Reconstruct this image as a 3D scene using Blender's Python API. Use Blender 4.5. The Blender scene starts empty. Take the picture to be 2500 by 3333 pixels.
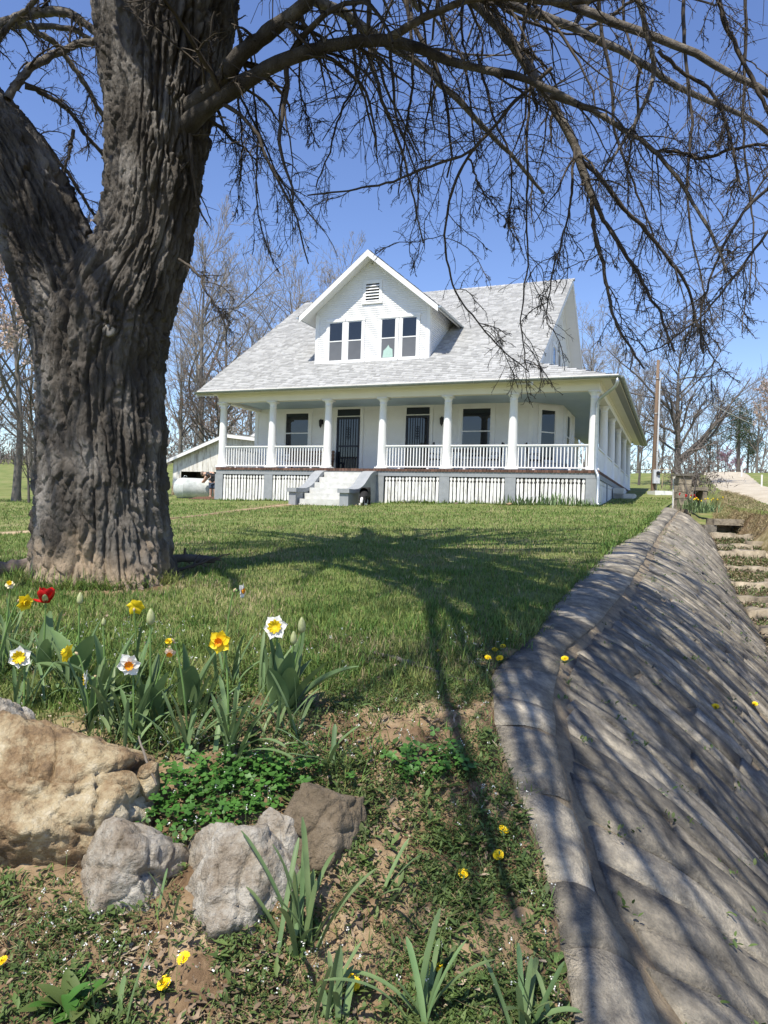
import bpy, math, random
import numpy as np
from mathutils import Vector, Matrix, Quaternion

# ------------------------------------------------------------------ camera, world, sun
SC = bpy.context.scene
COL = SC.collection
rng = np.random.default_rng(7)
random.seed(7)
FPX, CX, CY = 2311.0, 1250.0, 1666.5          # focal length and centre in photo pixels
PITCH, ROLL = -0.00155, 0.0324
F_ = np.array([0, math.cos(PITCH), math.sin(PITCH)])
U0 = np.array([0, -math.sin(PITCH), math.cos(PITCH)])
R0 = np.array([1.0, 0, 0])
R_ = math.cos(ROLL) * R0 + math.sin(ROLL) * U0
U_ = -math.sin(ROLL) * R0 + math.cos(ROLL) * U0

cam = bpy.data.cameras.new('camera')
cam_o = bpy.data.objects.new('camera', cam)
COL.objects.link(cam_o)
cam.sensor_fit = 'VERTICAL'
cam.sensor_height = 24.0
cam.lens = 24.0 * FPX / 3333.0
cam.clip_start = 0.05
cam.clip_end = 2000
cam_o.matrix_world = Matrix(((R_[0], U_[0], -F_[0], 0), (R_[1], U_[1], -F_[1], 0), (R_[2], U_[2], -F_[2], 0), (0, 0, 0, 1)))
SC.camera = cam_o

SUN_EL, SUN_AZ = math.radians(60), math.atan2(-.489, -.88)
world = bpy.data.worlds.new('World')
SC.world = world
world.use_nodes = True
wn = world.node_tree
sky = wn.nodes.new('ShaderNodeTexSky')
sky.sky_type = 'NISHITA'
sky.sun_disc = False
sky.sun_elevation = SUN_EL
sky.sun_rotation = SUN_AZ % (2 * math.pi)
sky.air_density = 1.0
sky.dust_density = 0.25
sky.ozone_density = 2.6
bg = wn.nodes['Background']
bg.inputs[1].default_value = 0.15
hs_ = wn.nodes.new('ShaderNodeHueSaturation')
hs_.inputs['Saturation'].default_value = 1.1
hs_.inputs['Hue'].default_value = .513
wn.links.new(sky.outputs[0], hs_.inputs['Color'])
wn.links.new(hs_.outputs[0], bg.inputs[0])
sl = bpy.data.lights.new('sun', 'SUN')
sl.energy = 5.0
sl.angle = math.radians(0.53)
sl.color = (1.0, .94, .82)
so = bpy.data.objects.new('sun', sl)
COL.objects.link(so)
SUND = Vector((math.sin(SUN_AZ) * math.cos(SUN_EL), math.cos(SUN_AZ) * math.cos(SUN_EL), math.sin(SUN_EL)))
so.rotation_euler = SUND.to_track_quat('Z', 'Y').to_euler()
SC.view_settings.view_transform = 'Standard'
SC.view_settings.look = 'None'
SC.view_settings.exposure = 0.46
SC.view_settings.gamma = 1
SC.view_settings.use_curve_mapping = False

# ------------------------------------------------------------------ helpers
def ray(px, py):                               # px,py in the 1659-wide view of the photo
    k = 2500 / 1659.0
    return F_ * FPX + R_ * (px * k - CX) - U_ * (py * k - CY)

def P(px, py, d):                              # point seen at px,py at forward distance d
    r = ray(px, py)
    return r / r[1] * d

def sstep(a, b, x):
    t = np.clip((np.asarray(x, float) - a) / (b - a), 0, 1)
    return t * t * (3 - 2 * t)

GY = np.array([-4, 0, 1.2, 2.07, 2.4, 3.0, 3.4, 4.1, 4.77, 6.0])
GZ = np.array([-1.8, -1.64, -1.6, -1.5, -1.36, -1.11, -1.0, -.915, -.842, -.77])
def gz(x, y):                                  # lie of the land, eye height = 0
    x = np.asarray(x, float); y = np.asarray(y, float)
    near = np.interp(y, GY, GZ)
    far = -1.123 + .0589 * y
    z = np.where(y < 6, near, far)
    z = z + .035 * np.clip(x, -40, 60) * sstep(4, 12, y)
    z = z + sstep(40, 110, y) * 2.2 * sstep(10, -30, x)
    z = z + sstep(42, 60, y) * .7 * sstep(12, 22, x)
    over = np.maximum(0, y - 62) * sstep(5, 20, x)
    z = z - over * .075
    z = z - np.maximum(0, y - 115) * .03
    return z

def G(px, py, lo=1.5, hi=120):                 # ground point seen at a pixel
    r = ray(px, py); r = r / r[1]
    prev = lo
    for d in np.geomspace(lo, hi, 900):
        p = r * d
        if p[2] < gz(p[0], p[1]):
            return p
    return r * hi

# retaining wall lines as functions of y
LY = [.2, 1.2, 2.14, 2.33, 2.66, 2.85, 3.09, 3.42, 4.08, 4.77, 6.4, 10, 12.4, 19.7, 30, 45]
LX = [.5, .55, .61, .625, .63, .60, .57, .56, .65, 1.01, 1.63, 3.2, 4.5, 7.75, 12.6, 19]
RY = [.2, 1.2, 2.19, 2.39, 2.58, 2.79, 3.13, 3.73, 4.15, 4.78, 5.4, 6.8, 9.44, 14.1, 19, 30, 45]
RX = [.9, .9, .89, .85, .81, .82, .82, .92, 1.04, 1.25, 1.62, 2.32, 3.5, 5.57, 7.84, 13.0, 19.4]
TY = [.2, 2, 4, 5, 7, 9.7, 12, 14, 18, 20, 22, 30, 45]
TX = [2.4, 2.45, 2.7, 3.15, 4.1, 5.25, 6.1, 6.9, 8.36, 8.95, 9.7, 13.4, 19.8]
TZ = [-2.75, -2.65, -2.4, -2.2, -1.9, -1.58, -1.39, -1.16, -.43, -.32, -.1, .7, 2.2]
CXX = [3.9, 3.9, 4.15, 4.6, 5.5, 6.6, 7.4, 8.05, 9.3, 9.6, 10.2, 13.9, 20.2]
KX = [5.0, 5.0, 5.2, 5.6, 6.5, 7.6, 8.3, 8.8, 9.75, 10.0, 10.6, 14.4, 20.6]
from functools import lru_cache
def L_(y): return np.interp(y, LY, LX)
def Rg(y): return np.interp(y, RY, RX)
def T_(y): return np.interp(y, TY, TX)
def Tz(y): return np.interp(y, TY, TZ)
def C_(y): return np.interp(y, TY, CXX)
def K_(y): return np.interp(y, TY, KX)
def Kz(y): return np.minimum(gz(K_(y), y) - .12, np.interp(y, TY, np.array(TZ) + .75))

def lnk(o, parent=None):
    COL.objects.link(o)
    if parent is not None:
        o.parent = parent
    return o

def tag(o, label=None, cat=None, group=None, kind=None):
    if label: o['label'] = label
    if cat: o['category'] = cat
    if group: o['group'] = group
    if kind: o['kind'] = kind
    return o

def thing(name, label, cat, loc=(0, 0, 0), rz=0, group=None):
    o = bpy.data.objects.new(name, None)
    o.empty_display_size = .1
    o.location = [float(c) for c in loc]; o.rotation_euler = (0, 0, rz)
    lnk(o)
    return tag(o, label, cat, group)

def npmesh(name, V, faces, mats=None, smooth=False):
    """V (n,3); faces: list of int arrays (m,k)"""
    me = bpy.data.meshes.new(name)
    V = np.ascontiguousarray(V, np.float32)
    me.vertices.add(len(V))
    me.vertices.foreach_set('co', V.ravel())
    tot, li, st = 0, [], []
    for f in faces:
        f = np.asarray(f, np.int32)
        if f.size == 0: continue
        li.append(f.ravel()); st.append(tot + np.arange(len(f)) * f.shape[1])
        tot += f.size
    li = np.concatenate(li); st = np.concatenate(st).astype(np.int32)
    me.loops.add(len(li)); me.loops.foreach_set('vertex_index', li)
    me.polygons.add(len(st)); me.polygons.foreach_set('loop_start', st)
    me.update(calc_edges=True)
    me.validate()
    if smooth:
        me.polygons.foreach_set('use_smooth', np.ones(len(me.polygons), bool))
    for m in (mats if isinstance(mats, (list, tuple)) else [mats]):
        if m is not None: me.materials.append(m)
    return me

def npobj(name, V, faces, m, parent=None, smooth=False):
    return lnk(bpy.data.objects.new(name, npmesh(name, V, faces, m, smooth)), parent)

def grid_faces(nr, nc, wrap=False):
    i = np.arange(nr - 1)[:, None]; j = np.arange(nc if wrap else nc - 1)[None, :]
    j2 = (j + 1) % nc
    a = i * nc + j; b = i * nc + j2; c = (i + 1) * nc + j2; d = (i + 1) * nc + j
    return np.stack([a + 0 * j, b + 0 * i, c + 0 * i, d + 0 * j], -1).reshape(-1, 4)

class MB:
    def __init__(s): s.v = []; s.f = []; s.M = None
    def add(s, vs, fs):
        o = len(s.v)
        if s.M is not None: vs = [tuple(s.M @ Vector(v)) for v in vs]
        s.v += [tuple(float(c) for c in v) for v in vs]; s.f += [tuple(i + o for i in f) for f in fs]
        return s
    def box(s, a, b):
        (x0, y0, z0), (x1, y1, z1) = a, b
        return s.add([(x0, y0, z0), (x1, y0, z0), (x1, y1, z0), (x0, y1, z0), (x0, y0, z1), (x1, y0, z1), (x1, y1, z1), (x0, y1, z1)],
                     [(0, 3, 2, 1), (4, 5, 6, 7), (0, 1, 5, 4), (1, 2, 6, 5), (2, 3, 7, 6), (3, 0, 4, 7)])
    def prism(s, poly, d):                     # poly: list of 3d points; extruded by vector d
        n = len(poly); d = Vector(d)
        vs = [Vector(p) for p in poly]; vs += [p + d for p in vs]
        return s.add(vs, [tuple(range(n - 1, -1, -1)), tuple(range(n, 2 * n))] + [(i, (i + 1) % n, n + (i + 1) % n, n + i) for i in range(n)])
    def tube(s, pts, rad, n=8, cap=True):
        pts = [Vector(p) for p in pts]; N = len(pts)
        if not hasattr(rad, '__len__'): rad = [rad] * N
        ring = []
        ref = None
        for i, p in enumerate(pts):
            t = (pts[min(i + 1, N - 1)] - pts[max(i - 1, 0)]).normalized()
            if ref is None:
                ref = Vector((0, 0, 1)) if abs(t.z) < .9 else Vector((1, 0, 0))
            a = t.cross(ref).normalized(); b = t.cross(a); ref = -b if False else b.cross(t) * 0 + ref - t * ref.dot(t) * 0
            for k in range(n):
                q = 2 * math.pi * k / n
                ring.append(p + (a * math.cos(q) + b * math.sin(q)) * rad[i])
        fs = [(i * n + k, i * n + (k + 1) % n, (i + 1) * n + (k + 1) % n, (i + 1) * n + k) for i in range(N - 1) for k in range(n)]
        if cap: fs += [tuple(range(n - 1, -1, -1)), tuple(range((N - 1) * n, N * n))]
        return s.add(ring, fs)
    def lathe(s, prof, n=16, c=(0, 0, 0)):     # prof: (r,z)
        vs = [(c[0] + r * math.cos(2 * math.pi * k / n), c[1] + r * math.sin(2 * math.pi * k / n), c[2] + z) for r, z in prof for k in range(n)]
        N = len(prof)
        fs = [(i * n + k, i * n + (k + 1) % n, (i + 1) * n + (k + 1) % n, (i + 1) * n + k) for i in range(N - 1) for k in range(n)]
        fs += [tuple(range(n - 1, -1, -1)), tuple(range((N - 1) * n, N * n))]
        return s.add(vs, fs)
    def mesh(s, name, m, smooth=False):
        me = bpy.data.meshes.new(name)
        me.from_pydata(s.v, [], s.f); me.update()
        for q in (m if isinstance(m, (list, tuple)) else [m]): me.materials.append(q)
        if smooth:
            me.polygons.foreach_set('use_smooth', np.ones(len(me.polygons), bool))
        return me
    def obj(s, name, m, parent=None, smooth=False):
        return lnk(bpy.data.objects.new(name, s.mesh(name, m, smooth)), parent)

def inst(name, me, parent=None, loc=(0, 0, 0), rot=None, scale=None):
    o = bpy.data.objects.new(name, me)
    o.location = [float(c) for c in loc]
    if rot is not None:
        if isinstance(rot, Quaternion): o.rotation_mode = 'QUATERNION'; o.rotation_quaternion = rot
        else: o.rotation_euler = rot
    if scale is not None: o.scale = scale
    return lnk(o, parent)

# numpy gradient noise
_perm = rng.permutation(256); _perm = np.concatenate([_perm, _perm, _perm])
_grad = rng.normal(size=(256, 3)); _grad /= np.linalg.norm(_grad, axis=1)[:, None]
def perlin(p):
    p = np.asarray(p, float); i = np.floor(p).astype(int); f = p - i; i &= 255
    u = f * f * f * (f * (f * 6 - 15) + 10)
    def g(dx, dy, dz):
        h = _perm[_perm[_perm[(i[..., 0] + dx) & 255] + ((i[..., 1] + dy) & 255)] + ((i[..., 2] + dz) & 255)]
        q = _grad[h]
        return q[..., 0] * (f[..., 0] - dx) + q[..., 1] * (f[..., 1] - dy) + q[..., 2] * (f[..., 2] - dz)
    def mix(a, b, t): return a + (b - a) * t
    x0 = mix(mix(g(0, 0, 0), g(1, 0, 0), u[..., 0]), mix(g(0, 1, 0), g(1, 1, 0), u[..., 0]), u[..., 1])
    x1 = mix(mix(g(0, 0, 1), g(1, 0, 1), u[..., 0]), mix(g(0, 1, 1), g(1, 1, 1), u[..., 0]), u[..., 1])
    return mix(x0, x1, u[..., 2]) * 1.6
def fbm(p, o=4):
    p = np.asarray(p, float); s = 0; a = 1
    for k in range(o):
        s = s + a * perlin(p * 2 ** k + 13.7 * k); a *= .5
    return s
def fbm2(x, y, sc, o=3, off=0):
    return fbm(np.stack([np.asarray(x, float) * sc, np.asarray(y, float) * sc, np.full(np.shape(x), off + .37)], -1), o)

def worley(p):
    p = np.asarray(p, float); sh = p.shape[:-1]; p = p.reshape(-1, 3); i = np.floor(p).astype(int); f1 = np.full(len(p), 9.); f2 = f1.copy(); cid = np.zeros(len(p), int); off = np.zeros((len(p), 3))
    for dx in (-1, 0, 1):
        for dy in (-1, 0, 1):
            for dz in (-1, 0, 1):
                c = i + (dx, dy, dz); h = _perm[_perm[_perm[c[:, 0] & 255] + (c[:, 1] & 255)] + (c[:, 2] & 255)]
                q = c + .5 + .46 * _grad[h] - p; d = np.einsum('ij,ij->i', q, q); n = d < f1
                f2 = np.where(n, f1, np.minimum(f2, d)); f1 = np.where(n, d, f1); cid = np.where(n, h, cid); off[n] = q[n]
    return np.sqrt(f1).reshape(sh), np.sqrt(f2).reshape(sh), cid.reshape(sh), off.reshape(sh + (3,))

# ------------------------------------------------------------------ materials
def mat(name, cols, scale=4.0, rough=.8, bump=0.0, bscale=None, stretch=(1, 1, 1), detail=6.0, rnd=None, amt=.25, spec=.3, metal=0, coord='Object', trans=0, hue=0, bdist=.02, nrough=.62):
    m = bpy.data.materials.new(name); m.use_nodes = True
    t = m.node_tree; N = t.nodes; Lk = t.links
    b = N['Principled BSDF']
    b.inputs['Roughness'].default_value = rough
    b.inputs['Metallic'].default_value = metal
    b.inputs['Specular IOR Level'].default_value = spec
    if len(cols) == 1: cols = [cols[0], tuple(c * .88 for c in cols[0])]
    tc = N.new('ShaderNodeTexCoord'); mp = N.new('ShaderNodeMapping'); mp.inputs['Scale'].default_value = stretch
    Lk.new(tc.outputs[coord], mp.inputs[0])
    if rnd == 'obj':                          # shift the pattern per object
        oi = N.new('ShaderNodeObjectInfo'); vm = N.new('ShaderNodeVectorMath'); vm.operation = 'ADD'
        vs = N.new('ShaderNodeVectorMath'); vs.operation = 'SCALE'; vs.inputs['Scale'].default_value = 37.0
        cb = N.new('ShaderNodeCombineXYZ')
        for k in range(3): Lk.new(oi.outputs['Random'], cb.inputs[k])
        Lk.new(cb.outputs[0], vs.inputs[0]); Lk.new(mp.outputs[0], vm.inputs[0]); Lk.new(vs.outputs[0], vm.inputs[1])
        vec = vm.outputs[0]
    else: vec = mp.outputs[0]
    nz = N.new('ShaderNodeTexNoise'); nz.inputs['Scale'].default_value = scale; nz.inputs['Detail'].default_value = detail
    nz.inputs['Roughness'].default_value = nrough
    Lk.new(vec, nz.inputs['Vector'])
    rp = N.new('ShaderNodeValToRGB'); cr = rp.color_ramp
    n = len(cols)
    while len(cr.elements) < n: cr.elements.new(.5)
    for i, c in enumerate(cols):
        cr.elements[i].position = .33 + .34 * i / (n - 1); cr.elements[i].color = (*c, 1)
    Lk.new(nz.outputs['Fac'], rp.inputs[0])
    out = rp.outputs[0]
    if rnd:
        if rnd == 'obj': src = oi.outputs['Random']
        else:
            gi = N.new('ShaderNodeNewGeometry'); src = gi.outputs['Random Per Island']
        hs = N.new('ShaderNodeHueSaturation')
        mr = N.new('ShaderNodeMapRange'); mr.inputs['To Min'].default_value = 1 - amt; mr.inputs['To Max'].default_value = 1 + amt
        Lk.new(src, mr.inputs[0]); Lk.new(mr.outputs[0], hs.inputs['Value']); Lk.new(out, hs.inputs['Color'])
        if hue:
            wn_ = N.new('ShaderNodeTexWhiteNoise'); wn_.noise_dimensions = '1D'; Lk.new(src, wn_.inputs['W'])
            m2 = N.new('ShaderNodeMapRange'); m2.inputs['To Min'].default_value = .5 - hue; m2.inputs['To Max'].default_value = .5 + hue
            Lk.new(wn_.outputs['Value'], m2.inputs[0]); Lk.new(m2.outputs[0], hs.inputs['Hue'])
        out = hs.outputs[0]
    Lk.new(out, b.inputs['Base Color'])
    if bump:
        n2 = N.new('ShaderNodeTexNoise'); n2.inputs['Scale'].default_value = bscale or scale * 3; n2.inputs['Detail'].default_value = 6
        n2.inputs['Roughness'].default_value = .65
        Lk.new(vec, n2.inputs['Vector'])
        bp = N.new('ShaderNodeBump'); bp.inputs['Strength'].default_value = bump; bp.inputs['Distance'].default_value = bdist
        Lk.new(n2.outputs['Fac'], bp.inputs['Height']); Lk.new(bp.outputs[0], b.inputs['Normal'])
    if trans:
        tr = N.new('ShaderNodeBsdfTranslucent'); mx = N.new('ShaderNodeMixShader'); mx.inputs[0].default_value = trans
        Lk.new(out, tr.inputs[0]); Lk.new(b.outputs[0], mx.inputs[1]); Lk.new(tr.outputs[0], mx.inputs[2])
        Lk.new(mx.outputs[0], N['Material Output'].inputs['Surface'])
    return m

M = {}
M['white'] = mat('white_paint', [(.715, .715, .71), (.775, .775, .77)], 2.2, .55, .05, 40)
M['white_old'] = mat('worn_white_paint', [(.50, .48, .44), (.76, .75, .72), (.80, .79, .77)], 9, .7, .15, 40, stretch=(1, 1, .35), rnd='obj', amt=.05)
M['cream'] = mat('lawn_bounce_white', [(.70, .675, .61), (.74, .715, .65)], 1.5, .6, .03, 30)  # white paint, tinted cream for light bounced up from the lawn
M['blue_ceiling'] = mat('pale_blue_ceiling', [(.38, .475, .55), (.42, .515, .585)], 1.5, .6)
M['grey_paint'] = mat('grey_masonry_paint', [(.25, .265, .28), (.31, .325, .34)], 5, .75, .25, 60)
M['step_white'] = mat('white_concrete', [(.46, .46, .43), (.60, .60, .575)], 6, .8, .15, 60)
M['shingle'] = mat('asphalt_shingle', [(.32, .322, .32), (.36, .362, .36), (.40, .40, .396)], 30, .95, .3, 200, rnd='island', amt=.21)
M['roofbase'] = mat('roof_deck', [(.34, .345, .36)], 8, .9)
M['glass'] = mat('dark_glass', [(.010, .013, .018), (.016, .019, .024)], 1, .03, 0, spec=.7)
M['screen'] = mat('window_screen', [(.11, .115, .125), (.14, .145, .155)], 1.2, .35, spec=.4)
M['sash'] = mat('white_vinyl', [(.78, .78, .77)], 3, .4)
M['door'] = mat('navy_door', [(.012, .016, .03), (.018, .024, .042)], 4, .45)
M['iron'] = mat('black_iron', [(.015, .016, .02), (.025, .026, .03)], 10, .5)
M['galv'] = mat('galvanised_metal', [(.36, .40, .41), (.48, .51, .52)], 6, .42, .05, 40, metal=.75)
M['gutter'] = mat('weathered_gutter', [(.22, .25, .25), (.33, .36, .36)], 5, .5, .05, 40, metal=.5)
M['brick'] = mat('porch_brick', [(.10, .055, .042), (.15, .085, .062)], 14, .9, .3, 60, rnd='obj', amt=.35)
M['mortar'] = mat('mortar', [(.34, .31, .27), (.42, .39, .34)], 20, .95, .3, 60)
M['void'] = mat('shade_backing', [(.05, .048, .045)], 4, .95)  # near-black, stands in for the shade in openings and under the porch
M['bark'] = mat('old_bark', [(.045, .038, .032), (.10, .088, .076), (.225, .208, .19)], 3.2, .95, .9, 55, stretch=(1, 1, .45), detail=8, bdist=.03)
M['limbbark'] = mat('limb_bark', [(.075, .064, .052), (.14, .122, .102), (.23, .21, .185)], 14, .9, .7, 50, detail=6)
M['twig'] = mat('dark_twig', [(.05, .041, .033), (.10, .083, .067)], 8, .85)
M['twigpale'] = mat('pale_twig', [(.10, .085, .07), (.2, .175, .145)], 5, .85)
M['bgbark'] = mat('grey_tree_bark', [(.11, .098, .085), (.20, .18, .16)], 5, .9, .4, 20)
M['bgtwig'] = mat('grey_twigs', [(.24, .215, .195), (.32, .29, .265)], 2, .9)
M['bgdark'] = mat('dark_tree_bark', [(.075, .066, .058), (.13, .116, .103)], 5, .9, .4, 20)
M['bgdtwig'] = mat('dark_far_twigs', [(.12, .10, .088), (.17, .145, .13)], 2, .9)
M['cut'] = mat('cut_wood', [(.20, .18, .155), (.29, .265, .235)], 20, .9, .3, 60)
M['decay'] = mat('bare_wood', [(.30, .235, .17), (.44, .355, .265)], 14, .95, .8, 40)
M['soil'] = None
def bare_patch():                             # bare tan wood at the foot of the trunk
    t = M['bark'].node_tree; N = t.nodes; b = N['Principled BSDF']; src = b.inputs['Base Color'].links[0].from_socket
    at = N.new('ShaderNodeAttribute'); at.attribute_name = 'bare'; mx = N.new('ShaderNodeMix'); mx.data_type = 'RGBA'; mx.inputs[7].default_value = (.33, .255, .18, 1)
    t.links.new(at.outputs['Fac'], mx.inputs['Factor']); t.links.new(src, mx.inputs[6]); t.links.new(mx.outputs[2], b.inputs['Base Color'])
bare_patch()
M['rockyellow'] = mat('tan_rock', [(.085, .06, .042), (.23, .155, .085), (.40, .325, .205), (.56, .50, .375)], 4.5, .92, 1.0, 30, detail=12, bdist=.03, nrough=.74)
M['rockgrey'] = mat('grey_rock', [(.13, .098, .066), (.27, .23, .18), (.39, .36, .31), (.57, .545, .49)], 6, .92, 1.0, 34, detail=12, bdist=.03, nrough=.76)
M['rockbrown'] = mat('brown_rock', [(.09, .07, .045), (.16, .125, .085), (.25, .205, .15)], 6, .92, 1.0, 30, detail=12, bdist=.03, nrough=.74)
M['wallstone'] = mat('weathered_slab', [(.10, .09, .076), (.23, .207, .168), (.45, .395, .305)], 6, .92, 1.0, 60, rnd='obj', amt=.34, detail=12, nrough=.74, stretch=(1, 1, 1))
M['sandmortar'] = mat('sandy_mortar', [(.12, .10, .075), (.25, .20, .14), (.38, .31, .205)], 6, .95, 1.0, 90, detail=12, nrough=.74)
M['stepstone'] = mat('ditch_stone', [(.13, .11, .085), (.28, .235, .17), (.37, .32, .24)], 6, .92, .8, 30, rnd='obj', amt=.25)
M['grass'] = mat('lawn_blades', [(.09, .16, .034), (.14, .21, .05), (.22, .25, .085)], 1.6, .7, rnd='island', amt=.45, hue=.03, trans=.3, coord='Object', spec=.25)
M['drygrass'] = mat('dry_blades', [(.28, .23, .12), (.36, .30, .18)], 1, .8, rnd='island', amt=.35, trans=.2)
M['weed'] = mat('weed_leaves', [(.07, .12, .03), (.12, .165, .055)], 3, .6, rnd='island', amt=.4, hue=.02, trans=.25)
M['clover'] = mat('clover_leaves', [(.048, .135, .022), (.08, .185, .038)], 6, .45, rnd='island', amt=.3, trans=.25)
M['dleaf'] = mat('daffodil_leaf', [(.115, .185, .075), (.175, .245, .105)], 6, .45, rnd='obj', amt=.2, trans=.2, hue=.015)
M['tleaf'] = mat('tulip_leaf', [(.115, .19, .075), (.17, .245, .10)], 6, .45, rnd='obj', amt=.2, trans=.2)
M['stem'] = mat('green_stem', [(.12, .22, .06), (.17, .27, .08)], 8, .5, trans=.1)
M['yellow'] = mat('yellow_petal', [(.82, .60, .012), (.86, .68, .03)], 12, .5, trans=.3)
M['orange'] = mat('orange_corona', [(.85, .30, .01), (.9, .42, .02)], 12, .5, trans=.25)
M['whitep'] = mat('white_petal', [(.80, .80, .74), (.86, .86, .82)], 12, .5, trans=.25)
M['palep'] = mat('cream_petal', [(.72, .66, .42), (.78, .72, .52)], 12, .5, trans=.25)
M['peach'] = mat('withered_petal', [(.72, .58, .42), (.78, .68, .55)], 20, .6, trans=.25)
M['red'] = mat('red_petal', [(.42, .006, .008), (.62, .015, .015)], 10, .45, trans=.2)
M['bud'] = mat('tulip_bud', [(.30, .36, .14), (.50, .50, .28)], 12, .5, stretch=(1, 1, .2), trans=.15)
M['papery'] = mat('papery_sheath', [(.40, .30, .17), (.5, .40, .25)], 12, .8)
M['dand'] = mat('dandelion_yellow', [(.85, .55, .008), (.88, .66, .015)], 30, .6)
M['deadleaf'] = mat('dead_leaves', [(.10, .07, .045), (.23, .17, .115), (.38, .32, .245)], 4, .9, rnd='island', amt=.4)
M['clod'] = mat('soil_clods', [(.24, .16, .095), (.40, .295, .185)], 8, .95, .5, 60, rnd='island', amt=.3)
M['gravel'] = mat('gravel_road', [(.36, .31, .235), (.43, .38, .295), (.49, .44, .355)], 1.2, .95, .6, 30)
M['path'] = mat('worn_dirt_path', [(.34, .25, .15), (.46, .36, .23)], 3, .95, .5, 30)
M['pole'] = mat('treated_pole', [(.135, .09, .06), (.205, .145, .10)], 6, .85, .3, 30, stretch=(1, 1, .15))
M['pvc'] = mat('grey_white_conduit', [(.62, .63, .64)], 5, .4)
M['meter'] = mat('meter_box_paint', [(.55, .58, .62), (.62, .65, .68)], 5, .45)
M['tank'] = mat('tank_paint', [(.40, .43, .42), (.50, .53, .52), (.60, .62, .61)], 5, .5, .08, 20)
M['shedwood'] = mat('whitewashed_boards', [(.38, .35, .31), (.64, .62, .58), (.72, .71, .68)], 8, .85, .2, 30, stretch=(1, 1, .25), rnd='obj', amt=.06)
M['shedroof'] = mat('shed_roofing', [(.16, .165, .17), (.22, .225, .23)], 5, .8)
M['darkcloth'] = mat('charcoal_shirt', [(.035, .037, .042), (.05, .052, .058)], 9, .9)
M['denim'] = mat('denim_shorts', [(.05, .07, .11), (.075, .10, .15)], 20, .9)
M['skin'] = mat('skin', [(.52, .33, .25), (.58, .38, .29)], 8, .55)
M['hair'] = mat('greying_brown_hair', [(.10, .06, .04), (.26, .21, .18)], 18, .8, .4, 60)
M['dogblack'] = mat('black_fur', [(.012, .011, .011), (.025, .023, .022)], 20, .8, .4, 80)
M['dogwhite'] = mat('white_fur', [(.66, .63, .58), (.75, .72, .68)], 20, .85, .4, 80)
M['wood'] = mat('brown_wood', [(.13, .07, .045), (.22, .13, .085)], 8, .8, .2, 40, stretch=(.2, 1, 1))
M['mulch'] = mat('mulch', [(.09, .045, .028), (.16, .09, .06)], 20, .95, .8, 60)
M['pine'] = mat('pine_needles', [(.025, .05, .018), (.045, .075, .028)], 3, .8, rnd='island', amt=.35)
M['redbud'] = mat('redbud_blossom', [(.30, .16, .24), (.40, .24, .33)], 2, .8, rnd='island', amt=.25)
M['blossom'] = mat('buff_pink_blossom', [(.50, .37, .31), (.64, .51, .44)], 2, .8, rnd='island', amt=.25, trans=.2)
M['oakleaf'] = mat('clinging_dead_leaves', [(.22, .11, .06), (.33, .18, .11)], 2, .8, rnd='island', amt=.3, trans=.2)
M['log'] = mat('weathered_log', [(.13, .095, .07), (.26, .205, .16)], 9, .9, .6, 40, stretch=(.3, 1, 1))
M['paleleaf'] = mat('pale_teal_curtain', [(.42, .58, .52)], 5, .8)

def ground_mat():
    m = bpy.data.materials.new('ground_soil_and_turf'); m.use_nodes = True
    t = m.node_tree; N = t.nodes; Lk = t.links; b = N['Principled BSDF']
    b.inputs['Roughness'].default_value = .95; b.inputs['Specular IOR Level'].default_value = .15
    tc = N.new('ShaderNodeTexCoord')
    def noise(s, d=8):
        n = N.new('ShaderNodeTexNoise'); n.inputs['Scale'].default_value = s; n.inputs['Detail'].default_value = d; n.inputs['Roughness'].default_value = .65
        Lk.new(tc.outputs['Object'], n.inputs['Vector']); return n
    def ramp(n, cols, lo=.33, hi=.67):
        r = N.new('ShaderNodeValToRGB')
        while len(r.color_ramp.elements) < len(cols): r.color_ramp.elements.new(.5)
        for i, c in enumerate(cols):
            r.color_ramp.elements[i].position = lo + (hi - lo) * i / (len(cols) - 1); r.color_ramp.elements[i].color = (*c, 1)
        Lk.new(n.outputs['Fac'], r.inputs[0]); return r
    soil = ramp(noise(3.6, 12), [(.085, .052, .031), (.178, .117, .068), (.30, .215, .13), (.42, .33, .215)])
    turf = ramp(noise(1.1, 10), [(.10, .14, .038), (.15, .185, .056), (.21, .215, .085), (.29, .25, .13)], .3, .75)
    at = N.new('ShaderNodeAttribute'); at.attribute_name = 'turf'
    mx = N.new('ShaderNodeMix'); mx.data_type = 'RGBA'
    Lk.new(at.outputs['Fac'], mx.inputs['Factor']); Lk.new(soil.outputs[0], mx.inputs[6]); Lk.new(turf.outputs[0], mx.inputs[7])
    Lk.new(mx.outputs[2], b.inputs['Base Color'])
    n2 = noise(34, 8); bp = N.new('ShaderNodeBump'); bp.inputs['Strength'].default_value = .8; bp.inputs['Distance'].default_value = .03
    Lk.new(n2.outputs['Fac'], bp.inputs['Height']); Lk.new(bp.outputs[0], b.inputs['Normal'])
    return m
M['soil'] = ground_mat()

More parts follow.
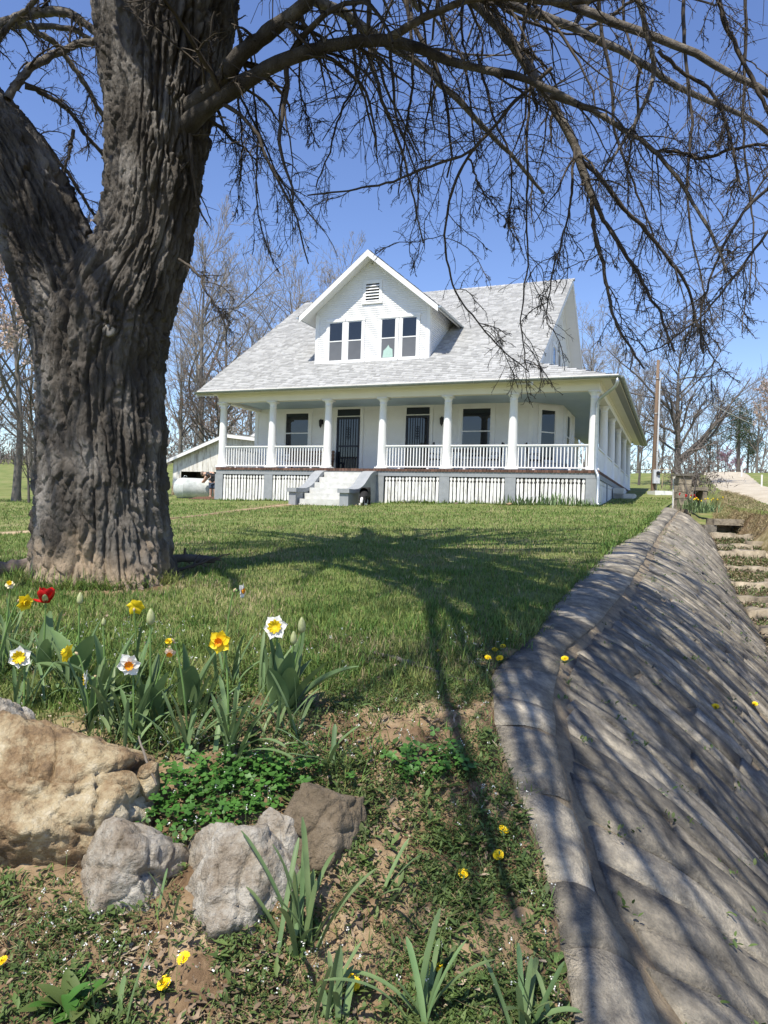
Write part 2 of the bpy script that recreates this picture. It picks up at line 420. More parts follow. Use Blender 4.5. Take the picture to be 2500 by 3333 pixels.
# ------------------------------------------------------------------ ground
def turf_mask(x, y):
    x = np.asarray(x, float); y = np.asarray(y, float)
    n = fbm2(x, y, 1.3, 3, 2)
    lim = np.interp(x, [-4, -1.6, -.6, -.1, .4, 1.2], [2.9, 3.05, 3.25, 3.75, 4.2, 4.3])
    t = sstep(-.35, .55, y - lim + .7 * n)
    r = np.hypot(x + 2.62, (y - 6.8) * .9)
    t = t * sstep(.62, .95, r + .2 * n)
    return t
PATH = [G(px, py) for px, py in [(-330, 1168), (0, 1153), (90, 1147), (370, 1121), (500, 1104), (590, 1094), (655, 1087)]]
PX = np.array([p[0] for p in PATH]); PY = np.array([p[1] for p in PATH]); PW = np.array([.32, .3, .3, .42, .45, .55, .8])
def path_mask(x, y):
    yc = np.interp(x, PX, PY); w = np.interp(x, PX, PW)
    m = 1 - sstep(.6, 1.25, np.abs(y - yc) / w / 1.6 + .35 * fbm2(x, y, 1.6, 3, 9))
    return m * ((x > PX[0]) & (x < PX[-1] + .4))
def ground_sheet(name, rows, xs_of, zoff=None):
    V = []; A = []
    for y in rows:
        x = xs_of(y); yy = np.full_like(x, y)
        V.append(np.stack([x, yy, gz(x, yy)], -1))
    nr, nc = len(rows), len(V[0])
    V = np.array(V).reshape(-1, 3)
    T = turf_mask(V[:, 0], V[:, 1])
    pm = path_mask(V[:, 0], V[:, 1])
    amp = np.clip(1.2 - V[:, 1] / 14, 0, 1)
    V[:, 2] += amp * ((1 - T) * (.04 * fbm2(V[:, 0], V[:, 1], 4, 4, 1) + .026 * fbm2(V[:, 0], V[:, 1], 15, 4, 3)) + T * .012 * fbm2(V[:, 0], V[:, 1], 3, 2, 5))
    V[:, 2] += (sstep(6, 30, V[:, 1]) * .05 * fbm2(V[:, 0], V[:, 1], .35, 3, 6))
    if zoff is not None: V[:, 2] += zoff(V)
    o = npobj(name, V, [grid_faces(nr, nc)], M['soil'], smooth=True)
    a = o.data.attributes.new('turf', 'FLOAT', 'POINT')
    a.data.foreach_set('value', (T * (1 - pm)).astype(np.float32))
    return tag(o, kind='structure')
tt = np.linspace(0, 1, 250)
rows_l = np.concatenate([np.arange(.2, 5, .022), np.geomspace(5, 170, 170)])
ground_sheet('ground', rows_l, lambda y: (L_(y) + .10) - (1.7 * y + 4 + .1) * tt[::-1] ** 1.5 if y < 20 else (L_(min(y, 45)) + (max(y, 45) - 45) * .44) - (1.7 * y + 4) * tt[::-1] ** 1.5,
             zoff=lambda V: -.09 * sstep(-.03, .06, V[:, 0] - L_(V[:, 1])) * (V[:, 1] < 20))
rows_r = np.concatenate([np.arange(.5, 20, .25), np.geomspace(20, 170, 120)])
t2 = np.linspace(0, 1, 110)
ground_sheet('roadside_ground', rows_r, lambda y: (K_(y) - .05 if y < 45 else L_(45) + (y - 45) * .44 - .02) + (1.2 * y + 14) * t2 ** 1.4, zoff=lambda V: -.5 * sstep(.0, -.045, V[:, 0] - K_(V[:, 1])) * (V[:, 1] < 45))

# ditch floor and its banks
yr = np.arange(.3, 45.01, .18)
V = []
for y in yr:
    l = L_(y); r = Rg(y); t = T_(y); c = C_(y); k = K_(y); tz = Tz(y)
    if y > 20:                                   # grassy ditch beyond the gate pillar
        f = float(sstep(20, 21.5, y)); g0 = float(gz(l, y)); g1 = float(gz(k, y))
        dep = np.interp(y, [20, 28, 40, 45], [.75, .6, .25, 0])
        xs = [l - .05, l + (t - l) * .35, t, c, (c + k) / 2, k + .02]; zs = [g0 - .02, g0 - .1 - dep * .25, min(tz, g0 - dep) if y < 22 else g0 - dep, g0 - dep, g1 - dep * .4, g1 - .03]
    else:
        xs = [r + .1, r + .3 * (t - r), t, c, (c + k) / 2, k + .02]; g0 = float(gz(r, y))
        zs = [g0 - .35, g0 - .4 + .3 * (tz - g0) - .2, tz, tz, (tz + float(gz(k, y))) / 2 - .05, float(gz(k, y)) - .03]
    xx = np.interp(np.linspace(0, 5, 31), range(6), xs); zz = np.interp(np.linspace(0, 5, 31), range(6), zs)
    V.append(np.stack([xx, np.full(31, y), zz], -1))
V = np.array(V).reshape(-1, 3)
V[:, 2] += .03 * fbm2(V[:, 0], V[:, 1], 2.5, 4, 4)
o = npobj('ditch', V, [grid_faces(len(yr), 31)], M['soil'], smooth=True)
a = o.data.attributes.new('turf', 'FLOAT', 'POINT')
a.data.foreach_set('value', np.clip(sstep(20, 24, V[:, 1]) * .7 + .25 + .5 * fbm2(V[:, 0], V[:, 1], 1.2, 3, 8), 0, 1).astype(np.float32))
tag(o, kind='structure')

# gravel road and dirt path
rl = [(8.6, 12), (9.8, 16), (11.4, 20.8), (13.7, 27), (16.6, 35), (22, 48), (26.6, 60), (28.6, 64), (33, 75)]
rr = [(12.4, 12), (13.9, 16), (15.6, 20.8), (17.9, 28), (20.8, 38), (25.2, 48), (30.4, 60), (32.5, 64), (37, 75)]
ys = np.linspace(12, 75, 130); V = []
for y in ys:
    a0 = np.interp(y, [q[1] for q in rl], [q[0] for q in rl]); b0 = np.interp(y, [q[1] for q in rr], [q[0] for q in rr])
    x = a0 + (b0 - a0) * np.linspace(0, 1, 15) + np.concatenate([[.12 * math.sin(y * 2.1) + .1 * math.sin(y * 5.3)], np.zeros(13), [.1 * math.sin(y * 3.1)]])
    z = gz(x, np.full(15, y)) + .07 + .05 * np.sin(np.linspace(0, math.pi, 15)); z[0] -= .12; z[-1] -= .12
    V.append(np.stack([x, np.full(15, y), z], -1))
o = npobj('gravel_road', np.array(V).reshape(-1, 3), [grid_faces(130, 15)], M['gravel'], smooth=True); tag(o, kind='structure')
xs = np.linspace(PX[0], PX[-1] + .5, 160); V = []
for x in xs:
    yc = np.interp(x, PX, PY); w = np.interp(x, PX, PW) * 1.15
    e = .25 * fbm2([x], [0], 1.1, 3, 11)[0]; e2 = .25 * fbm2([x], [5], 1.1, 3, 12)[0]
    q = np.linspace(-w * (1 + e), w * (1 + e2), 7)
    yy = yc + q; xx = np.full(7, x) + .25 * q
    zz = gz(xx, yy) + .014 + .008 * fbm2(xx, yy, 3, 2, 14); zz[0] -= .06; zz[-1] -= .06
    V.append(np.stack([xx, yy, zz], -1))
o = npobj('footpath', np.array(V).reshape(-1, 3), [grid_faces(160, 7)], M['path'], smooth=True); tag(o, kind='structure')

# ------------------------------------------------------------------ retaining wall of slabs
wall = thing('retaining_wall', 'curved sloping retaining wall of grey weathered stone slabs beside the ditch', 'stone wall', (float(Rg(8)), 8.0, float(gz(Rg(8), 8))))
wl = np.array(wall.location)
def ridge(s): return np.array([Rg(s), s, gz(Rg(s), s) - .02])
def toe(s):
    y = s - np.interp(s, [3.5, 6.5, 12], [0, .45, .6]); return np.array([T_(y), y, Tz(y)])
def left(s):
    y = s + np.interp(s, [4.2, 6.5, 12], [0, .22, .25]); return np.array([L_(y), y, gz(L_(y), y) + .0])
def face(s, t):
    a, b = ridge(s), toe(s); p = a + (b - a) * t
    p[2] += .10 * math.sin(math.pi * min(1, t)) - .06 * math.exp(-t * 14)
    return p
def capf(s, t):
    a, b = left(s), ridge(s); p = a + (b - a) * t; p[2] += .015 * math.sin(math.pi * t) - .03 * t ** 4
    return p
def slab(fn, s0, s1, t0, t1, h, name, ns=5, nt=6, rough=.012, edge_h=-.022):
    q = np.zeros((ns, nt, 3)); js = rng.uniform(-.03, .03, 4) * (s1 - s0) * 2
    jt = rng.uniform(-.02, .02, 4)
    def uv(i, j):
        a = (i - 1) / (ns - 3) if ns > 3 else 0; b = (j - 1) / (nt - 3)
        a = min(1, max(0, a)); b = min(1, max(0, b))
        ds = js[0] * (1 - b) + js[1] * b if a < .5 else js[2] * (1 - b) + js[3] * b
        dt = jt[0] * (1 - a) + jt[1] * a if b < .5 else jt[2] * (1 - a) + jt[3] * a
        return s0 + (s1 - s0) * a + ds, t0 + (t1 - t0) * b + dt
    tilt = rng.uniform(-.012, .012, 2)
    for i in range(ns):
        for j in range(nt):
            s, t = uv(i, j); p = fn(s, t)
            e = .01; n = np.cross(fn(s + e, t) - p, fn(s, t + .02) - p); n /= np.linalg.norm(n)
            if n[2] < 0: n = -n
            edge = i in (0, ns - 1) or j in (0, nt - 1)
            inner = i in (1, ns - 2) or j in (1, nt - 2)
            c = (s - (s0 + s1) / 2) / (s1 - s0); dd = (t - (t0 + t1) / 2) / (t1 - t0)
            hh = edge_h if edge else h * (.55 if inner else 1) + tilt[0] * c + tilt[1] * dd + rough * perlin(p * 5)
            if inner and not edge:               # pull the rim inwards for a worn edge
                m = fn((s0 + s1) / 2, (t0 + t1) / 2); p = p + (m - p) * .012
            q[i, j] = p + n * hh
    o = npobj(name, q.reshape(-1, 3) - wl, [grid_faces(ns, nt)], M['wallstone'], wall, smooth=True)
    return o
# mortar bed
V = []; ss = np.arange(.6, 19.8, .09); ts = np.linspace(0, 1.04, 16); tcap = np.linspace(-.02, 1, 7)
for s in ss:
    for t in tcap: p = capf(s, t); V.append(p)
    for t in ts[1:]: V.append(face(s, t))
V = np.array(V); nrm = np.zeros_like(V); nrm[:, 2] = .008 * fbm(V * 5, 3)
nc = 7 + 15
V = V + nrm; V[:, 2] -= np.tile(np.concatenate([np.full(7, .010), np.full(15, .017)]), len(ss))
E1 = V.reshape(len(ss), nc, 3)
skirt = E1[:, :1].copy(); skirt[:, :, 2] -= .3
E1 = np.concatenate([skirt, E1], 1)
npobj('mortar_bed', E1.reshape(-1, 3) - wl, [grid_faces(len(ss), nc + 1)], M['sandmortar'], wall, smooth=True)
s = .7; n_st = 0
while s < 19.6:
    w = rng.uniform(.10, .26) * np.interp(s, [2, 8, 18], [1.2, .9, .75])
    nseg = rng.integers(2, 4) if s < 10 else rng.integers(1, 3)
    cuts = np.sort(rng.uniform(.12, .9, nseg - 1)) if nseg > 1 else np.array([])
    cuts = np.concatenate([[.015 + rng.uniform(0, .03)], cuts, [1.0]])
    for a, b in zip(cuts[:-1], cuts[1:]):
        if b - a < .08: continue
        slab(face, s + .007, s + w - .007, a + .006, b - .006, rng.uniform(.004, .026), 'face_stone'); n_st += 1
    s += w
s = .7
while s < 19.6:
    w = rng.uniform(.22, .52) * np.interp(s, [2, 8, 18], [1.0, 1.0, .9])
    slab(capf, s + .006, s + w - .006, .0, .985 + rng.uniform(-.03, .02), rng.uniform(.006, .016), 'cap_stone', 6, 7, .02, -.008); n_st += 1
    s += w
tag(wall)

# stepped stones across the ditch
sy = [9.8, 11.0, 12.1, 13.4, 14.9, 16.0, 17.0, 18.0]
pos = ['nearest', 'second nearest', 'third nearest', 'fourth nearest', 'fifth nearest', 'third from the culvert', 'second from the culvert', 'one right below the culvert']
for k, y in enumerate(sy):
    x0, x1 = float(T_(y)) - .05, float(C_(y)) + .15; z = float(Tz(y))
    st = thing('ditch_step', f'rough stone step across the ditch floor, {pos[k]}', 'stone step', (x0, y, z), 0, 'stone steps climbing the ditch')
    x = x0; 
    while x < x1 - .1:
        w = min(rng.uniform(.35, .7), x1 - x)
        hh = rng.uniform(.05, .17); d = rng.uniform(.18, .38); oy = rng.uniform(-.09, .09); sk = rng.uniform(-.09, .09)
        g = np.zeros((6, 5, 3))
        for i in range(6):
            for j in range(5):
                a = min(1, max(0, (i - 1) / 3)); b = min(1, max(0, (j - 1) / 2)); edge = i in (0, 5) or j in (0, 4)
                g[i, j] = [x + w * a - x0 + rng.uniform(-.015, .015), d * (b - .5) + oy + sk * a + rng.uniform(-.035, .035), -.1 if edge else hh + rng.uniform(-.028, .028)]
        npobj('stone', g.reshape(-1, 3), [grid_faces(6, 5)], M['stepstone'], st)
        x += w + .03

# culvert slab over the ditch and the small stone culvert beyond
def rough_block(mb, a, b, n=4, j=.012):
    (x0, y0, z0), (x1, y1, z1) = a, b
    for (o, u, v) in [((x0, y0, z1), (x1 - x0, 0, 0), (0, y1 - y0, 0)), ((x0, y0, z0), (x1 - x0, 0, 0), (0, 0, z1 - z0)), ((x1, y0, z0), (0, y1 - y0, 0), (0, 0, z1 - z0)),
                      ((x0, y1, z0), (0, y0 - y1, 0), (0, 0, z1 - z0)), ((x1, y1, z0), (x0 - x1, 0, 0), (0, 0, z1 - z0)), ((x0, y1, z0), (x1 - x0, 0, 0), (0, y0 - y1, 0))]:
        vs = []
        for i in range(n + 1):
            for k in range(n + 1):
                p = np.array(o) + np.array(u) * i / n + np.array(v) * k / n
                vs.append(p + j * np.array([perlin(p * 3.1), perlin(p * 3.1 + 9), perlin(p * 3.1 + 21)]))
        mb.add(vs, [(i * (n + 1) + k, (i + 1) * (n + 1) + k, (i + 1) * (n + 1) + k + 1, i * (n + 1) + k + 1) for i in range(n) for k in range(n)])
    return mb
y = 19.0; x0 = P(1545, 1120, y)[0]; x1 = P(1606, 1120, y)[0]; zt = P(1575, 1121, y)[2]
cv = thing('culvert_bridge', 'flat tan stone slab bridging the ditch on two rough abutments', 'culvert', (x0, y, zt - .5))
rough_block(MB(), (-.02, 0, .33), (x1 - x0 + .03, .5, .5)).obj('slab', M['stepstone'], cv)
rough_block(MB(), (-.25, .02, -.25), (.06, .6, .325)).obj('abutment', M['wallstone'], cv)
rough_block(MB(), (x1 - x0 - .04, .02, -.25), (x1 - x0 + .5, .6, .325)).obj('abutment', M['wallstone'], cv)
rough_block(MB(), (.07, .55, -.3), (x1 - x0 - .05, .62, .32)).obj('back_wall', M['stepstone'], cv)
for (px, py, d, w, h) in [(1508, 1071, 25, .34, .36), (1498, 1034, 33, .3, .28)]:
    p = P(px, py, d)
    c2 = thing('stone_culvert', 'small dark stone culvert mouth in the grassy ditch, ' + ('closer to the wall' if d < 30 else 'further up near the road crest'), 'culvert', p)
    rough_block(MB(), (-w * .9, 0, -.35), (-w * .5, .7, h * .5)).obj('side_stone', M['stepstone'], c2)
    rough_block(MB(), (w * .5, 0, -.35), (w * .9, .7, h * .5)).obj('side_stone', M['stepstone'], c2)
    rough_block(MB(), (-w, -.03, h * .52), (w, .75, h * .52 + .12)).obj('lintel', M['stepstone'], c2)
    rough_block(MB(), (-w * .5, .55, -.35), (w * .5, .62, h * .5)).obj('mouth_shade', M['void'], c2)  # dark block stands in for the shade inside the culvert mouth

# ------------------------------------------------------------------ farmhouse (local: u right, v back, w up from porch floor)
YAW = -.3876
HO = np.array([6.225, 21.344, 1.407])
house = thing('farmhouse', 'white clapboard farmhouse with grey shingle roof, gabled dormer and wraparound columned porch', 'house', HO, YAW)
cy_, sy_ = math.cos(YAW), math.sin(YAW)
def hw(u, v, w=0): return np.array([HO[0] + cy_ * u - sy_ * v, HO[1] + sy_ * u + cy_ * v, HO[2] + w])
def hg(u, v):
    p = hw(u, v); return float(gz(p[0], p[1])) - HO[2]       # ground height in house coordinates
US = [-13.27, -11.16, -8.924, -6.867, -4.589, -2.444, 0.0]
VS = [3.1, 6.25, 9.6, 13.2, 16.75]
TAN = .6964; EW = 2.75; RV = 7.34; RW = EW + TAN * (RV + .55)
UL, UR, UC = -14.07, -1.77, .70
FV = 2.4

def lap(mb, p0, p1, w0, w1, nrm, rev=.075, ext=None):
    """lap siding boards from p0 to p1 (u,v); ext(w)->(a,b) fractions for gables"""
    p0 = np.array(p0, float); p1 = np.array(p1, float); n = np.array([nrm[0], nrm[1], 0.])
    w = w0
    while w < w1 - .01:
        h = min(rev, w1 - w); a, b = (0, 1) if ext is None else ext(w + h / 2)
        if b - a > .01:
            q0 = np.append(p0 + (p1 - p0) * a, 0); q1 = np.append(p0 + (p1 - p0) * b, 0)
            d = .018 * n; z0 = np.array([0, 0, w]); z1 = np.array([0, 0, w + h + .004])
            mb.add([q0 + d + z0, q1 + d + z0, q1 + z1 + .002 * n, q0 + z1 + .002 * n, q0 + z0, q1 + z0], [(0, 1, 2, 3), (4, 5, 1, 0)])
        w += rev
    return mb
# walls
BAY = [(-13.4, FV), (-2.3, FV), (-1.40, 3.30), (-1.40, 6.4), (-2.3, 7.3), (-2.3, 15.0), (-13.4, 15.0)]
w_ = MB()
for i in range(len(BAY)):
    (a, b), (c, d) = BAY[i], BAY[(i + 1) % len(BAY)]
    w_.add([(a, b, -1.3), (c, d, -1.3), (c, d, 2.55), (a, b, 2.55)], [(0, 1, 2, 3)])
w_.add([(-2.3, -.1, 2.7), (-2.3, 15, 2.7), (-2.3, RV, RW - .3)], [(0, 1, 2)])
w_.add([(-13.4, -.1, 2.7), (-13.4, 15, 2.7), (-13.4, RV, RW - .3)], [(0, 2, 1)])
w_.obj('wall', M['white'], house)
sd = MB()
lap(sd, (-13.4, FV), (-2.3, FV), 0, 2.5, (0, -1))
lap(sd, (-2.3, FV), (-1.4, 3.3), 0, 2.5, (.707, -.707)); lap(sd, (-1.4, 3.3), (-1.4, 6.4), 0, 2.5, (1, 0)); lap(sd, (-1.4, 6.4), (-2.3, 7.3), 0, 2.5, (.7, .7))
lap(sd, (-2.3, 7.3), (-2.3, 15), 0, 2.5, (1, 0)); lap(sd, (-13.4, 15), (-13.4, FV), -1.1, 2.6, (-1, 0))
def gab(w):
    hv = max(0, (RW - .15 - w) / TAN); v0, v1 = RV - hv, RV + hv
    return max(0, (v0 + .5) / 15.5), min(1, (v1 + .5) / 15.5)
lap(sd, (-2.3, -.5), (-2.3, 15), 2.8, RW - .2, (1, 0), ext=gab)
lap(sd, (-13.4, 15), (-13.4, -.5), 2.8, RW - .2, (-1, 0), ext=lambda w: tuple(1 - q for q in gab(w)[::-1]))
sd.obj('clapboards', M['white'], house); house.children[-1]['kind'] = 'stuff'
# corner boards and frieze
tb = MB()
tb.box((-13.43, FV - .03, -1.2), (-13.28, FV + .12, 2.5)); tb.box((-2.42, FV - .03, 0), (-2.28, FV + .02, 2.5))
tb.box((-13.3, FV - .025, 2.36), (-2.4, FV - .018, 2.5)); tb.box((-13.3, FV - .03, -.005), (-2.4, FV - .019, .14))
tb.obj('corner_trim', M['white'], house)

def window(name, c, dirv, nrm, wd, w0, w1, mid=None, trim=.13, low='glass', label=None, head=.14):
    """c (u,v) centre on wall, dirv unit along wall, nrm outward"""
    X = Vector((dirv[0], dirv[1], 0)); Nn = Vector((nrm[0], nrm[1], 0)); Z = Vector((0, 0, 1))
    Mx = Matrix((X, -Nn, Z)).transposed().to_4x4(); Mx.translation = Vector((c[0], c[1], 0))
    h = wd / 2
    f = MB(); f.M = Mx
    f.box((-h - trim, -.045, w0 - .05), (-h, .0, w1 + .002)); f.box((h, -.045, w0 - .05), (h + trim, .0, w1 + .002))
    f.box((-h - trim - .02, -.055, w1), (h + trim + .02, .0, w1 + head)); f.box((-h - trim - .03, -.085, w0 - .10), (h + trim + .03, .0, w0 - .047))
    o = f.obj(name, M['white'], house)
    if label: o['label'] = label
    s = MB(); s.M = Mx; r = .038; mid = mid if mid is not None else (w0 + w1) / 2
    for (a, b, yy) in [(mid - .02, w1, -.032), (w0 - .047, mid + .021, -.026)]:
        s.box((-h, yy, a), (-h + r, 0, b)); s.box((h - r, yy, a), (h, 0, b)); s.box((-h + r, yy, a), (h - r, 0, a + r)); s.box((-h + r, yy, b - r), (h - r, 0, b))
    s.obj('sash', M['sash'], o)
    g = MB(); g.M = Mx; g.add([(-h + r, -.024, mid), (h - r, -.024, mid), (h - r, -.024, w1 - r), (-h + r, -.024, w1 - r)], [(0, 1, 2, 3)]); g.obj('pane', M['glass'], o)
    g = MB(); g.M = Mx; g.add([(-h + r, -.0215, w0), (h - r, -.0215, w0), (h - r, -.0215, mid), (-h + r, -.0215, mid)], [(0, 1, 2, 3)]); g.obj('pane', M[low], o)
    return o, Mx
window('window', (-11.5, FV), (1, 0), (0, -1), 1.06, .72, 2.34, 1.53)
window('window', (-4.27, FV), (1, 0), (0, -1), 1.08, .62, 2.36, 1.52)
window('window', (-1.85, 2.85), (.7071, .7071), (.7071, -.7071), .62, .55, 2.3, 1.5, trim=.1)
window('window', (-1.4, 4.5), (0, 1), (1, 0), .75, .55, 2.3, 1.5, trim=.1)
window('window', (-2.3, 6.4), (0, 1), (1, 0), .7, 3.9, 5.3, trim=.12); window('window', (-2.3, 7.7), (0, 1), (1, 0), .7, 3.9, 5.3, trim=.12)

def door(u0, u1, label):
    f = MB()
    f.box((u0 - .15, FV - .05, 0), (u0 - .02, FV, 2.42)); f.box((u1 + .02, FV - .05, 0), (u1 + .15, FV, 2.42)); f.box((u0 - .17, FV - .055, 2.42), (u1 + .17, FV, 2.50))
    f.box((u0 - .02, FV - .045, 2.12), (u1 + .02, FV, 2.165)); f.box((u0 - .02, FV - .07, -.01), (u1 + .02, FV, .03))
    fr = f.obj('door', M['white'], house); fr['label'] = label
    g = MB(); g.box((u0 - .02, FV - .026, 2.165), (u1 + .02, FV, 2.42)); g.obj('transom_pane', M['glass'], fr)
    d = MB()
    d.box((u0 - .02, FV - .04, .03), (u1 + .02, FV - .018, 2.12))
    d.obj('door_leaf', M['glass'], fr)
    s = MB()
    for a, b in [(u0 - .02, u0 + .05), (u1 - .05, u1 + .02)]: s.box((a, FV - .075, .03), (b, FV - .041, 2.12))
    for a, b in [(.03, .12), (.98, 1.04), (2.04, 2.12)]: s.box((u0 + .05, FV - .074, a), (u1 - .05, FV - .042, b))
    s.obj('security_frame', M['door'], fr)
    n = 7
    bm = MB().box((-.008, -.008, 0), (.008, .008, 1.0)).mesh('door_bar', M['door'])
    for i in range(n):
        u = u0 + .05 + (u1 - u0 - .1) * (i + 1) / (n + 1)
        inst('door_bar', bm, fr, (u, FV - .058, .12), scale=(1, 1, 1.92))
    sc = MB(); uc = (u0 + u1) / 2
    for k in range(5):
        for sg in (-1, 1):
            pts = [(uc + sg * (.015 + .05 * math.sin(q) * (1 if k % 2 else .8)), FV - .085, 1.32 + k * .09 + .045 * math.cos(q)) for q in np.linspace(0, math.pi, 7)]
            sc.tube(pts, .008, 5)
    sc.obj('scrollwork', M['door'], fr)
    k = MB().lathe([(0.001, -.02), (.022, -.015), (.028, 0), (.02, .02), (.001, .03)], 8, (0, 0, 0))
    inst('handle', k.mesh('handle', M['iron']), fr, (u1 - .02, FV - .09, 1.0), (math.pi / 2, 0, 0))
door(-9.72, -8.80, 'navy barred security door facing the steps')
door(-6.90, -6.04, 'navy barred security door with scrollwork, half hidden by the railing')
for u in (-10.40, -5.52):
    l = MB(); l.box((u - .05, FV - .05, 1.86), (u + .05, FV - .017, 2.04)); l.tube([(u, FV - .05, 2.0), (u, FV - .13, 2.06), (u, FV - .16, 2.02)], .012, 6)
    l.lathe([(.02, .20), (.075, .15), (.075, .14), (.055, -.06), (.02, -.1), (.012, -.14)], 6, (u, FV - .16, 1.84)); l.obj('wall_lantern', M['iron'], house)
MB().box((-5.86, FV - .03, 1.0), (-5.80, FV - .017, 1.14)).obj('doorbell', M['iron'], house)

# ceiling, soffits, beams
MB().box((-13.35, .13, 2.50), (-.13, FV, 2.56)).box((-2.25, FV + .002, 2.501), (-.13, 16.9, 2.561)).obj('porch_ceiling', M['blue_ceiling'], house)
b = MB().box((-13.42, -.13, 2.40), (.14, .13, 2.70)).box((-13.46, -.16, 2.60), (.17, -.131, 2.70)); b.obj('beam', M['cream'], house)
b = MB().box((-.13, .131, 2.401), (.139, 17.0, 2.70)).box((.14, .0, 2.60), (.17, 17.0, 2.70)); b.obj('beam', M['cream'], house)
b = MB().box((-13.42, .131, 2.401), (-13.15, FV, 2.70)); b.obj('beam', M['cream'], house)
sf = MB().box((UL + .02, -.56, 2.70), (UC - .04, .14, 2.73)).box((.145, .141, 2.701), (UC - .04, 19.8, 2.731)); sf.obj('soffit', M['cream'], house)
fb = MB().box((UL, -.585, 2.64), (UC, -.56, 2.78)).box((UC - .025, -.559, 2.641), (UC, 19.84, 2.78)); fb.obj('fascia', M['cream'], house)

# roofs: deck slabs, then every shingle course
def slope_deck(mb, pts, th=.10):
    p = [Vector(q) for q in pts]; n = (p[1] - p[0]).cross(p[2] - p[0]).normalized()
    if n.z < 0: n = -n
    mb.prism([q - n * th for q in p], n * (th - .012))
dk = MB()
slope_deck(dk, [(UL, -.60, EW - .03), (UR, -.60, EW - .03), (UR, RV, RW), (UL, RV, RW)])
slope_deck(dk, [(UL, 2 * RV + .6, EW - .03), (UR, 2 * RV + .6, EW - .03), (UR, RV, RW), (UL, RV, RW)])
KS = .27
hipv = KS * (UC - UR) / TAN - .55
slope_deck(dk, [(UR, -.60, EW - .03), (UC, -.60, EW - .03), (UR, hipv, EW + KS * (UC - UR))])
slope_deck(dk, [(UC + .02, -.58, EW - .02), (UC + .02, 19.85, EW - .02), (-2.32, 19.85, EW + KS * (UC + 2.32)), (-2.32, hipv, EW + KS * (UC + 2.32)), (UR, hipv, EW + KS * (UC - UR))])
dk.obj('roof_deck', M['roofbase'], house)
def shingles(name, org, du, dv, W, Hh, clip=None, expo=.145):
    """org corner at eave, du unit along eave, dv unit up-slope"""
    org = np.array(org, float); du = np.array(du, float); dv = np.array(dv, float); n = np.cross(du, dv); n /= np.linalg.norm(n)
    if n[2] < 0: n = -n
    V = []; Fa = []; row = 0; y = -.03
    while y < Hh - .02:
        h = min(expo, Hh - y); x = -rng.uniform(0, .3); lo, hi = (0, W) if clip is None else clip(y + h / 2)
        while x < W:
            w = rng.choice([.12, .15, .17, .2, .24, .3]) * rng.uniform(.8, 1.2); a, c = max(x, lo), min(x + w, hi); x += w
            if c - a < .02: continue
            th = .034 if rng.random() < .55 else .02
            i = len(V)
            for (xx, yy, k) in [(a, y, th), (c, y, th), (c, y + h + .01, .004), (a, y + h + .01, .004), (a, y, -.012), (c, y, -.012)]:
                V.append(org + du * xx + dv * yy + n * k)
            Fa.append((i, i + 1, i + 2, i + 3)); Fa.append((i + 4, i + 5, i + 1, i))
        y += expo
    o = npobj(name, np.array(V), [np.array(Fa)], M['shingle'], house); o['kind'] = 'stuff'
SL = math.hypot(1, TAN); LEN = (RV + .60) * SL
shingles('shingles', (UL - .02, -.62, EW - .045), (1, 0, 0), (0, 1 / SL, TAN / SL), UR - UL + .04, LEN)
hipL = (hipv + .6) * SL
shingles('shingles', (UR, -.62, EW - .045), (1, 0, 0), (0, 1 / SL, TAN / SL), UC - UR, hipL, clip=lambda y: (0, max(0, (UC - UR) * (1 - y / hipL))))
S2 = math.hypot(1, KS)
def cl2(y):
    du_ = y / S2
    return max(0, -.55 + KS * du_ / TAN + .58), 19.9
shingles('shingles', (UC + .03, -.58, EW - .025), (0, 1, 0), (-1 / S2, 0, KS / S2), 20.4, 3.0 * S2, clip=cl2)
rc = MB()
x = UL
while x < UR:
    rc.add([(x, RV - .12, RW - .065), (x + .2, RV - .12, RW - .065), (x + .21, RV, RW + .03), (x, RV, RW + .015), (x, RV + .12, RW - .065), (x + .2, RV + .12, RW - .065)], [(0, 1, 2, 3), (3, 2, 5, 4)]); x += .19
rc.obj('ridge_cap', M['shingle'], house)
# rakes and gable soffits
rk = MB()
for u0, u1 in [(UR - .03, UR + .012), (UL - .012, UL + .03)]:
    for sg in (-1, 1):
        e = RV + sg * (RV + .62)
        MB().prism([(u0, e, EW - .22), (u0, RV, RW - .20), (u0, RV, RW - .02), (u0, e, EW - .05)], (u1 - u0, 0, 0)).obj('rake_board', M['white'], house)
for u0, u1 in [(-2.3, UR - .035), (UL + .035, -13.4)]:
    for sg in (-1, 1):
        e = RV + sg * (RV + .5)
        MB().prism([(u0, e, EW - .16), (u0, RV, RW - .17), (u0, RV, RW - .14), (u0, e, EW - .13)], (u1 - u0, 0, 0)).obj('gable_soffit', M['white'], house)

gt = MB()
for sg in (-1, 1):                                # raking frieze on the right gable
    e = RV + sg * (RV - 1.5)
    gt.prism([(-2.3, e, EW + TAN * 2.05 - .42), (-2.3, RV, RW - .42), (-2.3, RV, RW - .18), (-2.3, e, EW + TAN * 2.05 - .18)], (.05, 0, 0))
gt.obj('gable_trim', M['white'], house)

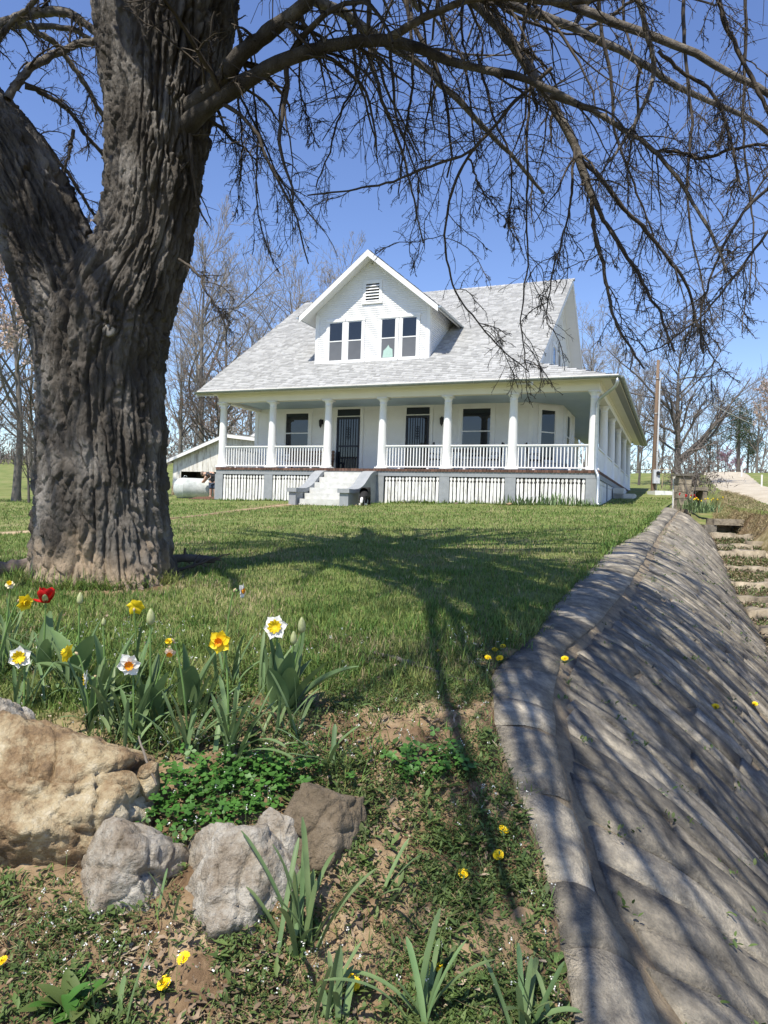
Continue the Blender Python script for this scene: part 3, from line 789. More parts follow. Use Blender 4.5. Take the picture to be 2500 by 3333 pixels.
# dormer
DV, DC, DH = 1.11, -7.90, 2.20
DRW, DT = 7.74, .815; DEH = 2.63                  # ridge height, slope, eave half width
def rv(w): return (w - EW) / TAN - .55            # where the main roof reaches height w
w0 = EW + TAN * (DV + .55)
dm = MB()
dm.add([(DC - DH, DV, w0 - .2), (DC + DH, DV, w0 - .2), (DC + DH, DV, 5.75), (DC, DV, DRW - .2), (DC - DH, DV, 5.75)], [(0, 1, 2, 3, 4)])
for sg in (-1, 1): dm.add([(DC + sg * DH, DV, w0 - .2), (DC + sg * DH, rv(5.75), 5.75), (DC + sg * DH, DV, 5.75)], [(0, 1, 2)])
dmo = dm.obj('dormer', M['white'], house)
ds = MB()
def dext(w):
    hh = min(DH, (DRW - .12 - w) / DT); return .5 - hh / DH / 2, .5 + hh / DH / 2
lap(ds, (DC - DH, DV), (DC + DH, DV), w0 + .02, DRW - .2, (0, -1), .075, ext=dext)
def dside(w): return (0, max(0, min(1, (rv(w) - DV) / 4.0)))
lap(ds, (DC + DH, DV), (DC + DH, DV + 4), w0, 5.8, (1, 0), .075, ext=dside)
lap(ds, (DC - DH, DV), (DC - DH, DV + 4), w0, 5.8, (-1, 0), .075, ext=dside)
ds.obj('dormer_clapboards', M['white'], dmo)['kind'] = 'stuff'
dt = MB()
for sg in (-1, 1):
    a, b = sorted([DC + sg * DH, DC + sg * (DH - .11)]); dt.box((a - (.018 if sg < 0 else 0), DV - .03, w0 - .02), (b + (.018 if sg > 0 else 0), DV - .002, 5.70))
    dt.box((DC + sg * (DH + .002) - (.0 if sg > 0 else .028), DV - .001, w0 - .02), (DC + sg * (DH + .002) + (.028 if sg > 0 else 0), DV + .11, 5.70))
dt.box((DC - DH, DV - .035, w0 - .06), (DC + DH, DV - .004, w0 + .10))
dt.obj('dormer_trim', M['white'], dmo)
DF = DV - .5                                      # front of dormer roof
dr = MB()
e_w = DRW - DT * DEH
for sg in (-1, 1):
    dr.prism([(DC, DF, DRW - .13), (DC + sg * DEH, DF, e_w - .13), (DC + sg * DEH, DF, e_w - .02), (DC, DF, DRW - .02)], (0, rv(DRW) - DF + .2, 0))
dr.obj('dormer_roof', M['white'], dmo)
SD = math.hypot(1, DT)
for sg in (-1, 1):
    L0 = DEH * SD
    def cl(y, sg=sg):
        w = e_w + y / SD * DT; return 0, max(0, rv(w) - DF + .1)
    shingles('dormer_shingles', (DC + sg * (DEH + .03), DF - .02, e_w - .035), (0, 1, 0), (-sg / SD, 0, DT / SD), 7, L0, clip=cl)
    house.children[-1].parent = dmo
bd = MB()
for sg in (-1, 1):                                # bargeboards
    bd.prism([(DC, DF - .03, DRW - .24), (DC + sg * (DEH + .02), DF - .03, e_w - .24), (DC + sg * (DEH + .02), DF - .03, e_w - .03), (DC, DF - .03, DRW - .015)], (0, .028, 0))
bd.obj('bargeboard', M['white'], dmo)
dg = MB()
def gutter(mb, p0, p1, r=.065, n=8, up=(0, 0, 1)):
    p0 = np.array(p0, float); p1 = np.array(p1, float); d = p1 - p0; d /= np.linalg.norm(d); s = np.cross(d, [0, 0, 1]); s /= np.linalg.norm(s)
    vs = []
    for p in (p0, p1):
        for k in range(n + 1):
            q = math.pi * k / n; vs.append(p + s * r * math.cos(q) - np.array([0, 0, 1]) * r * math.sin(q))
    for p in (p0, p1):
        for k in range(n + 1):
            q = math.pi * k / n; vs.append(p + s * (r - .006) * math.cos(q) - np.array([0, 0, 1]) * (r - .006) * math.sin(q))
    m = n + 1
    fs = [(k, k + 1, m + k + 1, m + k) for k in range(n)] + [(2 * m + k + 1, 2 * m + k, 3 * m + k, 3 * m + k + 1) for k in range(n)]
    fs += [(0, m, 3 * m, 2 * m), (n, 2 * m + n, 3 * m + n, m + n), tuple(range(n, -1, -1)), tuple(range(m, 2 * m))]
    mb.add(vs, fs)
for sg in (-1, 1):
    g = MB(); gutter(g, (DC + sg * (DEH + .08), DF - .04, e_w - .06), (DC + sg * (DEH + .08), rv(e_w) + .15, e_w - .06), .06); g.obj('dormer_gutter', M['galv'], dmo)
for k, (c, hgt) in enumerate([(-9.28, 0), (-8.52, 0), (-7.22, 0), (-6.43, 0)]):
    o, Mx = window('window', (c, DV), (1, 0), (0, -1), .58, 3.98, 5.40, 4.70, trim=.095, low='screen', head=.10)
    o.parent = dmo
    for ch in o.children: pass
    if k == 2:
        q = MB(); q.M = Mx; q.add([(-.2, -.0235, 4.02), (.19, -.0235, 4.02), (.17, -.0235, 4.30), (.06, -.0235, 4.36), (.02, -.0235, 4.46), (-.06, -.0235, 4.36), (-.17, -.0235, 4.26)], [tuple(range(7))]); q.obj('curtain', M['paleleaf'], o)
v = MB(); vc = DC + .02
v.box((vc - .37, DV - .04, 6.03), (vc - .26, DV - .001, 6.78)); v.box((vc + .26, DV - .04, 6.03), (vc + .37, DV - .001, 6.78)); v.box((vc - .26, DV - .04, 6.68), (vc + .26, DV - .001, 6.78)); v.box((vc - .40, DV - .06, 5.96), (vc + .40, DV - .001, 6.03))
v.box((vc - .26, DV - .012, 6.03), (vc + .26, DV - .004, 6.68))
vo = v.obj('attic_vent', M['white'], dmo)
MB().box((vc - .259, DV - .016, 6.031), (vc + .259, DV - .013, 6.679)).obj('vent_opening', M['void'], vo)
lm = MB().prism([(-.26, 0, 0), (-.26, -.05, -.06), (-.26, -.058, -.05), (-.26, 0, .012)], (.52, 0, 0)).mesh('louvre', M['white'])
for k in range(6): inst('louvre', lm, vo, (vc, DV - .014, 6.10 + k * .105))

# gutters and downspout
g = MB(); gutter(g, (UL - .03, -.66, EW - .03), (UC + .06, -.66, EW - .03)); g.obj('gutter', M['gutter'], house)
g = MB(); gutter(g, (UC + .085, 19.9, EW - .03), (UC + .085, -.64, EW - .03)); g.obj('gutter', M['gutter'], house)
sm = MB().tube([(.072 * math.cos(q), 0, -.074 * math.sin(q)) for q in np.linspace(0, math.pi, 9)], .009, 5).mesh('gutter_strap', M['galv'])
for k in range(26): inst('gutter_strap', sm, house, (UC + .085, -.2 + k * .78, EW - .03))
for k in range(15): inst('gutter_strap', sm, house, (UL + .5 + k * 1.0, -.66, EW - .03), (0, 0, math.pi / 2))
d = MB(); gg = hg(.1, -.3)
d.tube([(UC - .02, -.64, EW - .08), (UC - .03, -.63, EW - .24), (UC - .08, -.55, EW - .33), (.16, -.24, 2.12), (.10, -.20, 1.98), (.10, -.20, .1), (.13, -.22, -.04), (.19, -.30, -.15), (.20, -.32, -.28), (.20, -.32, gg + .1), (.24, -.42, gg + .04)], .05, 10)
d.obj('downspout', M['galv'], house, True)

# porch floor, brick edging, skirt band, piers
MB().box((-13.42, -.16, -.10), (.16, FV, -.012)).box((-2.3, FV + .001, -.101), (.159, 17.0, -.013)).obj('porch_floor', M['mortar'], house)
bm = MB().box((-.052, -.11, -.082), (.052, .09, .0)).mesh('brick', M['brick'])
u = -13.40; k = 0
while u < .14:
    if True: inst('brick', bm, house, (u + .055, -.11, rng.uniform(-.002, .002)), (0, 0, rng.uniform(-.012, .012)))
    u += .1145
v_ = .0
while v_ < 16.9:
    inst('brick', bm, house, (.11, v_ + .055, rng.uniform(-.002, .002)), (0, 0, -math.pi / 2)); v_ += .1145
MB().box((-13.4, -.19, -.24), (-9.05, -.10, -.085)).box((-6.9, -.19, -.24), (.17, -.10, -.085)).box((.10, -.099, -.241), (.19, 17.0, -.086)).box((-9.05, -.17, -.24), (-6.9, -.10, -.085)).obj('skirt_band', M['grey_paint'], house)
for i, u in enumerate(US):
    g0 = hg(u, -.15) - .25
    MB().box((u - .17, -.185, g0), (u + .17, .2, -.2401)).obj('pier', M['grey_paint'], house)
for v_ in VS:
    g0 = hg(.1, v_) - .25
    MB().box((-.2, v_ - .17, g0), (.185, v_ + .17, -.242)).obj('pier', M['grey_paint'], house)
MB().box((-13.3, .45, -1.4), (.0, .5, -.11)).box((-13.38, .5, -1.4), (-13.32, FV, -.11)).obj('shade_backing', M['void'], house)  # dark sheets put in for the shade behind the pickets
def picket_mesh(h, wd=.088, old=False):
    s = wd / 2; poly = [(-s, 0), (s, 0), (s, h - .175), (s * .5, h - .155), (s * .42, h - .135), (s * .5, h - .118), (s * .9, h - .10), (s, h - .065), (s * .8, h - .03), (0, h),
                        (-s * .8, h - .03), (-s, h - .065), (-s * .9, h - .10), (-s * .5, h - .118), (-s * .42, h - .135), (-s * .5, h - .155), (-s, h - .175)]
    return MB().prism([(a, 0, b) for a, b in poly], (0, .022, 0)).mesh('picket', M['white_old'])
for i in range(6):
    a, b = US[i] + .175, US[i + 1] - .175
    if i == 2: continue
    if i == 1: b = -9.08
    if i == 3: a = -6.66
    pn = bpy.data.objects.new('picket_skirt', None); lnk(pn, house)
    n = int(round((b - a) / .122)); st = (b - a) / n
    g0 = min(hg(a, -.15), hg(b, -.15)) - .04; h = -.25 - g0
    me = picket_mesh(h)
    for k in range(n):
        inst('picket', me, pn, (a + st * (k + .5) + rng.uniform(-.006, .006), -.165 + rng.uniform(-.006, .006), g0 + rng.uniform(-.012, .006)), (0, rng.uniform(-.012, .012), 0))
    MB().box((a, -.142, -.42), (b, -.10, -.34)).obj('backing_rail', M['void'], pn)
ends = [0.17] + VS
for i in range(5):
    a, b = ends[i] + .17, ends[i + 1] - .175
    pn = bpy.data.objects.new('picket_skirt', None); lnk(pn, house); n = int((b - a) / .105); st = (b - a) / n
    g0 = min(hg(.15, a), hg(.15, b)) - .1; h = -.25 - g0
    if h < .25: continue
    me = picket_mesh(h, .098)
    for k in range(n): inst('picket', me, pn, (.165, a + st * (k + .5), g0 + (hg(.15, a + st * k) - g0) * 0), (0, 0, math.pi / 2))
# columns
cp = MB()
cp.box((-.19, -.19, 0), (.19, .19, .06)); cp.lathe([(.175, .06), (.18, .08), (.165, .11), (.15, .13), (.148, .6), (.145, 1.1), (.13, 1.7), (.118, 2.16), (.128, 2.17), (.128, 2.195), (.118, 2.205), (.12, 2.26), (.15, 2.31), (.16, 2.335)], 24)
cp.box((-.175, -.175, 2.335), (.175, .175, 2.4))
cme = cp.mesh('column', M['white']); 
for p in cme.polygons: p.use_smooth = len(p.vertices) == 4 and abs(p.normal.z) < .75 and p.area < .3
for u in US: inst('column', cme, house, (u, 0, 0))
for v_ in VS: inst('column', cme, house, (0, v_, 0))
# railings
bal = MB().box((-.017, -.017, 0), (.017, .017, .66)).mesh('baluster', M['white'])
def railing(p0, p1, solid=False):
    p0 = np.array(p0, float); p1 = np.array(p1, float); L = np.linalg.norm(p1 - p0); ang = math.atan2(*(p1 - p0)[::-1])
    r = MB(); r.box((0, -.045, .76), (L, .045, .80)); r.box((.0, -.025, .725), (L, .025, .7599)); r.box((0, -.04, .06), (L, .04, .10))
    nb = 2
    for k in range(nb): r.box((L * (.25 + .5 * k) - .04, -.03, 0), (L * (.25 + .5 * k) + .04, .03, .0599))
    o = r.obj('railing', M['white'], house); o.location = (p0[0], p0[1], 0); o.rotation_euler = (0, 0, ang)
    n = int(round(L / .107)); st = L / n
    for k in range(n): inst('baluster', bal, o, (st * (k + .5), 0, .10 - .02))
for i in (0, 1, 3, 4, 5): railing((US[i] + .135, 0), (US[i + 1] - .135, 0))
railing((-13.27, FV - .02), (-13.27, .14))
prev = 0
for v_ in VS:
    L0, L1 = prev + .14, v_ - .14
    p = MB(); p.box((-.05, L0, 0), (.05, L1, .74)); p.box((-.075, L0, .74), (.085, L1, .785)); p.box((.05, L0, .0), (.07, L1, .12))
    po = p.obj('porch_parapet', M['white'], house); prev = v_

# front steps with scrolled cheek walls
st = bpy.data.objects.new('front_steps', None); lnk(st, house)
gsz = hg(-8.1, -2.3)
nst = 6; top = -.085; rise = (top - gsz) / nst
for k in range(nst):
    zt = top - rise * (k + .0) - .06 if k == 0 else top - rise * k - .06 * (1 - k / nst)
    v0 = -.175 - .335 * k
    rough_block(MB(), (-8.76, v0 - .335 - .03, gsz - .3), (-7.30, v0 - .0005 * k, zt), 3, .004).obj('step', M['step_white'], st)
def cheek(u0, u1):
    top_ = [(-.17, -.10), (-.35, -.09), (-.55, -.12), (-.78, -.22), (-1.0, -.38), (-1.25, -.56), (-1.5, -.68), (-1.75, -.74), (-2.05, -.765), (-2.42, -.765)]
    c = MB(); body = [(v, w - .13) for v, w in top_]; body[-1] = (-2.36, body[-1][1])
    c.prism([(u0 + .03, v, w) for v, w in body] + [(u0 + .03, -2.36, gsz - .4), (u0 + .03, -.17, gsz - .4)], (u1 - u0 - .06, 0, 0))
    cap = [(u0 - .02, v, w) for v, w in top_] + [(u0 - .02, v, w - .129) for v, w in top_[::-1]]
    o = c.obj('cheek_wall', M['grey_paint'], st)
    MB().prism(cap, (u1 - u0 + .04, 0, 0)).obj('coping', M['grey_paint'], o)
cheek(-9.08, -8.77); cheek(-7.29, -6.93)
# side steps near the rear of the side porch
for k in range(3):
    v0, v1 = 14.0, 16.2
    g0 = hg(.9, 15)
sp = bpy.data.objects.new('side_steps', None); lnk(sp, house)
for k in range(2):
    g0 = hg(.6, 5.0)
    MB().box((.2 + .0, 5.2, g0 - .3), (.2 + .38 * (k + 1), 6.6 + .002 * k, g0 + .42 - .2 * k)).obj('step', M['step_white'], sp)

# porch furniture
def hthing(name, label, cat, u, v, rz=0, group=None):
    return thing(name, label, cat, hw(u, v, 0), YAW + rz, group)
def chair(u, v, rz, label):
    t = hthing('patio_chair', label, 'chair', u, v, rz, 'dark metal chairs on the porch')
    f = MB()
    for sx in (-.24, .24):
        f.tube([(sx, -.26, 0), (sx, -.24, .42), (sx, -.2, .62), (sx, .2, .64)], .013, 6); f.tube([(sx, .26, 0), (sx, .2, .42), (sx, .32, .98)], .013, 6)
    f.tube([(-.24, .32, .98), (.24, .32, .98)], .013, 6); f.obj('frame', M['iron'], t)
    MB().box((-.24, -.25, .41), (.24, .22, .44)).obj('seat', M['iron'], t)
    b = MB()
    for k in range(7):
        x = -.2 + k * .4 / 6; b.tube([(x, .21, .44), (x, .32, .97)], .008, 5)
    b.obj('backrest', M['iron'], t)
chair(-5.5, 1.2, 1.4, 'dark metal patio chair nearest the half hidden navy door')
chair(-3.35, 1.25, -1.5, 'dark metal patio chair right of the porch table')
chair(-2.0, 1.5, 1.9, 'dark metal patio chair by the bay window')
t = hthing('patio_table', 'round dark metal table on the porch under the big window', 'table', -4.35, 1.25)
MB().lathe([(.5, .70), (.52, .71), (.52, .73), (.5, .735)], 24).obj('tabletop', M['iron'], t)
for k in range(4):
    q = math.pi / 4 + k * math.pi / 2; c, s_ = math.cos(q), math.sin(q)
    MB().tube([(.42 * c, .42 * s_, 0), (.3 * c, .3 * s_, .3), (.4 * c, .4 * s_, .7)], .013, 6).obj('leg', M['iron'], t)
t = hthing('porch_bench', 'long reddish brown wooden bench behind the railing left of the steps', 'bench', -10.6, 1.9)
MB().box((-1.0, -.25, .38), (.9, .2, .43)).obj('seat', M['wood'], t)
for k in range(3): MB().box((-1.0, .2, .46 + k * .13), (.9, .23, .56 + k * .13)).obj('back_slat', M['wood'], t)
for x in (-.95, .82):
    for y in (-.22, .18): MB().box((x, y, 0), (x + .06, y + .05, .385 if y < 0 else .80)).obj('leg', M['wood'], t)

# ------------------------------------------------------------------ branch growing
def unit(v): return v / (np.linalg.norm(v, axis=-1, keepdims=True) + 1e-9)
def resample(pts, n, rad=None):
    pts = np.asarray(pts, float); L = np.concatenate([[0], np.cumsum(np.linalg.norm(np.diff(pts, axis=0), axis=1))]); t = np.linspace(0, L[-1], n)
    # catmull-rom style smoothing
    q = np.stack([np.interp(t, L, pts[:, k]) for k in range(3)], -1)
    w = max(1, n // (len(pts) * 2 + 1))
    for _ in range(2):
        pad = np.concatenate([np.repeat(q[:1], w, 0) * 2 - q[w:0:-1] if False else np.repeat(q[:1], w, 0), q, np.repeat(q[-1:], w, 0)])
        k = np.ones(2 * w + 1) / (2 * w + 1)
        s = np.stack([np.convolve(pad[:, a], k, 'valid') for a in range(3)], -1); s[0] = q[0]; s[-1] = q[-1]; q = s
    if rad is None: return q
    return q, np.interp(t, L, rad)
def curve_batch(start, dirs, length, N, droop, wig):
    B = len(start); P_ = np.zeros((B, N, 3)); P_[:, 0] = start; d = unit(dirs); st = (length / (N - 1))[:, None]
    dr = np.zeros((B, 3)); dr[:, 2] = -np.asarray(droop) / N
    for i in range(1, N):
        d = unit(d + dr + wig * rng.normal(size=(B, 3)) / math.sqrt(N))
        P_[:, i] = P_[:, i - 1] + d * st
    return P_
def children(Pp, Rp, per, N, t0, t1, ang, asd, lenf, rf, droop, wig, r_tip=.35, lsd=.35, minr=0):
    """children of each parent branch; lenf relative to parent length"""
    B, M_, _ = Pp.shape
    idx = np.repeat(np.arange(B), per); K = len(idx)
    t = rng.uniform(t0, t1, K); f = t * (M_ - 1); i = np.minimum(f.astype(int), M_ - 2); u = (f - i)[:, None]
    pos = Pp[idx, i] * (1 - u) + Pp[idx, i + 1] * u
    tan = unit(Pp[idx, i + 1] - Pp[idx, i]); rnd = rng.normal(size=(K, 3)); side = unit(rnd - (rnd * tan).sum(-1, keepdims=True) * tan)
    a = np.clip(rng.normal(ang, asd, K), .15, 2.2)[:, None]
    d = np.cos(a) * tan + np.sin(a) * side
    Lp = np.linalg.norm(np.diff(Pp, axis=1), axis=-1).sum(1)[idx]
    ln = lenf * Lp * np.minimum(np.exp(rng.normal(0, lsd, K)), 1.55) * (1.1 - .55 * t) if lenf < 3 else lenf
    rr = Rp[idx, i] * (1 - u[:, 0]) + Rp[idx, i + 1] * u[:, 0]
    r0 = np.maximum(np.minimum(rr * rf * np.exp(rng.normal(0, .15, K)), rr * .85), minr)
    Pc = curve_batch(pos, d, ln, N, droop, wig)
    Rc = r0[:, None] * np.linspace(1, r_tip, N)[None]
    return Pc, np.maximum(Rc, minr)
def tubes(Pb, Rb, sides):
    B, N, _ = Pb.shape
    T = unit(np.gradient(Pb, axis=1)); m = unit(T.mean(1))
    ref = np.where(np.abs(m[:, 2:3]) < .8, np.array([[0, 0, 1.]]), np.array([[1., 0, 0]]))
    a = unit(np.cross(T, ref[:, None])); b = np.cross(T, a)
    q = 2 * np.pi * np.arange(sides) / sides
    V = Pb[:, :, None] + Rb[:, :, None, None] * (a[:, :, None] * np.cos(q)[:, None] + b[:, :, None] * np.sin(q)[:, None])
    gf = grid_faces(N, sides, True)
    F = (gf[None] + (np.arange(B) * N * sides)[:, None, None]).reshape(-1, 4)
    return V.reshape(-1, 3), F
def join(parts):
    Vs, Fs, o = [], [], 0
    for V, F in parts: Vs.append(V); Fs.append(F + o); o += len(V)
    return np.concatenate(Vs), np.concatenate(Fs)

# ------------------------------------------------------------------ the big old tree
TD = 6.9; KM = TD / 1533.0
tb_ = G(222, 1275); tree_base = np.array([P(222, 1275, TD)[0], TD, float(gz(P(222, 1275, TD)[0], TD))])
tree = thing('old_tree', 'massive old tree with deeply furrowed bark and bare drooping branches beside the flower bed', 'tree', tree_base)
tbv = tree_base
def bark_tube(name, rows, nrow, ncol, seed, amp=1.0, parent=None, flare=0, helix=0.0, sq=1.0):
    """rows: (px,py,halfwidth px,depth)"""
    C = np.array([P(a, b, d) for a, b, h, d in rows]); Rr = np.array([h * d / 1533. for a, b, h, d in rows])
    C, Rr = resample(C, nrow, Rr)
    s = np.concatenate([[0], np.cumsum(np.linalg.norm(np.diff(C, axis=0), axis=1))])
    T = unit(np.gradient(C, axis=0)); ref = np.array([0, 1., 0]); a = unit(np.cross(T, ref)); b = np.cross(a, T)
    q = 2 * np.pi * np.arange(ncol) / ncol
    Q, S = np.meshgrid(q, s)
    Rm = Rr[:, None] * np.ones_like(Q)
    if flare:
        h = S - .35
        Rm = Rm * (1 + .10 * np.exp(-np.maximum(h, 0) / .35) * (1 + 1.2 * np.sin(5 * Q + 1.0) + .8 * np.sin(3 * Q + 2.2)))
    qq = Q + helix * S
    p = np.stack([np.cos(qq) * .62, np.sin(qq) * .62, S], -1)
    Rm = Rm * (1 + .05 * fbm(p * np.array([1.3, 1.3, .6]) + seed, 3))
    warp = .07 * np.stack([perlin(p * 2.3 + 5 + seed), perlin(p * 2.3 + 15 + seed), 3 * perlin(p * 2.3 + 25 + seed)], -1)
    pw = p + warp + .025 * np.stack([perlin(p * 9 + 2), perlin(p * 9 + 12), 2 * perlin(p * 9 + 22)], -1)
    f1, f2, cid, off = worley(pw * np.array([12.5, 12.5, 1.9]) + seed); ed = f2 - f1
    g1, g2, gid, goff = worley(pw * np.array([28, 28, 6.]) + seed + 40); ge = g2 - g1
    rnd = _grad[cid % 256]; rnd2 = _grad[(gid * 7) % 256]
    big = np.abs(perlin(p * np.array([7.2, 7.2, .95]) + 3 + seed))
    n4 = fbm(p * np.array([50, 50, 18.]) + seed, 3)
    plate = sstep(.02, .22, ed)
    hgt = plate * (.026 + .020 * rnd[..., 0] + .016 * off[..., 2] * (rnd[..., 1] * .6 + .55)) + plate * sstep(.02, .18, ge) * (.009 + .008 * rnd2[..., 0] + .010 * goff[..., 2]) + sstep(0, .20, big) * .048 + n4 * .006
    disp = (hgt - .092) * amp
    X = C[:, None] + (Rm + disp)[..., None] * (a[:, None] * np.cos(Q)[..., None] + b[:, None] * np.sin(Q)[..., None] * sq)
    o = npobj(name, X.reshape(-1, 3) - tbv, [grid_faces(nrow, ncol, True)], M['bark'], parent or tree, smooth=False)
    if flare:
        hz = X[..., 2] - tbv[2]; fr = -np.sin(Q) if False else (X[..., 1] < TD).astype(float)
        v = (1 - sstep(.05, .42, hz + .25 * fbm(p * np.array([3, 3, 2.5]) + 9, 3) - .16 * np.sin(np.clip((X[..., 0] - tbv[0] + .45) / .9, 0, 1) * np.pi))) * fr
        at = o.data.attributes.new('bare', 'FLOAT', 'POINT'); at.data.foreach_set('value', v.ravel().astype(np.float32))
    return o
D = TD
bark_tube('trunk', [(224, 1370, 176, D), (225, 1290, 156, D), (226, 1230, 147, D), (226, 1160, 141, D), (225, 1080, 138, D), (223, 980, 134, D), (222, 890, 131, D), (220, 800, 131, D), (232, 700, 134, D),
                    (266, 620, 121, D), (300, 560, 108, D), (321, 500, 100, D), (331, 420, 103, D), (338, 340, 106, D), (346, 250, 114, D), (350, 160, 128, D), (356, 70, 145, D), (362, -20, 158, D), (372, -140, 150, D), (380, -260, 130, D)], 660, 400, 0.0, 1.0, flare=1, helix=-.06)
bark_tube('limb', [(212, 1010, 108, D), (204, 900, 108, D), (194, 800, 108, D), (176, 720, 101, D), (148, 640, 98, D), (110, 545, 101, D - .02), (68, 452, 101, D - .05), (22, 370, 97, D - .1), (-30, 290, 92, D - .2), (-110, 190, 80, D - .4), (-220, 70, 70, D - .8)], 400, 320, 5.0, 1.0, helix=.05)
# pale pruning scar and the bare wood at the foot
p = P(230, 711, TD - .565)
sc = MB().lathe([(.001, .012), (.045, .014), (.055, .008), (.06, -.08)], 14); o = sc.obj('pruning_scar', M['cut'], tree); o.location = p - tbv + np.array([0, .05, 0]); o.rotation_euler = (math.radians(88), .1, 0)

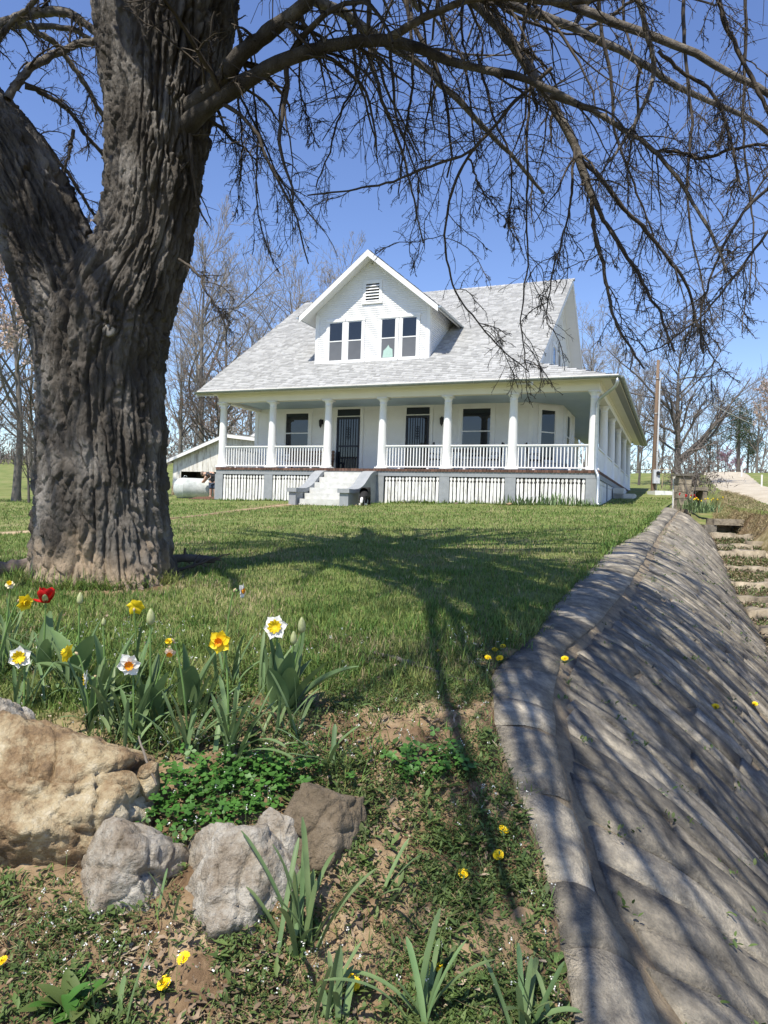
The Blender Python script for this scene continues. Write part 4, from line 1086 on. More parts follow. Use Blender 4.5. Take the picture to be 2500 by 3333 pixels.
# limbs: pixel path, start depth, end depth, start radius(px at depth), end radius
LIMBS = [
 ([(330, 330), (372, 292), (400, 268), (440, 235), (500, 195), (560, 150), (640, 112), (720, 90), (800, 76), (860, 84), (920, 105), (990, 134), (1060, 154), (1130, 163), (1195, 190), (1250, 225)], 6.75, 5.2, 36, 10),
 ([(330, 290), (385, 240), (430, 215), (470, 175), (510, 130), (560, 92), (605, 58), (665, 12), (720, -50), (790, -120)], 6.8, 5.6, 38, 20),
 ([(840, 80), (880, 68), (920, 46), (981, 16), (1045, 3), (1128, 3), (1230, 10), (1350, -8)], 5.6, 5.0, 15, 9),
 ([(700, -130), (860, -90), (1000, -20), (1095, 78), (1134, 137), (1173, 195), (1205, 245), (1251, 339), (1268, 392), (1280, 425)], 6.2, 6.0, 22, 15),
 ([(1280, 425), (1283, 499), (1294, 566), (1300, 608), (1317, 675), (1345, 733), (1391, 796)], 6.0, 6.0, 9, 4),
 ([(1280, 425), (1313, 480), (1368, 573), (1403, 632), (1427, 686), (1458, 760)], 6.0, 6.1, 10, 4),
 ([(1250, 338), (1306, 406), (1360, 464), (1399, 519), (1438, 558), (1489, 624), (1508, 702), (1520, 764)], 6.0, 6.4, 10, 4),
 ([(1190, 208), (1240, 232), (1290, 257), (1348, 289), (1407, 324), (1454, 370), (1504, 441), (1551, 523), (1570, 590)], 5.7, 5.4, 12, 5),
 ([(1407, 324), (1434, 330), (1504, 339), (1582, 316), (1660, 308), (1750, 290)], 5.6, 5.0, 7, 5),
 ([(1370, -80), (1384, 0), (1407, 58), (1419, 98), (1415, 156), (1391, 222), (1360, 289), (1313, 351)], 5.2, 5.3, 12, 5),
 ([(1421, 110), (1473, 156), (1524, 183), (1547, 218), (1567, 273), (1579, 331), (1598, 394)], 5.2, 5.2, 8, 4),
 ([(1520, -90), (1555, 0), (1582, 86), (1614, 148), (1660, 234), (1700, 330), (1720, 420)], 5.0, 5.0, 10, 6),
 ([(1720, 420), (1650, 520), (1560, 640), (1480, 720), (1400, 760)], 5.0, 5.6, 6, 2.5),
 ([(980, -60), (1040, -10), (1087, 64), (1115, 106), (1140, 170), (1160, 240)], 5.8, 5.8, 10, 6),
 ([(790, -60), (800, 20), (802, 64), (808, 128), (821, 176), (834, 224), (853, 278), (872, 326), (882, 378), (891, 422), (904, 474), (914, 525)], 6.6, 6.8, 11, 2.5),
 ([(760, -40), (770, 96), (776, 160), (738, 243), (725, 288), (706, 352), (683, 403)], 7.0, 7.0, 7, 2.5),
 ([(880, -40), (895, 96), (898, 192), (885, 272), (875, 336), (860, 420)], 6.8, 7.2, 8, 2.5),
 ([(1190, 150), (1109, 224), (1061, 278), (997, 346), (955, 352), (885, 374), (802, 397), (741, 416), (664, 422)], 5.8, 6.2, 8, 3),
 ([(1040, 300), (1000, 350), (981, 394), (965, 448), (959, 512), (971, 592), (985, 640), (1023, 676), (1079, 732), (1143, 804)], 6.0, 6.4, 6, 2),
 ([(1150, 130), (1142, 300), (1130, 440), (1139, 564), (1123, 664), (1123, 724), (1139, 800)], 6.1, 6.1, 6, 2),
 ([(1240, 320), (1225, 420), (1205, 520), (1190, 620), (1182, 700)], 6.0, 5.9, 6, 2),
 ([(1010, 345), (1040, 404), (1080, 448), (1110, 510)], 6.0, 6.0, 4, 2),
 ([(420, 240), (460, 260), (512, 304), (556, 348)], 7.0, 7.6, 8, 3),
 ([(470, 130), (516, 212), (560, 280), (580, 340), (616, 400), (632, 440), (631, 528)], 7.2, 7.2, 6, 1.6),
 ([(540, 100), (552, 260), (556, 400), (560, 480), (592, 568)], 7.0, 7.0, 5, 1.6),
 ([(510, 170), (514, 224), (520, 320), (514, 470)], 7.2, 7.2, 5, 1.6),
 ([(385, 560), (400, 572), (432, 590), (460, 660), (500, 720)], 6.7, 6.4, 6, 1.5),
 ([(640, -30), (655, 80), (640, 190), (660, 250), (690, 320)], 6.6, 6.8, 6, 2),
 ([(940, -30), (960, 60), (1000, 170), (1020, 280), (1035, 340)], 6.8, 6.6, 7, 3),
 ([(1030, 120), (1055, 230), (1090, 300), (1110, 400), (1095, 520)], 6.4, 6.4, 6, 2),
 ([(1290, -60), (1300, 60), (1330, 170), (1330, 300), (1380, 420), (1430, 560)], 6.6, 7.0, 9, 2.5),
 ([(1480, -60), (1470, 80), (1500, 250), (1480, 400), (1510, 560), (1540, 700)], 6.8, 6.8, 8, 2.5),
 ([(1600, -60), (1620, 120), (1600, 300), (1640, 460), (1620, 640)], 6.4, 6.6, 7, 2.5),
 ([(1700, 380), (1640, 430), (1590, 500), (1540, 590), (1500, 700), (1560, 800)], 5.6, 5.8, 7, 2),
 # left of the trunk
 ([(15, 215), (30, 192), (60, 155), (100, 122), (150, 98), (208, 82), (270, 70)], 6.5, 7.0, 16, 13),
 ([(-60, 80), (0, 60), (60, 35), (110, 22), (160, 30), (205, 60), (240, 100)], 7.6, 7.6, 22, 14),
 ([(-40, 70), (20, 55), (70, 50), (140, 60), (190, 85), (240, 130)], 7.8, 8.2, 12, 9),
 ([(60, 52), (120, 85), (160, 135), (200, 200), (232, 270)], 7.8, 8.4, 12, 8),
 ([(55, 185), (100, 205), (150, 245), (190, 300), (235, 350)], 7.4, 8.0, 10, 7),
 ([(40, 240), (80, 290), (120, 335), (160, 390), (180, 430), (220, 480)], 7.5, 7.9, 10, 5),
 ([(-50, 130), (30, 60), (70, 20), (110, -30)], 6.6, 6.0, 14, 8),
 ([(160, 280), (150, 340), (145, 380), (140, 420)], 7.6, 7.6, 7, 4),
 # crown overhead, above the picture
 ([(380, -150), (500, -420), (700, -650), (900, -800)], 6.6, 4.0, 60, 25),
 ([(400, -200), (640, -420), (1000, -520), (1500, -560), (2000, -500)], 6.8, 5.4, 50, 18),
 ([(350, -200), (250, -600), (100, -900)], 6.8, 5.0, 60, 25),
 ([(380, -200), (480, -700), (560, -1100)], 7.0, 7.6, 60, 25),
 ([(-220, 70), (-500, -200), (-900, -500)], 6.1, 4.4, 64, 25),
 ([(-220, 70), (-240, -300), (-200, -700)], 6.1, 5.2, 54, 25),
 ([(430, -260), (760, -330), (1150, -330), (1500, -250), (1800, -140)], 6.9, 7.4, 40, 12),
]
EXTRA = []
pl, rl_ = [], []
for pts, d0, d1, r0, r1 in LIMBS:
    n = len(pts); cum = np.concatenate([[0], np.cumsum(np.hypot(np.diff([p[0] for p in pts]), np.diff([p[1] for p in pts])))]); cum /= cum[-1]
    ds_ = d0 + (d1 - d0) * cum
    C = np.array([P(a, b, d) for (a, b), d in zip(pts, ds_)]); R = np.array([(r0 * (1 - c) ** 1.0 + r1 * c + (.9 * r0 * max(0, 1 - c * 6.5) ** 1.5 if r0 > 30 else 0)) * .56 * d / 1533. for c, d in zip(cum, ds_)])
    C, R = resample(C, 36, R)
    j = np.cumsum(rng.normal(size=(36, 3)) * .006, 0); j -= np.linspace(0, 1, 36)[:, None] * j[-1]
    C = C + j; R = R * (1 + .06 * rng.normal(size=36))
    pl.append(C); rl_.append(R)
    V, F = tubes(C[None], R[None], 14 if r0 > 14 else 9)
    npobj('limb', V - tbv, [F], M['bark'] if r0 > 30 else M['limbbark'] if r0 > 10 else M['twig'], tree, smooth=True)
# added crown limbs above the picture, placed for the shadows they cast
FORK = [((-1.9, 6.9, 5.4), (-.4, 7.6, 9.5), .26), ((-2.0, 6.9, 5.4), (-2.9, 5.2, 9.2), .28), ((-1.8, 6.8, 5.3), (-.7, 4.6, 8.2), .22), ((-2.1, 7.0, 5.3), (-3.0, 9.0, 9.0), .22), ((-4.3, 6.2, 4.6), (-5.0, 4.4, 8.0), .2)]
EXTRA += [(np.array(a), np.array(b), c) for a, b, c in FORK]
for k in range(20):
    a, b, c = FORK[k % 5]; t_ = rng.uniform(.1, .9); st0 = np.array(a) * (1 - t_) + np.array(b) * t_; az = rng.uniform(0, 6.28); L0 = rng.uniform(2.5, 5.0)
    EXTRA.append((st0, st0 + np.array([math.cos(az) * L0, math.sin(az) * L0, rng.uniform(-.6, 1.2)]), rng.uniform(.06, .12)))
for k in range(12):
    EXTRA.append(((-1.9 + rng.uniform(-1.2, 1.6), 6.7 - rng.uniform(-.6, 2.0), rng.uniform(5.0, 6.2)), (rng.uniform(.2, 3.2), rng.uniform(-.8, 3.8), rng.uniform(2.9, 4.0)), rng.uniform(.07, .12)))
for k in range(9):
    EXTRA.append(((-1.6 + rng.uniform(-.6, .8), 5.6 - rng.uniform(0, 1.2), rng.uniform(4.8, 5.6)), (rng.uniform(-.9, 1.5), rng.uniform(-.8, 1.4), rng.uniform(2.7, 3.5)), rng.uniform(.05, .08)))
SHADE = [([(-1.9, 6.7, 5.3), (-.9, 5.2, 5.0), (-.15, 3.5, 3.9), (-.2, 2.6, 3.35), (-.3, .9, 2.95), (-.4, -.8, 2.6)], .085), ([(-1.7, 6.6, 5.4), (.2, 5.6, 5.2), (1.0, 3.6, 3.9), (1.2, 1.6, 3.2), (1.5, -.4, 2.8)], .085), ([(-2.0, 6.4, 5.4), (-1.0, 4.0, 4.6), (-.9, 2.0, 3.4), (-.7, .2, 2.9)], .06)]
def clear_of_view(Pb, lim=5.6):
    # branches of the overhead crown that hang low in front of the viewer are left off
    d = Pb @ F_; a = np.abs(Pb @ R_) / np.maximum(d, .01); b = (Pb @ U_) / np.maximum(d, .01)
    return ~((d > .05) & (d < lim) & (a < .565) & (b < .745) & (b > -.8)).any(1)
# extra limbs reaching over the viewer (they cast the dappled shade on the wall)
ov = []
for (a, b, r0) in [((-1.9, 6.7, 5.2), (1.2, 2.0, 3.6), .07), ((-1.9, 6.7, 5.2), (2.6, 3.6, 3.4), .07), ((-1.9, 6.7, 5.2), (-.4, -.5, 4.0), .08), ((-1.9, 6.7, 5.2), (3.6, 5.6, 3.2), .07), ((-1.9, 6.7, 5.2), (.9, .4, 5.2), .08), ((-1.9, 6.7, 5.2), (4.6, 8.0, 4.0), .07), ((-1.9, 6.7, 5.2), (2.2, 10.2, 4.6), .07)] + EXTRA:
    a = np.array(a); b = np.array(b); t = np.linspace(0, 1, 36)[:, None]
    C = a + (b - a) * t + np.array([0, 0, 1]) * np.sin(t * np.pi) * .5 + np.cumsum(rng.normal(size=(36, 3)) * .012, 0)
    for _ in range(12):
        if clear_of_view(C[None], 5.3)[0]: break
        C = C + np.array([0, 0, .12]) * np.linspace(0, 1, 36)[:, None] + np.array([0, 0, .05])
    R = np.linspace(r0, r0 * .3, 36); ov.append((C, R))
    V, F = tubes(C[None], R[None], 10); npobj('limb', V - tbv, [F], M['limbbark'], tree, smooth=True)
for pts, r0 in SHADE:
    C, R = resample(pts, 36, np.linspace(r0, r0 * .4, len(pts))); ov.append((C, R)); V, F = tubes(C[None], R[None], 10); npobj('limb', V - tbv, [F], M['limbbark'], tree, smooth=True)
Pl = np.array(pl); Rl = np.array(rl_)
Po = np.array([o[0] for o in ov]); Ro = np.array([o[1] for o in ov])
n_in = 42
# drooping boughs and twigs
A1, B1 = children(Pl[:n_in], Rl[:n_in], 12, 14, .15, 1, .9, .3, .27, .36, 1.1, .50, .3, .35, .0038)
A2, B2 = children(A1, B1, 7, 9, .1, 1, .8, .3, .42, .55, .7, .45, .35, .35, .0026)
A3, B3 = children(Pl[:n_in], Rl[:n_in], 15, 8, .05, 1, .9, .3, .10, .25, .5, .4, .4, .4, .0026)
S0 = np.concatenate([A3[:, ::2][:, :4], A2[:, ::2][:, :4]]); S0r = np.concatenate([B3[:, ::2][:, :4], B2[:, ::2][:, :4]])
A4, B4 = children(A2, B2, 6, 3, .05, 1, 1.0, .35, .28, .6, .2, .3, .5, .5, .0017)
A5, B5 = children(A3, B3, 4, 3, .1, 1, 1.0, .35, .30, .6, .2, .3, .5, .4, .0018)
A6, B6 = children(A1, B1, 9, 3, .05, 1, 1.1, .3, .09, .35, .1, .3, .5, .5, .0017)
O1, Q1 = children(np.concatenate([Po, Pl[n_in:]]), np.concatenate([Ro, Rl[n_in:]]), 9, 12, .15, 1, .8, .3, .33, .5, .5, .45, .3, .3, .004)
kp = clear_of_view(O1); O1, Q1 = O1[kp], Q1[kp]
O2, Q2 = children(O1, Q1, 5, 8, .1, 1, .8, .3, .45, .55, .4, .4, .35, .4, .0035)
kp = clear_of_view(O2); O2, Q2 = O2[kp], Q2[kp]
O3, Q3 = children(O2, Q2, 2, 3, .1, 1, .9, .3, .4, .6, .2, .3, .5, .4, .0026)
kp = clear_of_view(O3); O3, Q3 = O3[kp], Q3[kp]
for nm, prt, m in [('boughs', [tubes(A1, B1, 5), tubes(A2, B2, 3), tubes(A3, B3, 3)], M['twig']), ('twigs', [tubes(A4, B4, 3), tubes(A5, B5, 3), tubes(A6, B6, 3)], M['twig']),
                   ('crown_branches', [tubes(O1, Q1, 5), tubes(O2, Q2, 3), tubes(O3, Q3, 3)], M['twig'])]:
    V, F = join(prt); npobj(nm, V - tbv, [F], m, tree)['kind'] = 'stuff'
# a few pale upright water shoots
st_ = P(880, 70, 5.6)
W = [P(a, b, 5.5) for a, b in [(700, 92), (790, 76), (865, 84), (1000, 135), (1190, 190), (1320, 270), (1430, 330)]]
Wd = [np.array([x, y, z]) for x, y, z in [(.2, 0, 1), (.5, -.2, .8), (-.1, .2, 1), (.6, 0, .6), (.9, 0, .3), (.2, .1, 1), (.1, .1, 1)]]
Wp = curve_batch(np.repeat(np.array(W), 3, 0), np.repeat(np.array(Wd), 3, 0) + rng.normal(size=(21, 3)) * .3, rng.uniform(.4, 1.1, 21), 9, .1, .2)
V, F = tubes(Wp, np.linspace(.005, .002, 9)[None].repeat(21, 0), 5); npobj('water_shoots', V - tbv, [F], M['twigpale'], tree)['kind'] = 'stuff'

# ------------------------------------------------------------------ background trees
def tree_meshes(H, r0, spread, n1, ang1, up, lv=(6, 5, 4), tw=.013, low=.25, seedlen=.42, sd=(10, 6, 4)):
    N = 16
    tr = curve_batch(np.zeros((1, 3)), np.array([[0, 0, 1.]]), np.array([H * .93]), N, -.15, .10)
    tr[:, :, 2] -= .3
    R = (r0 * (1 - np.linspace(0, 1, N) ** .8 * .93))[None]; R[0, 0] *= 1.25
    a1, b1 = children(tr, R, n1, 12, low, .97, ang1, .2, seedlen * spread, .55, -up, .35, .25, .25, tw * 1.2)
    a2, b2 = children(a1, b1, lv[0], 8, .2, 1, .65, .2, .45, .6, -up * .6, .35, .3, .3, tw)
    a3, b3 = children(a2, b2, lv[1], 5, .2, 1, .6, .2, .5, .6, -.2, .3, .4, .3, tw * .8)
    a4, b4 = children(a3, b3, lv[2], 3, .2, 1, .6, .2, .5, .7, -.1, .3, .5, .3, tw * .55)
    V1, F1 = join([tubes(tr, R, sd[0]), tubes(a1[:, ::2] if sd[0] < 8 else a1, b1[:, ::2] if sd[0] < 8 else b1, sd[1])]); V2, F2 = join([tubes(a2[:, ::2] if sd[0] < 8 else a2, b2[:, ::2] if sd[0] < 8 else b2, sd[2]), tubes(a3, b3, 3), tubes(a4, b4, 3)])
    return (V1, F1), (V2, F2), a4
TREES = {}
def mk(kind, *a, bark='bgbark', twig='bgtwig', leaf=None, **k):
    t1, t2, tips = tree_meshes(*a, **k)
    t = npmesh('trunk', t1[0], [t1[1]], M[bark], True); c = npmesh('crown', t2[0], [t2[1]], M[twig])
    lf = None
    if leaf:
        p = tips.reshape(-1, 3); p = p[rng.random(len(p)) < leaf[1]]; n = len(p); d1 = unit(rng.normal(size=(n, 3))) * leaf[2]; d2 = unit(np.cross(d1, rng.normal(size=(n, 3)))) * leaf[2] * .7
        V = np.stack([p - d1, p - d2, p + d1, p + d2], 1).reshape(-1, 3); lf = npmesh('foliage', V, [np.arange(4 * n).reshape(-1, 4)], M[leaf[0]])
    TREES[kind] = (t, c, lf)
mk('tall', 17, .24, 1.0, 26, .62, .7)
mk('tall2', 15, .22, 1.05, 24, .7, .5)
mk('spread', 12, .30, 1.2, 34, .85, .45, low=.16, bark='bgdark', twig='bgdtwig', tw=.014)
mk('small', 8, .12, 1.1, 20, .75, .5, lv=(6, 5, 4), tw=.009, bark='bgdark', twig='bgdtwig')
mk('bloom', 11, .17, 1.15, 24, .8, .3, leaf=('blossom', .9, .075), low=.3)
mk('oak', 12, .25, 1.2, 24, .85, .3, leaf=('oakleaf', .22, .07), low=.2, bark='bgdark', twig='bgdtwig')
mk('redbud', 5, .08, 1.3, 20, .8, .5, leaf=('redbud', 1.0, .06), lv=(6, 6, 4), low=.1)
def bgtree(kind, name, label, px, d, s=1.0, group=None, cat='tree', rz=None, dz=0, x=None):
    X = P(px, 1100, d)[0] if x is None else x
    z = float(gz(X, d)) + dz
    t = thing(name, label, cat, (X, d, z), 0, group)
    tr, cr, lf = TREES[kind]
    r = rng.uniform(0, 6.28) if rz is None else rz
    inst('trunk', tr, t, (0, 0, 0), (0, 0, r), (s, s, s)); inst('crown', cr, t, (0, 0, 0), (0, 0, r), (s, s, s))
    if lf: inst('foliage', lf, t, (0, 0, 0), (0, 0, r), (s, s, s))
    return t
GB = 'bare trees behind the house'
bgtree('tall', 'bare_tree', 'tallest grey bare tree above the shed, left of the house roof', 430, 50, 1.08, GB)
bgtree('tall2', 'bare_tree', 'bare tree standing beside the tallest one, just right of it above the shed', 478, 56, 1.12, GB)
bgtree('tall2', 'bare_tree', 'bare dark limbed tree rising over the left slope of the roof', 625, 52, 1.08, GB)
bgtree('tall', 'bare_tree', 'thin bare tree top showing just left of the dormer peak', 705, 60, 1.05, GB)
bgtree('tall2', 'bare_tree', 'bare tree partly hidden by the big trunk, left of the shed', 385, 62, .95, GB)
bgtree('tall', 'bare_tree', 'bare tree in the gap between the shed and the first porch column', 540, 75, .95, GB)
bgtree('small', 'bare_tree', 'low dark bare tree behind the shed roof', 410, 45, .9, GB)
bgtree('tall', 'bare_tree', 'pale bare tree whose top shows just right of the gable end', 1262, 70, .95, GB)
bgtree('tall2', 'bare_tree', 'bare tree behind the side porch gutter', 1318, 66, .8, GB)
bgtree('tall2', 'bare_tree', 'bare tree left of the utility pole top', 1375, 75, .85, GB)
bgtree('small', 'bare_tree', 'small bare tree just left of the utility pole foot', 1378, 46, .75, GB)
bgtree('oak', 'bare_tree', 'bare tree with clinging brown leaves behind the shed peak', 465, 47, .72, GB)
bgtree('spread', 'spreading_tree', 'broad dark bare tree with many ascending limbs behind the stone gate pillar', 1462, 45, .88, None)
GR = 'bare trees along the road'
bgtree('tall2', 'bare_tree', 'bare tree just left of the road crest', 1500, 72, .62, GR)
bgtree('small', 'bare_tree', 'slender bare tree over the road crest', 1548, 82, 1.1, GR, dz=1)
bgtree('tall', 'bare_tree', 'bare tree beyond the redbud', 1590, 95, .62, GR, dz=2)
bgtree('bloom', 'budding_tree', 'tan budding tree at the right edge beyond the road', 1668, 60, .72, GR)
bgtree('tall2', 'bare_tree', 'pale many limbed bare tree right of the pine', 1632, 66, .62, GR)
bgtree('tall', 'bare_tree', 'bare tree behind the pole and the spreading tree', 1425, 90, .75, GR)
bgtree('redbud', 'redbud_tree', 'small magenta blossoming tree beyond the road crest', 1568, 74, .5, None, dz=.6)
bgtree('redbud', 'redbud_tree', 'second smaller magenta blossoming tree close to the pine', 1592, 76, .36, None, dz=.8)
GL = 'trees left of the big trunk'
bgtree('bloom', 'blossoming_tree', 'buff pink blossoming tree with pale trunk at the left edge', 34, 26, .98, GL)
bgtree('bloom', 'blossoming_tree', 'buff blossoming tree farther back near the left edge', -30, 38, 1.2, GL)
bgtree('tall', 'bare_tree', 'tall grey bare tree seen between the blossoms and the trunk', 62, 60, .95, GL)
bgtree('oak', 'bare_tree', 'leaning dark bare tree with a few dead leaves by the field', 70, 44, .8, GL)
bgtree('small', 'bare_tree', 'thin twiggy sapling against the big trunk at the field edge', 62, 24, .42, GL)
bgtree('small', 'bare_tree', 'low twiggy bush like sapling at the field edge', 78, 25, .33, GL)
# pines
def pine(px, d, H, label):
    X = P(px, 1100, d)[0]; t = thing('pine_tree', label, 'tree', (X, d, float(gz(X, d))), 0, 'pines near the road')
    tr = curve_batch(np.zeros((1, 3)), np.array([[0, 0, 1.]]), np.array([H]), 12, 0, .05); V, F = tubes(tr, np.linspace(.17, .03, 12)[None], 8); npobj('trunk', V, [F], M['bgdark'], t, True)
    a, b = children(tr, np.linspace(.17, .03, 12)[None], 26, 7, .35, .98, 1.25, .2, .27, .35, -.5, .25, .3, .25, .01)
    V, F = tubes(a, b, 4); npobj('branches', V, [F], M['bgdark'], t)
    c = a[:, 2:].reshape(-1, 3); c = np.repeat(c, 20, 0) + rng.normal(size=(len(c) * 20, 3)) * np.array([.28, .28, .2]); n = len(c)
    d1 = unit(rng.normal(size=(n, 3))) * .12; d2 = unit(np.cross(d1, rng.normal(size=(n, 3)))) * .025
    npobj('crown', np.stack([c - d1, c - d2, c + d1, c + d2], 1).reshape(-1, 3), [np.arange(4 * n).reshape(-1, 4)], M['pine'], t)
pine(1592, 62, 6.2, 'dark green pine rising right of the redbud'); pine(1528, 84, 7.5, 'small far pine over the road crest left of the redbud'); pine(1612, 80, 6.5, 'far pine behind the bare trees at the right')
# far woods
woods = []
wt = [tree_meshes(11, .16, 1.1, 10, .7, .5, lv=(3, 3, 1), tw=.06, sd=(5, 3, 3)) for _ in range(3)]
for k in range(140):
    (v1, f1), (v2, f2), _ = wt[k % 3]; 
    d = rng.uniform(88, 135); X = rng.uniform(-.62, .62) * d * 1.25; s = rng.uniform(.6, 1.15) * (1.0 if X < 20 else .75)
    q = rng.uniform(0, 6.28); Rm = np.array([[math.cos(q), -math.sin(q), 0], [math.sin(q), math.cos(q), 0], [0, 0, 1]]) * s
    z = float(gz(X, d)); o_ = np.array([X, d, z])
    woods.append((v1 @ Rm.T + o_, f1)); woods.append((v2 @ Rm.T + o_, f2))
V, F = join(woods); o = npobj('far_woods', V, [F], M['bgtwig']); tag(o, 'hazy grey brown line of bare woodland along the horizon', 'woods', kind='stuff')
# brush under the woods
n = 22000; d = rng.uniform(84, 125, n); X = rng.uniform(-.8, .75, n) * d; z = gz(X, d) + rng.uniform(0, 3.0, n) ** 1.2 * rng.random(n)
c = np.stack([X, d, z], -1); d1 = unit(rng.normal(size=(n, 3)) + np.array([0, 0, 1.5])) * rng.uniform(.4, 1.2, n)[:, None]; d2 = unit(np.cross(d1, rng.normal(size=(n, 3)))) * .07
o = npobj('undergrowth', np.stack([c - d1 * .3, c - d2, c + d1, c + d2], 1).reshape(-1, 3), [np.arange(4 * n).reshape(-1, 4)], M['bgdtwig']); tag(o, 'brown brush at the foot of the far woods', 'brush', kind='stuff')

# ------------------------------------------------------------------ shed, tank, person, dog
sb = P(455, 1085, 31); sg_ = float(gz(sb[0], 31))
shed = thing('shed', 'low whitewashed board shed with dark opening behind the gas tank', 'shed', (sb[0], 31, sg_), -.30)
def sl(px, py, d=31):                             # to shed local
    q = P(px, py, d) - np.array([sb[0], 31, sg_]); c, s = math.cos(.30), math.sin(.30)
    return np.array([c * q[0] - s * q[1], s * q[0] + c * q[1], q[2]])
xl, xr = -1.95, 3.3; rx = .75; hl, hr = 1.55, 2.62; hR = 2.35
def roofh(x): return hl + (hr - hl) * (x - xl) / (rx - xl) if x < rx else hr - (hr - hR) * (x - rx) / (xr - rx)
bw = .21; x = xl; mcache = {}
while x < xr - .01:
    x2 = min(x + bw, xr); op = (xl + .42) < (x + .05) < .62
    lo = 1.02 if op else (.40 if x < xl + .4 else 0.0)
    MB().prism([(x + .004, 0, lo), (x2 - .004, 0, lo), (x2 - .004, 0, roofh(x2) - .02), (x + .004, 0, roofh(x) - .02)], (0, .03 + rng.uniform(0, .006), 0)).obj('board', M['shedwood'], shed)
    x = x2
rough_block(MB(), (xl - .02, -.03, -.3), (xl + .45, .4, .41), 4, .02).obj('foundation', M['rockyellow'], shed)
MB().box((xl + .46, 1.2, -.3), (.8, 1.25, 1.1)).box((xl + .03, .05, .42), (xl + .07, 5, roofh(xl) - .05)).box((xr - .07, .05, -.2), (xr - .03, 5, roofh(xr) - .05)).box((xl, 5, -.2), (xr, 5.04, 1.4)).obj('side_walls', M['void'], shed)  # inner panel and walls coloured dark for the shade inside the shed
rf = MB()
for a, b in [(xl - .3, rx), (rx, xr + .4)]: rf.prism([(a, -.25, roofh(a)), (b, -.25, roofh(b)), (b, -.25, roofh(b) + .06), (a, -.25, roofh(a) + .06)], (0, 5.5, 0))
rf.obj('roof', M['shedroof'], shed)
fb = MB()
for a, b in [(xl - .3, rx), (rx, xr + .4)]: fb.prism([(a, -.28, roofh(a) - .12), (b, -.28, roofh(b) - .12), (b, -.28, roofh(b) + .02), (a, -.28, roofh(a) + .02)], (0, .028, 0))
fb.obj('rake_board', M['white'], shed)
s2 = P(548, 1000, 36); s2z = float(gz(s2[0], 36))
sh2 = thing('shed', 'second shed gable with white rake board, seen past the house corner behind the railing', 'shed', (s2[0], 36, s2z), -.3)
top_ = P(548, 948, 36)[2] - s2z
MB().prism([(-2.2, 0, 0), (2.2, 0, 0), (2.2, 0, top_), (0.6, 0, top_ + .5), (-2.2, 0, top_ - 1.35)], (0, 4, 0)).obj('wall', M['shedwood'], sh2)
MB().prism([(-2.4, -.2, top_ - 1.36), (.6, -.2, top_ + .6), (.6, -.2, top_ + .45), (-2.4, -.2, top_ - 1.52)], (0, .03, 0)).obj('rake_board', M['white'], sh2)
MB().prism([(-2.4, -.2, top_ - 1.35), (.6, -.2, top_ + .61), (.6, -.2, top_ + .67), (-2.4, -.2, top_ - 1.29)], (0, 4.4, 0)).prism([(.6, -.2, top_ + .61), (2.5, -.2, top_ - .1), (2.5, -.2, top_ - .04), (.6, -.2, top_ + .67)], (0, 4.4, 0)).obj('roof', M['shedroof'], sh2)

td = 28.2; tp = P(418, 1056, td); tr_ = .43
tank = thing('propane_tank', 'pale grey cylindrical propane tank lying in front of the shed', 'gas tank', (tp[0], td, float(gz(tp[0], td))), .12)
zc = tp[2] - float(gz(tp[0], td))
prof = [(.001, -.78)] + [(tr_ * math.sin(q), -.42 - .36 * math.cos(q)) for q in np.linspace(.2, math.pi / 2, 8)] + [(tr_, -.36), (tr_ + .004, -.352), (tr_ + .004, -.335), (tr_, -.33), (tr_, 1.3)] + [(tr_ * math.cos(q), 1.3 + .36 * math.sin(q)) for q in np.linspace(.1, 1.5, 8)]
tk = MB(); tk.M = Matrix.Translation((0, 0, zc)) @ Matrix.Rotation(math.pi / 2, 4, 'Y'); tk.lathe(prof, 32); tk.obj('body', M['tank'], tank, True)
MB().tube([(-.33 + .06 * math.cos(q), 0, zc + tr_ + .05 + .06 * math.sin(q) - .02) for q in np.linspace(0, math.pi, 8)], .012, 6).obj('lifting_lug', M['galv'], tank)
MB().lathe([(.14, 0), (.14, .12), (.11, .17), (.02, .19)], 16, (.75, 0, zc + tr_ - .02)).obj('valve_dome', M['tank'], tank)
for x in (-.3, .35, 1.1): rough_block(MB(), (x - .08, -.25, -.2), (x + .08, .25, zc - tr_ + .04), 3, .01).obj('saddle', M['stepstone'], tank)

def skinbody(name, pts, edges, rad, m, parent=None, root=0, sub=2):
    me = bpy.data.meshes.new(name); me.from_pydata([tuple(map(float, p)) for p in pts], edges, []); me.update()
    o = bpy.data.objects.new(name, me); me.materials.append(m); lnk(o, parent)
    sk = o.modifiers.new('skin', 'SKIN'); sk.use_smooth_shade = True
    for i, sv in enumerate(me.skin_vertices[0].data):
        r = rad[i]; sv.radius = (r, r) if not hasattr(r, '__len__') else r; sv.use_root = i == root
    o.modifiers.new('sub', 'SUBSURF').levels = sub; o.modifiers[-1].render_levels = sub
    return o
pd = 27.4; pp = P(458, 1078, pd); pz = float(gz(pp[0], pd)); pp[2] = pz
per = thing('person', 'person in charcoal shirt and denim shorts bending over the propane tank', 'person', pp, 0)
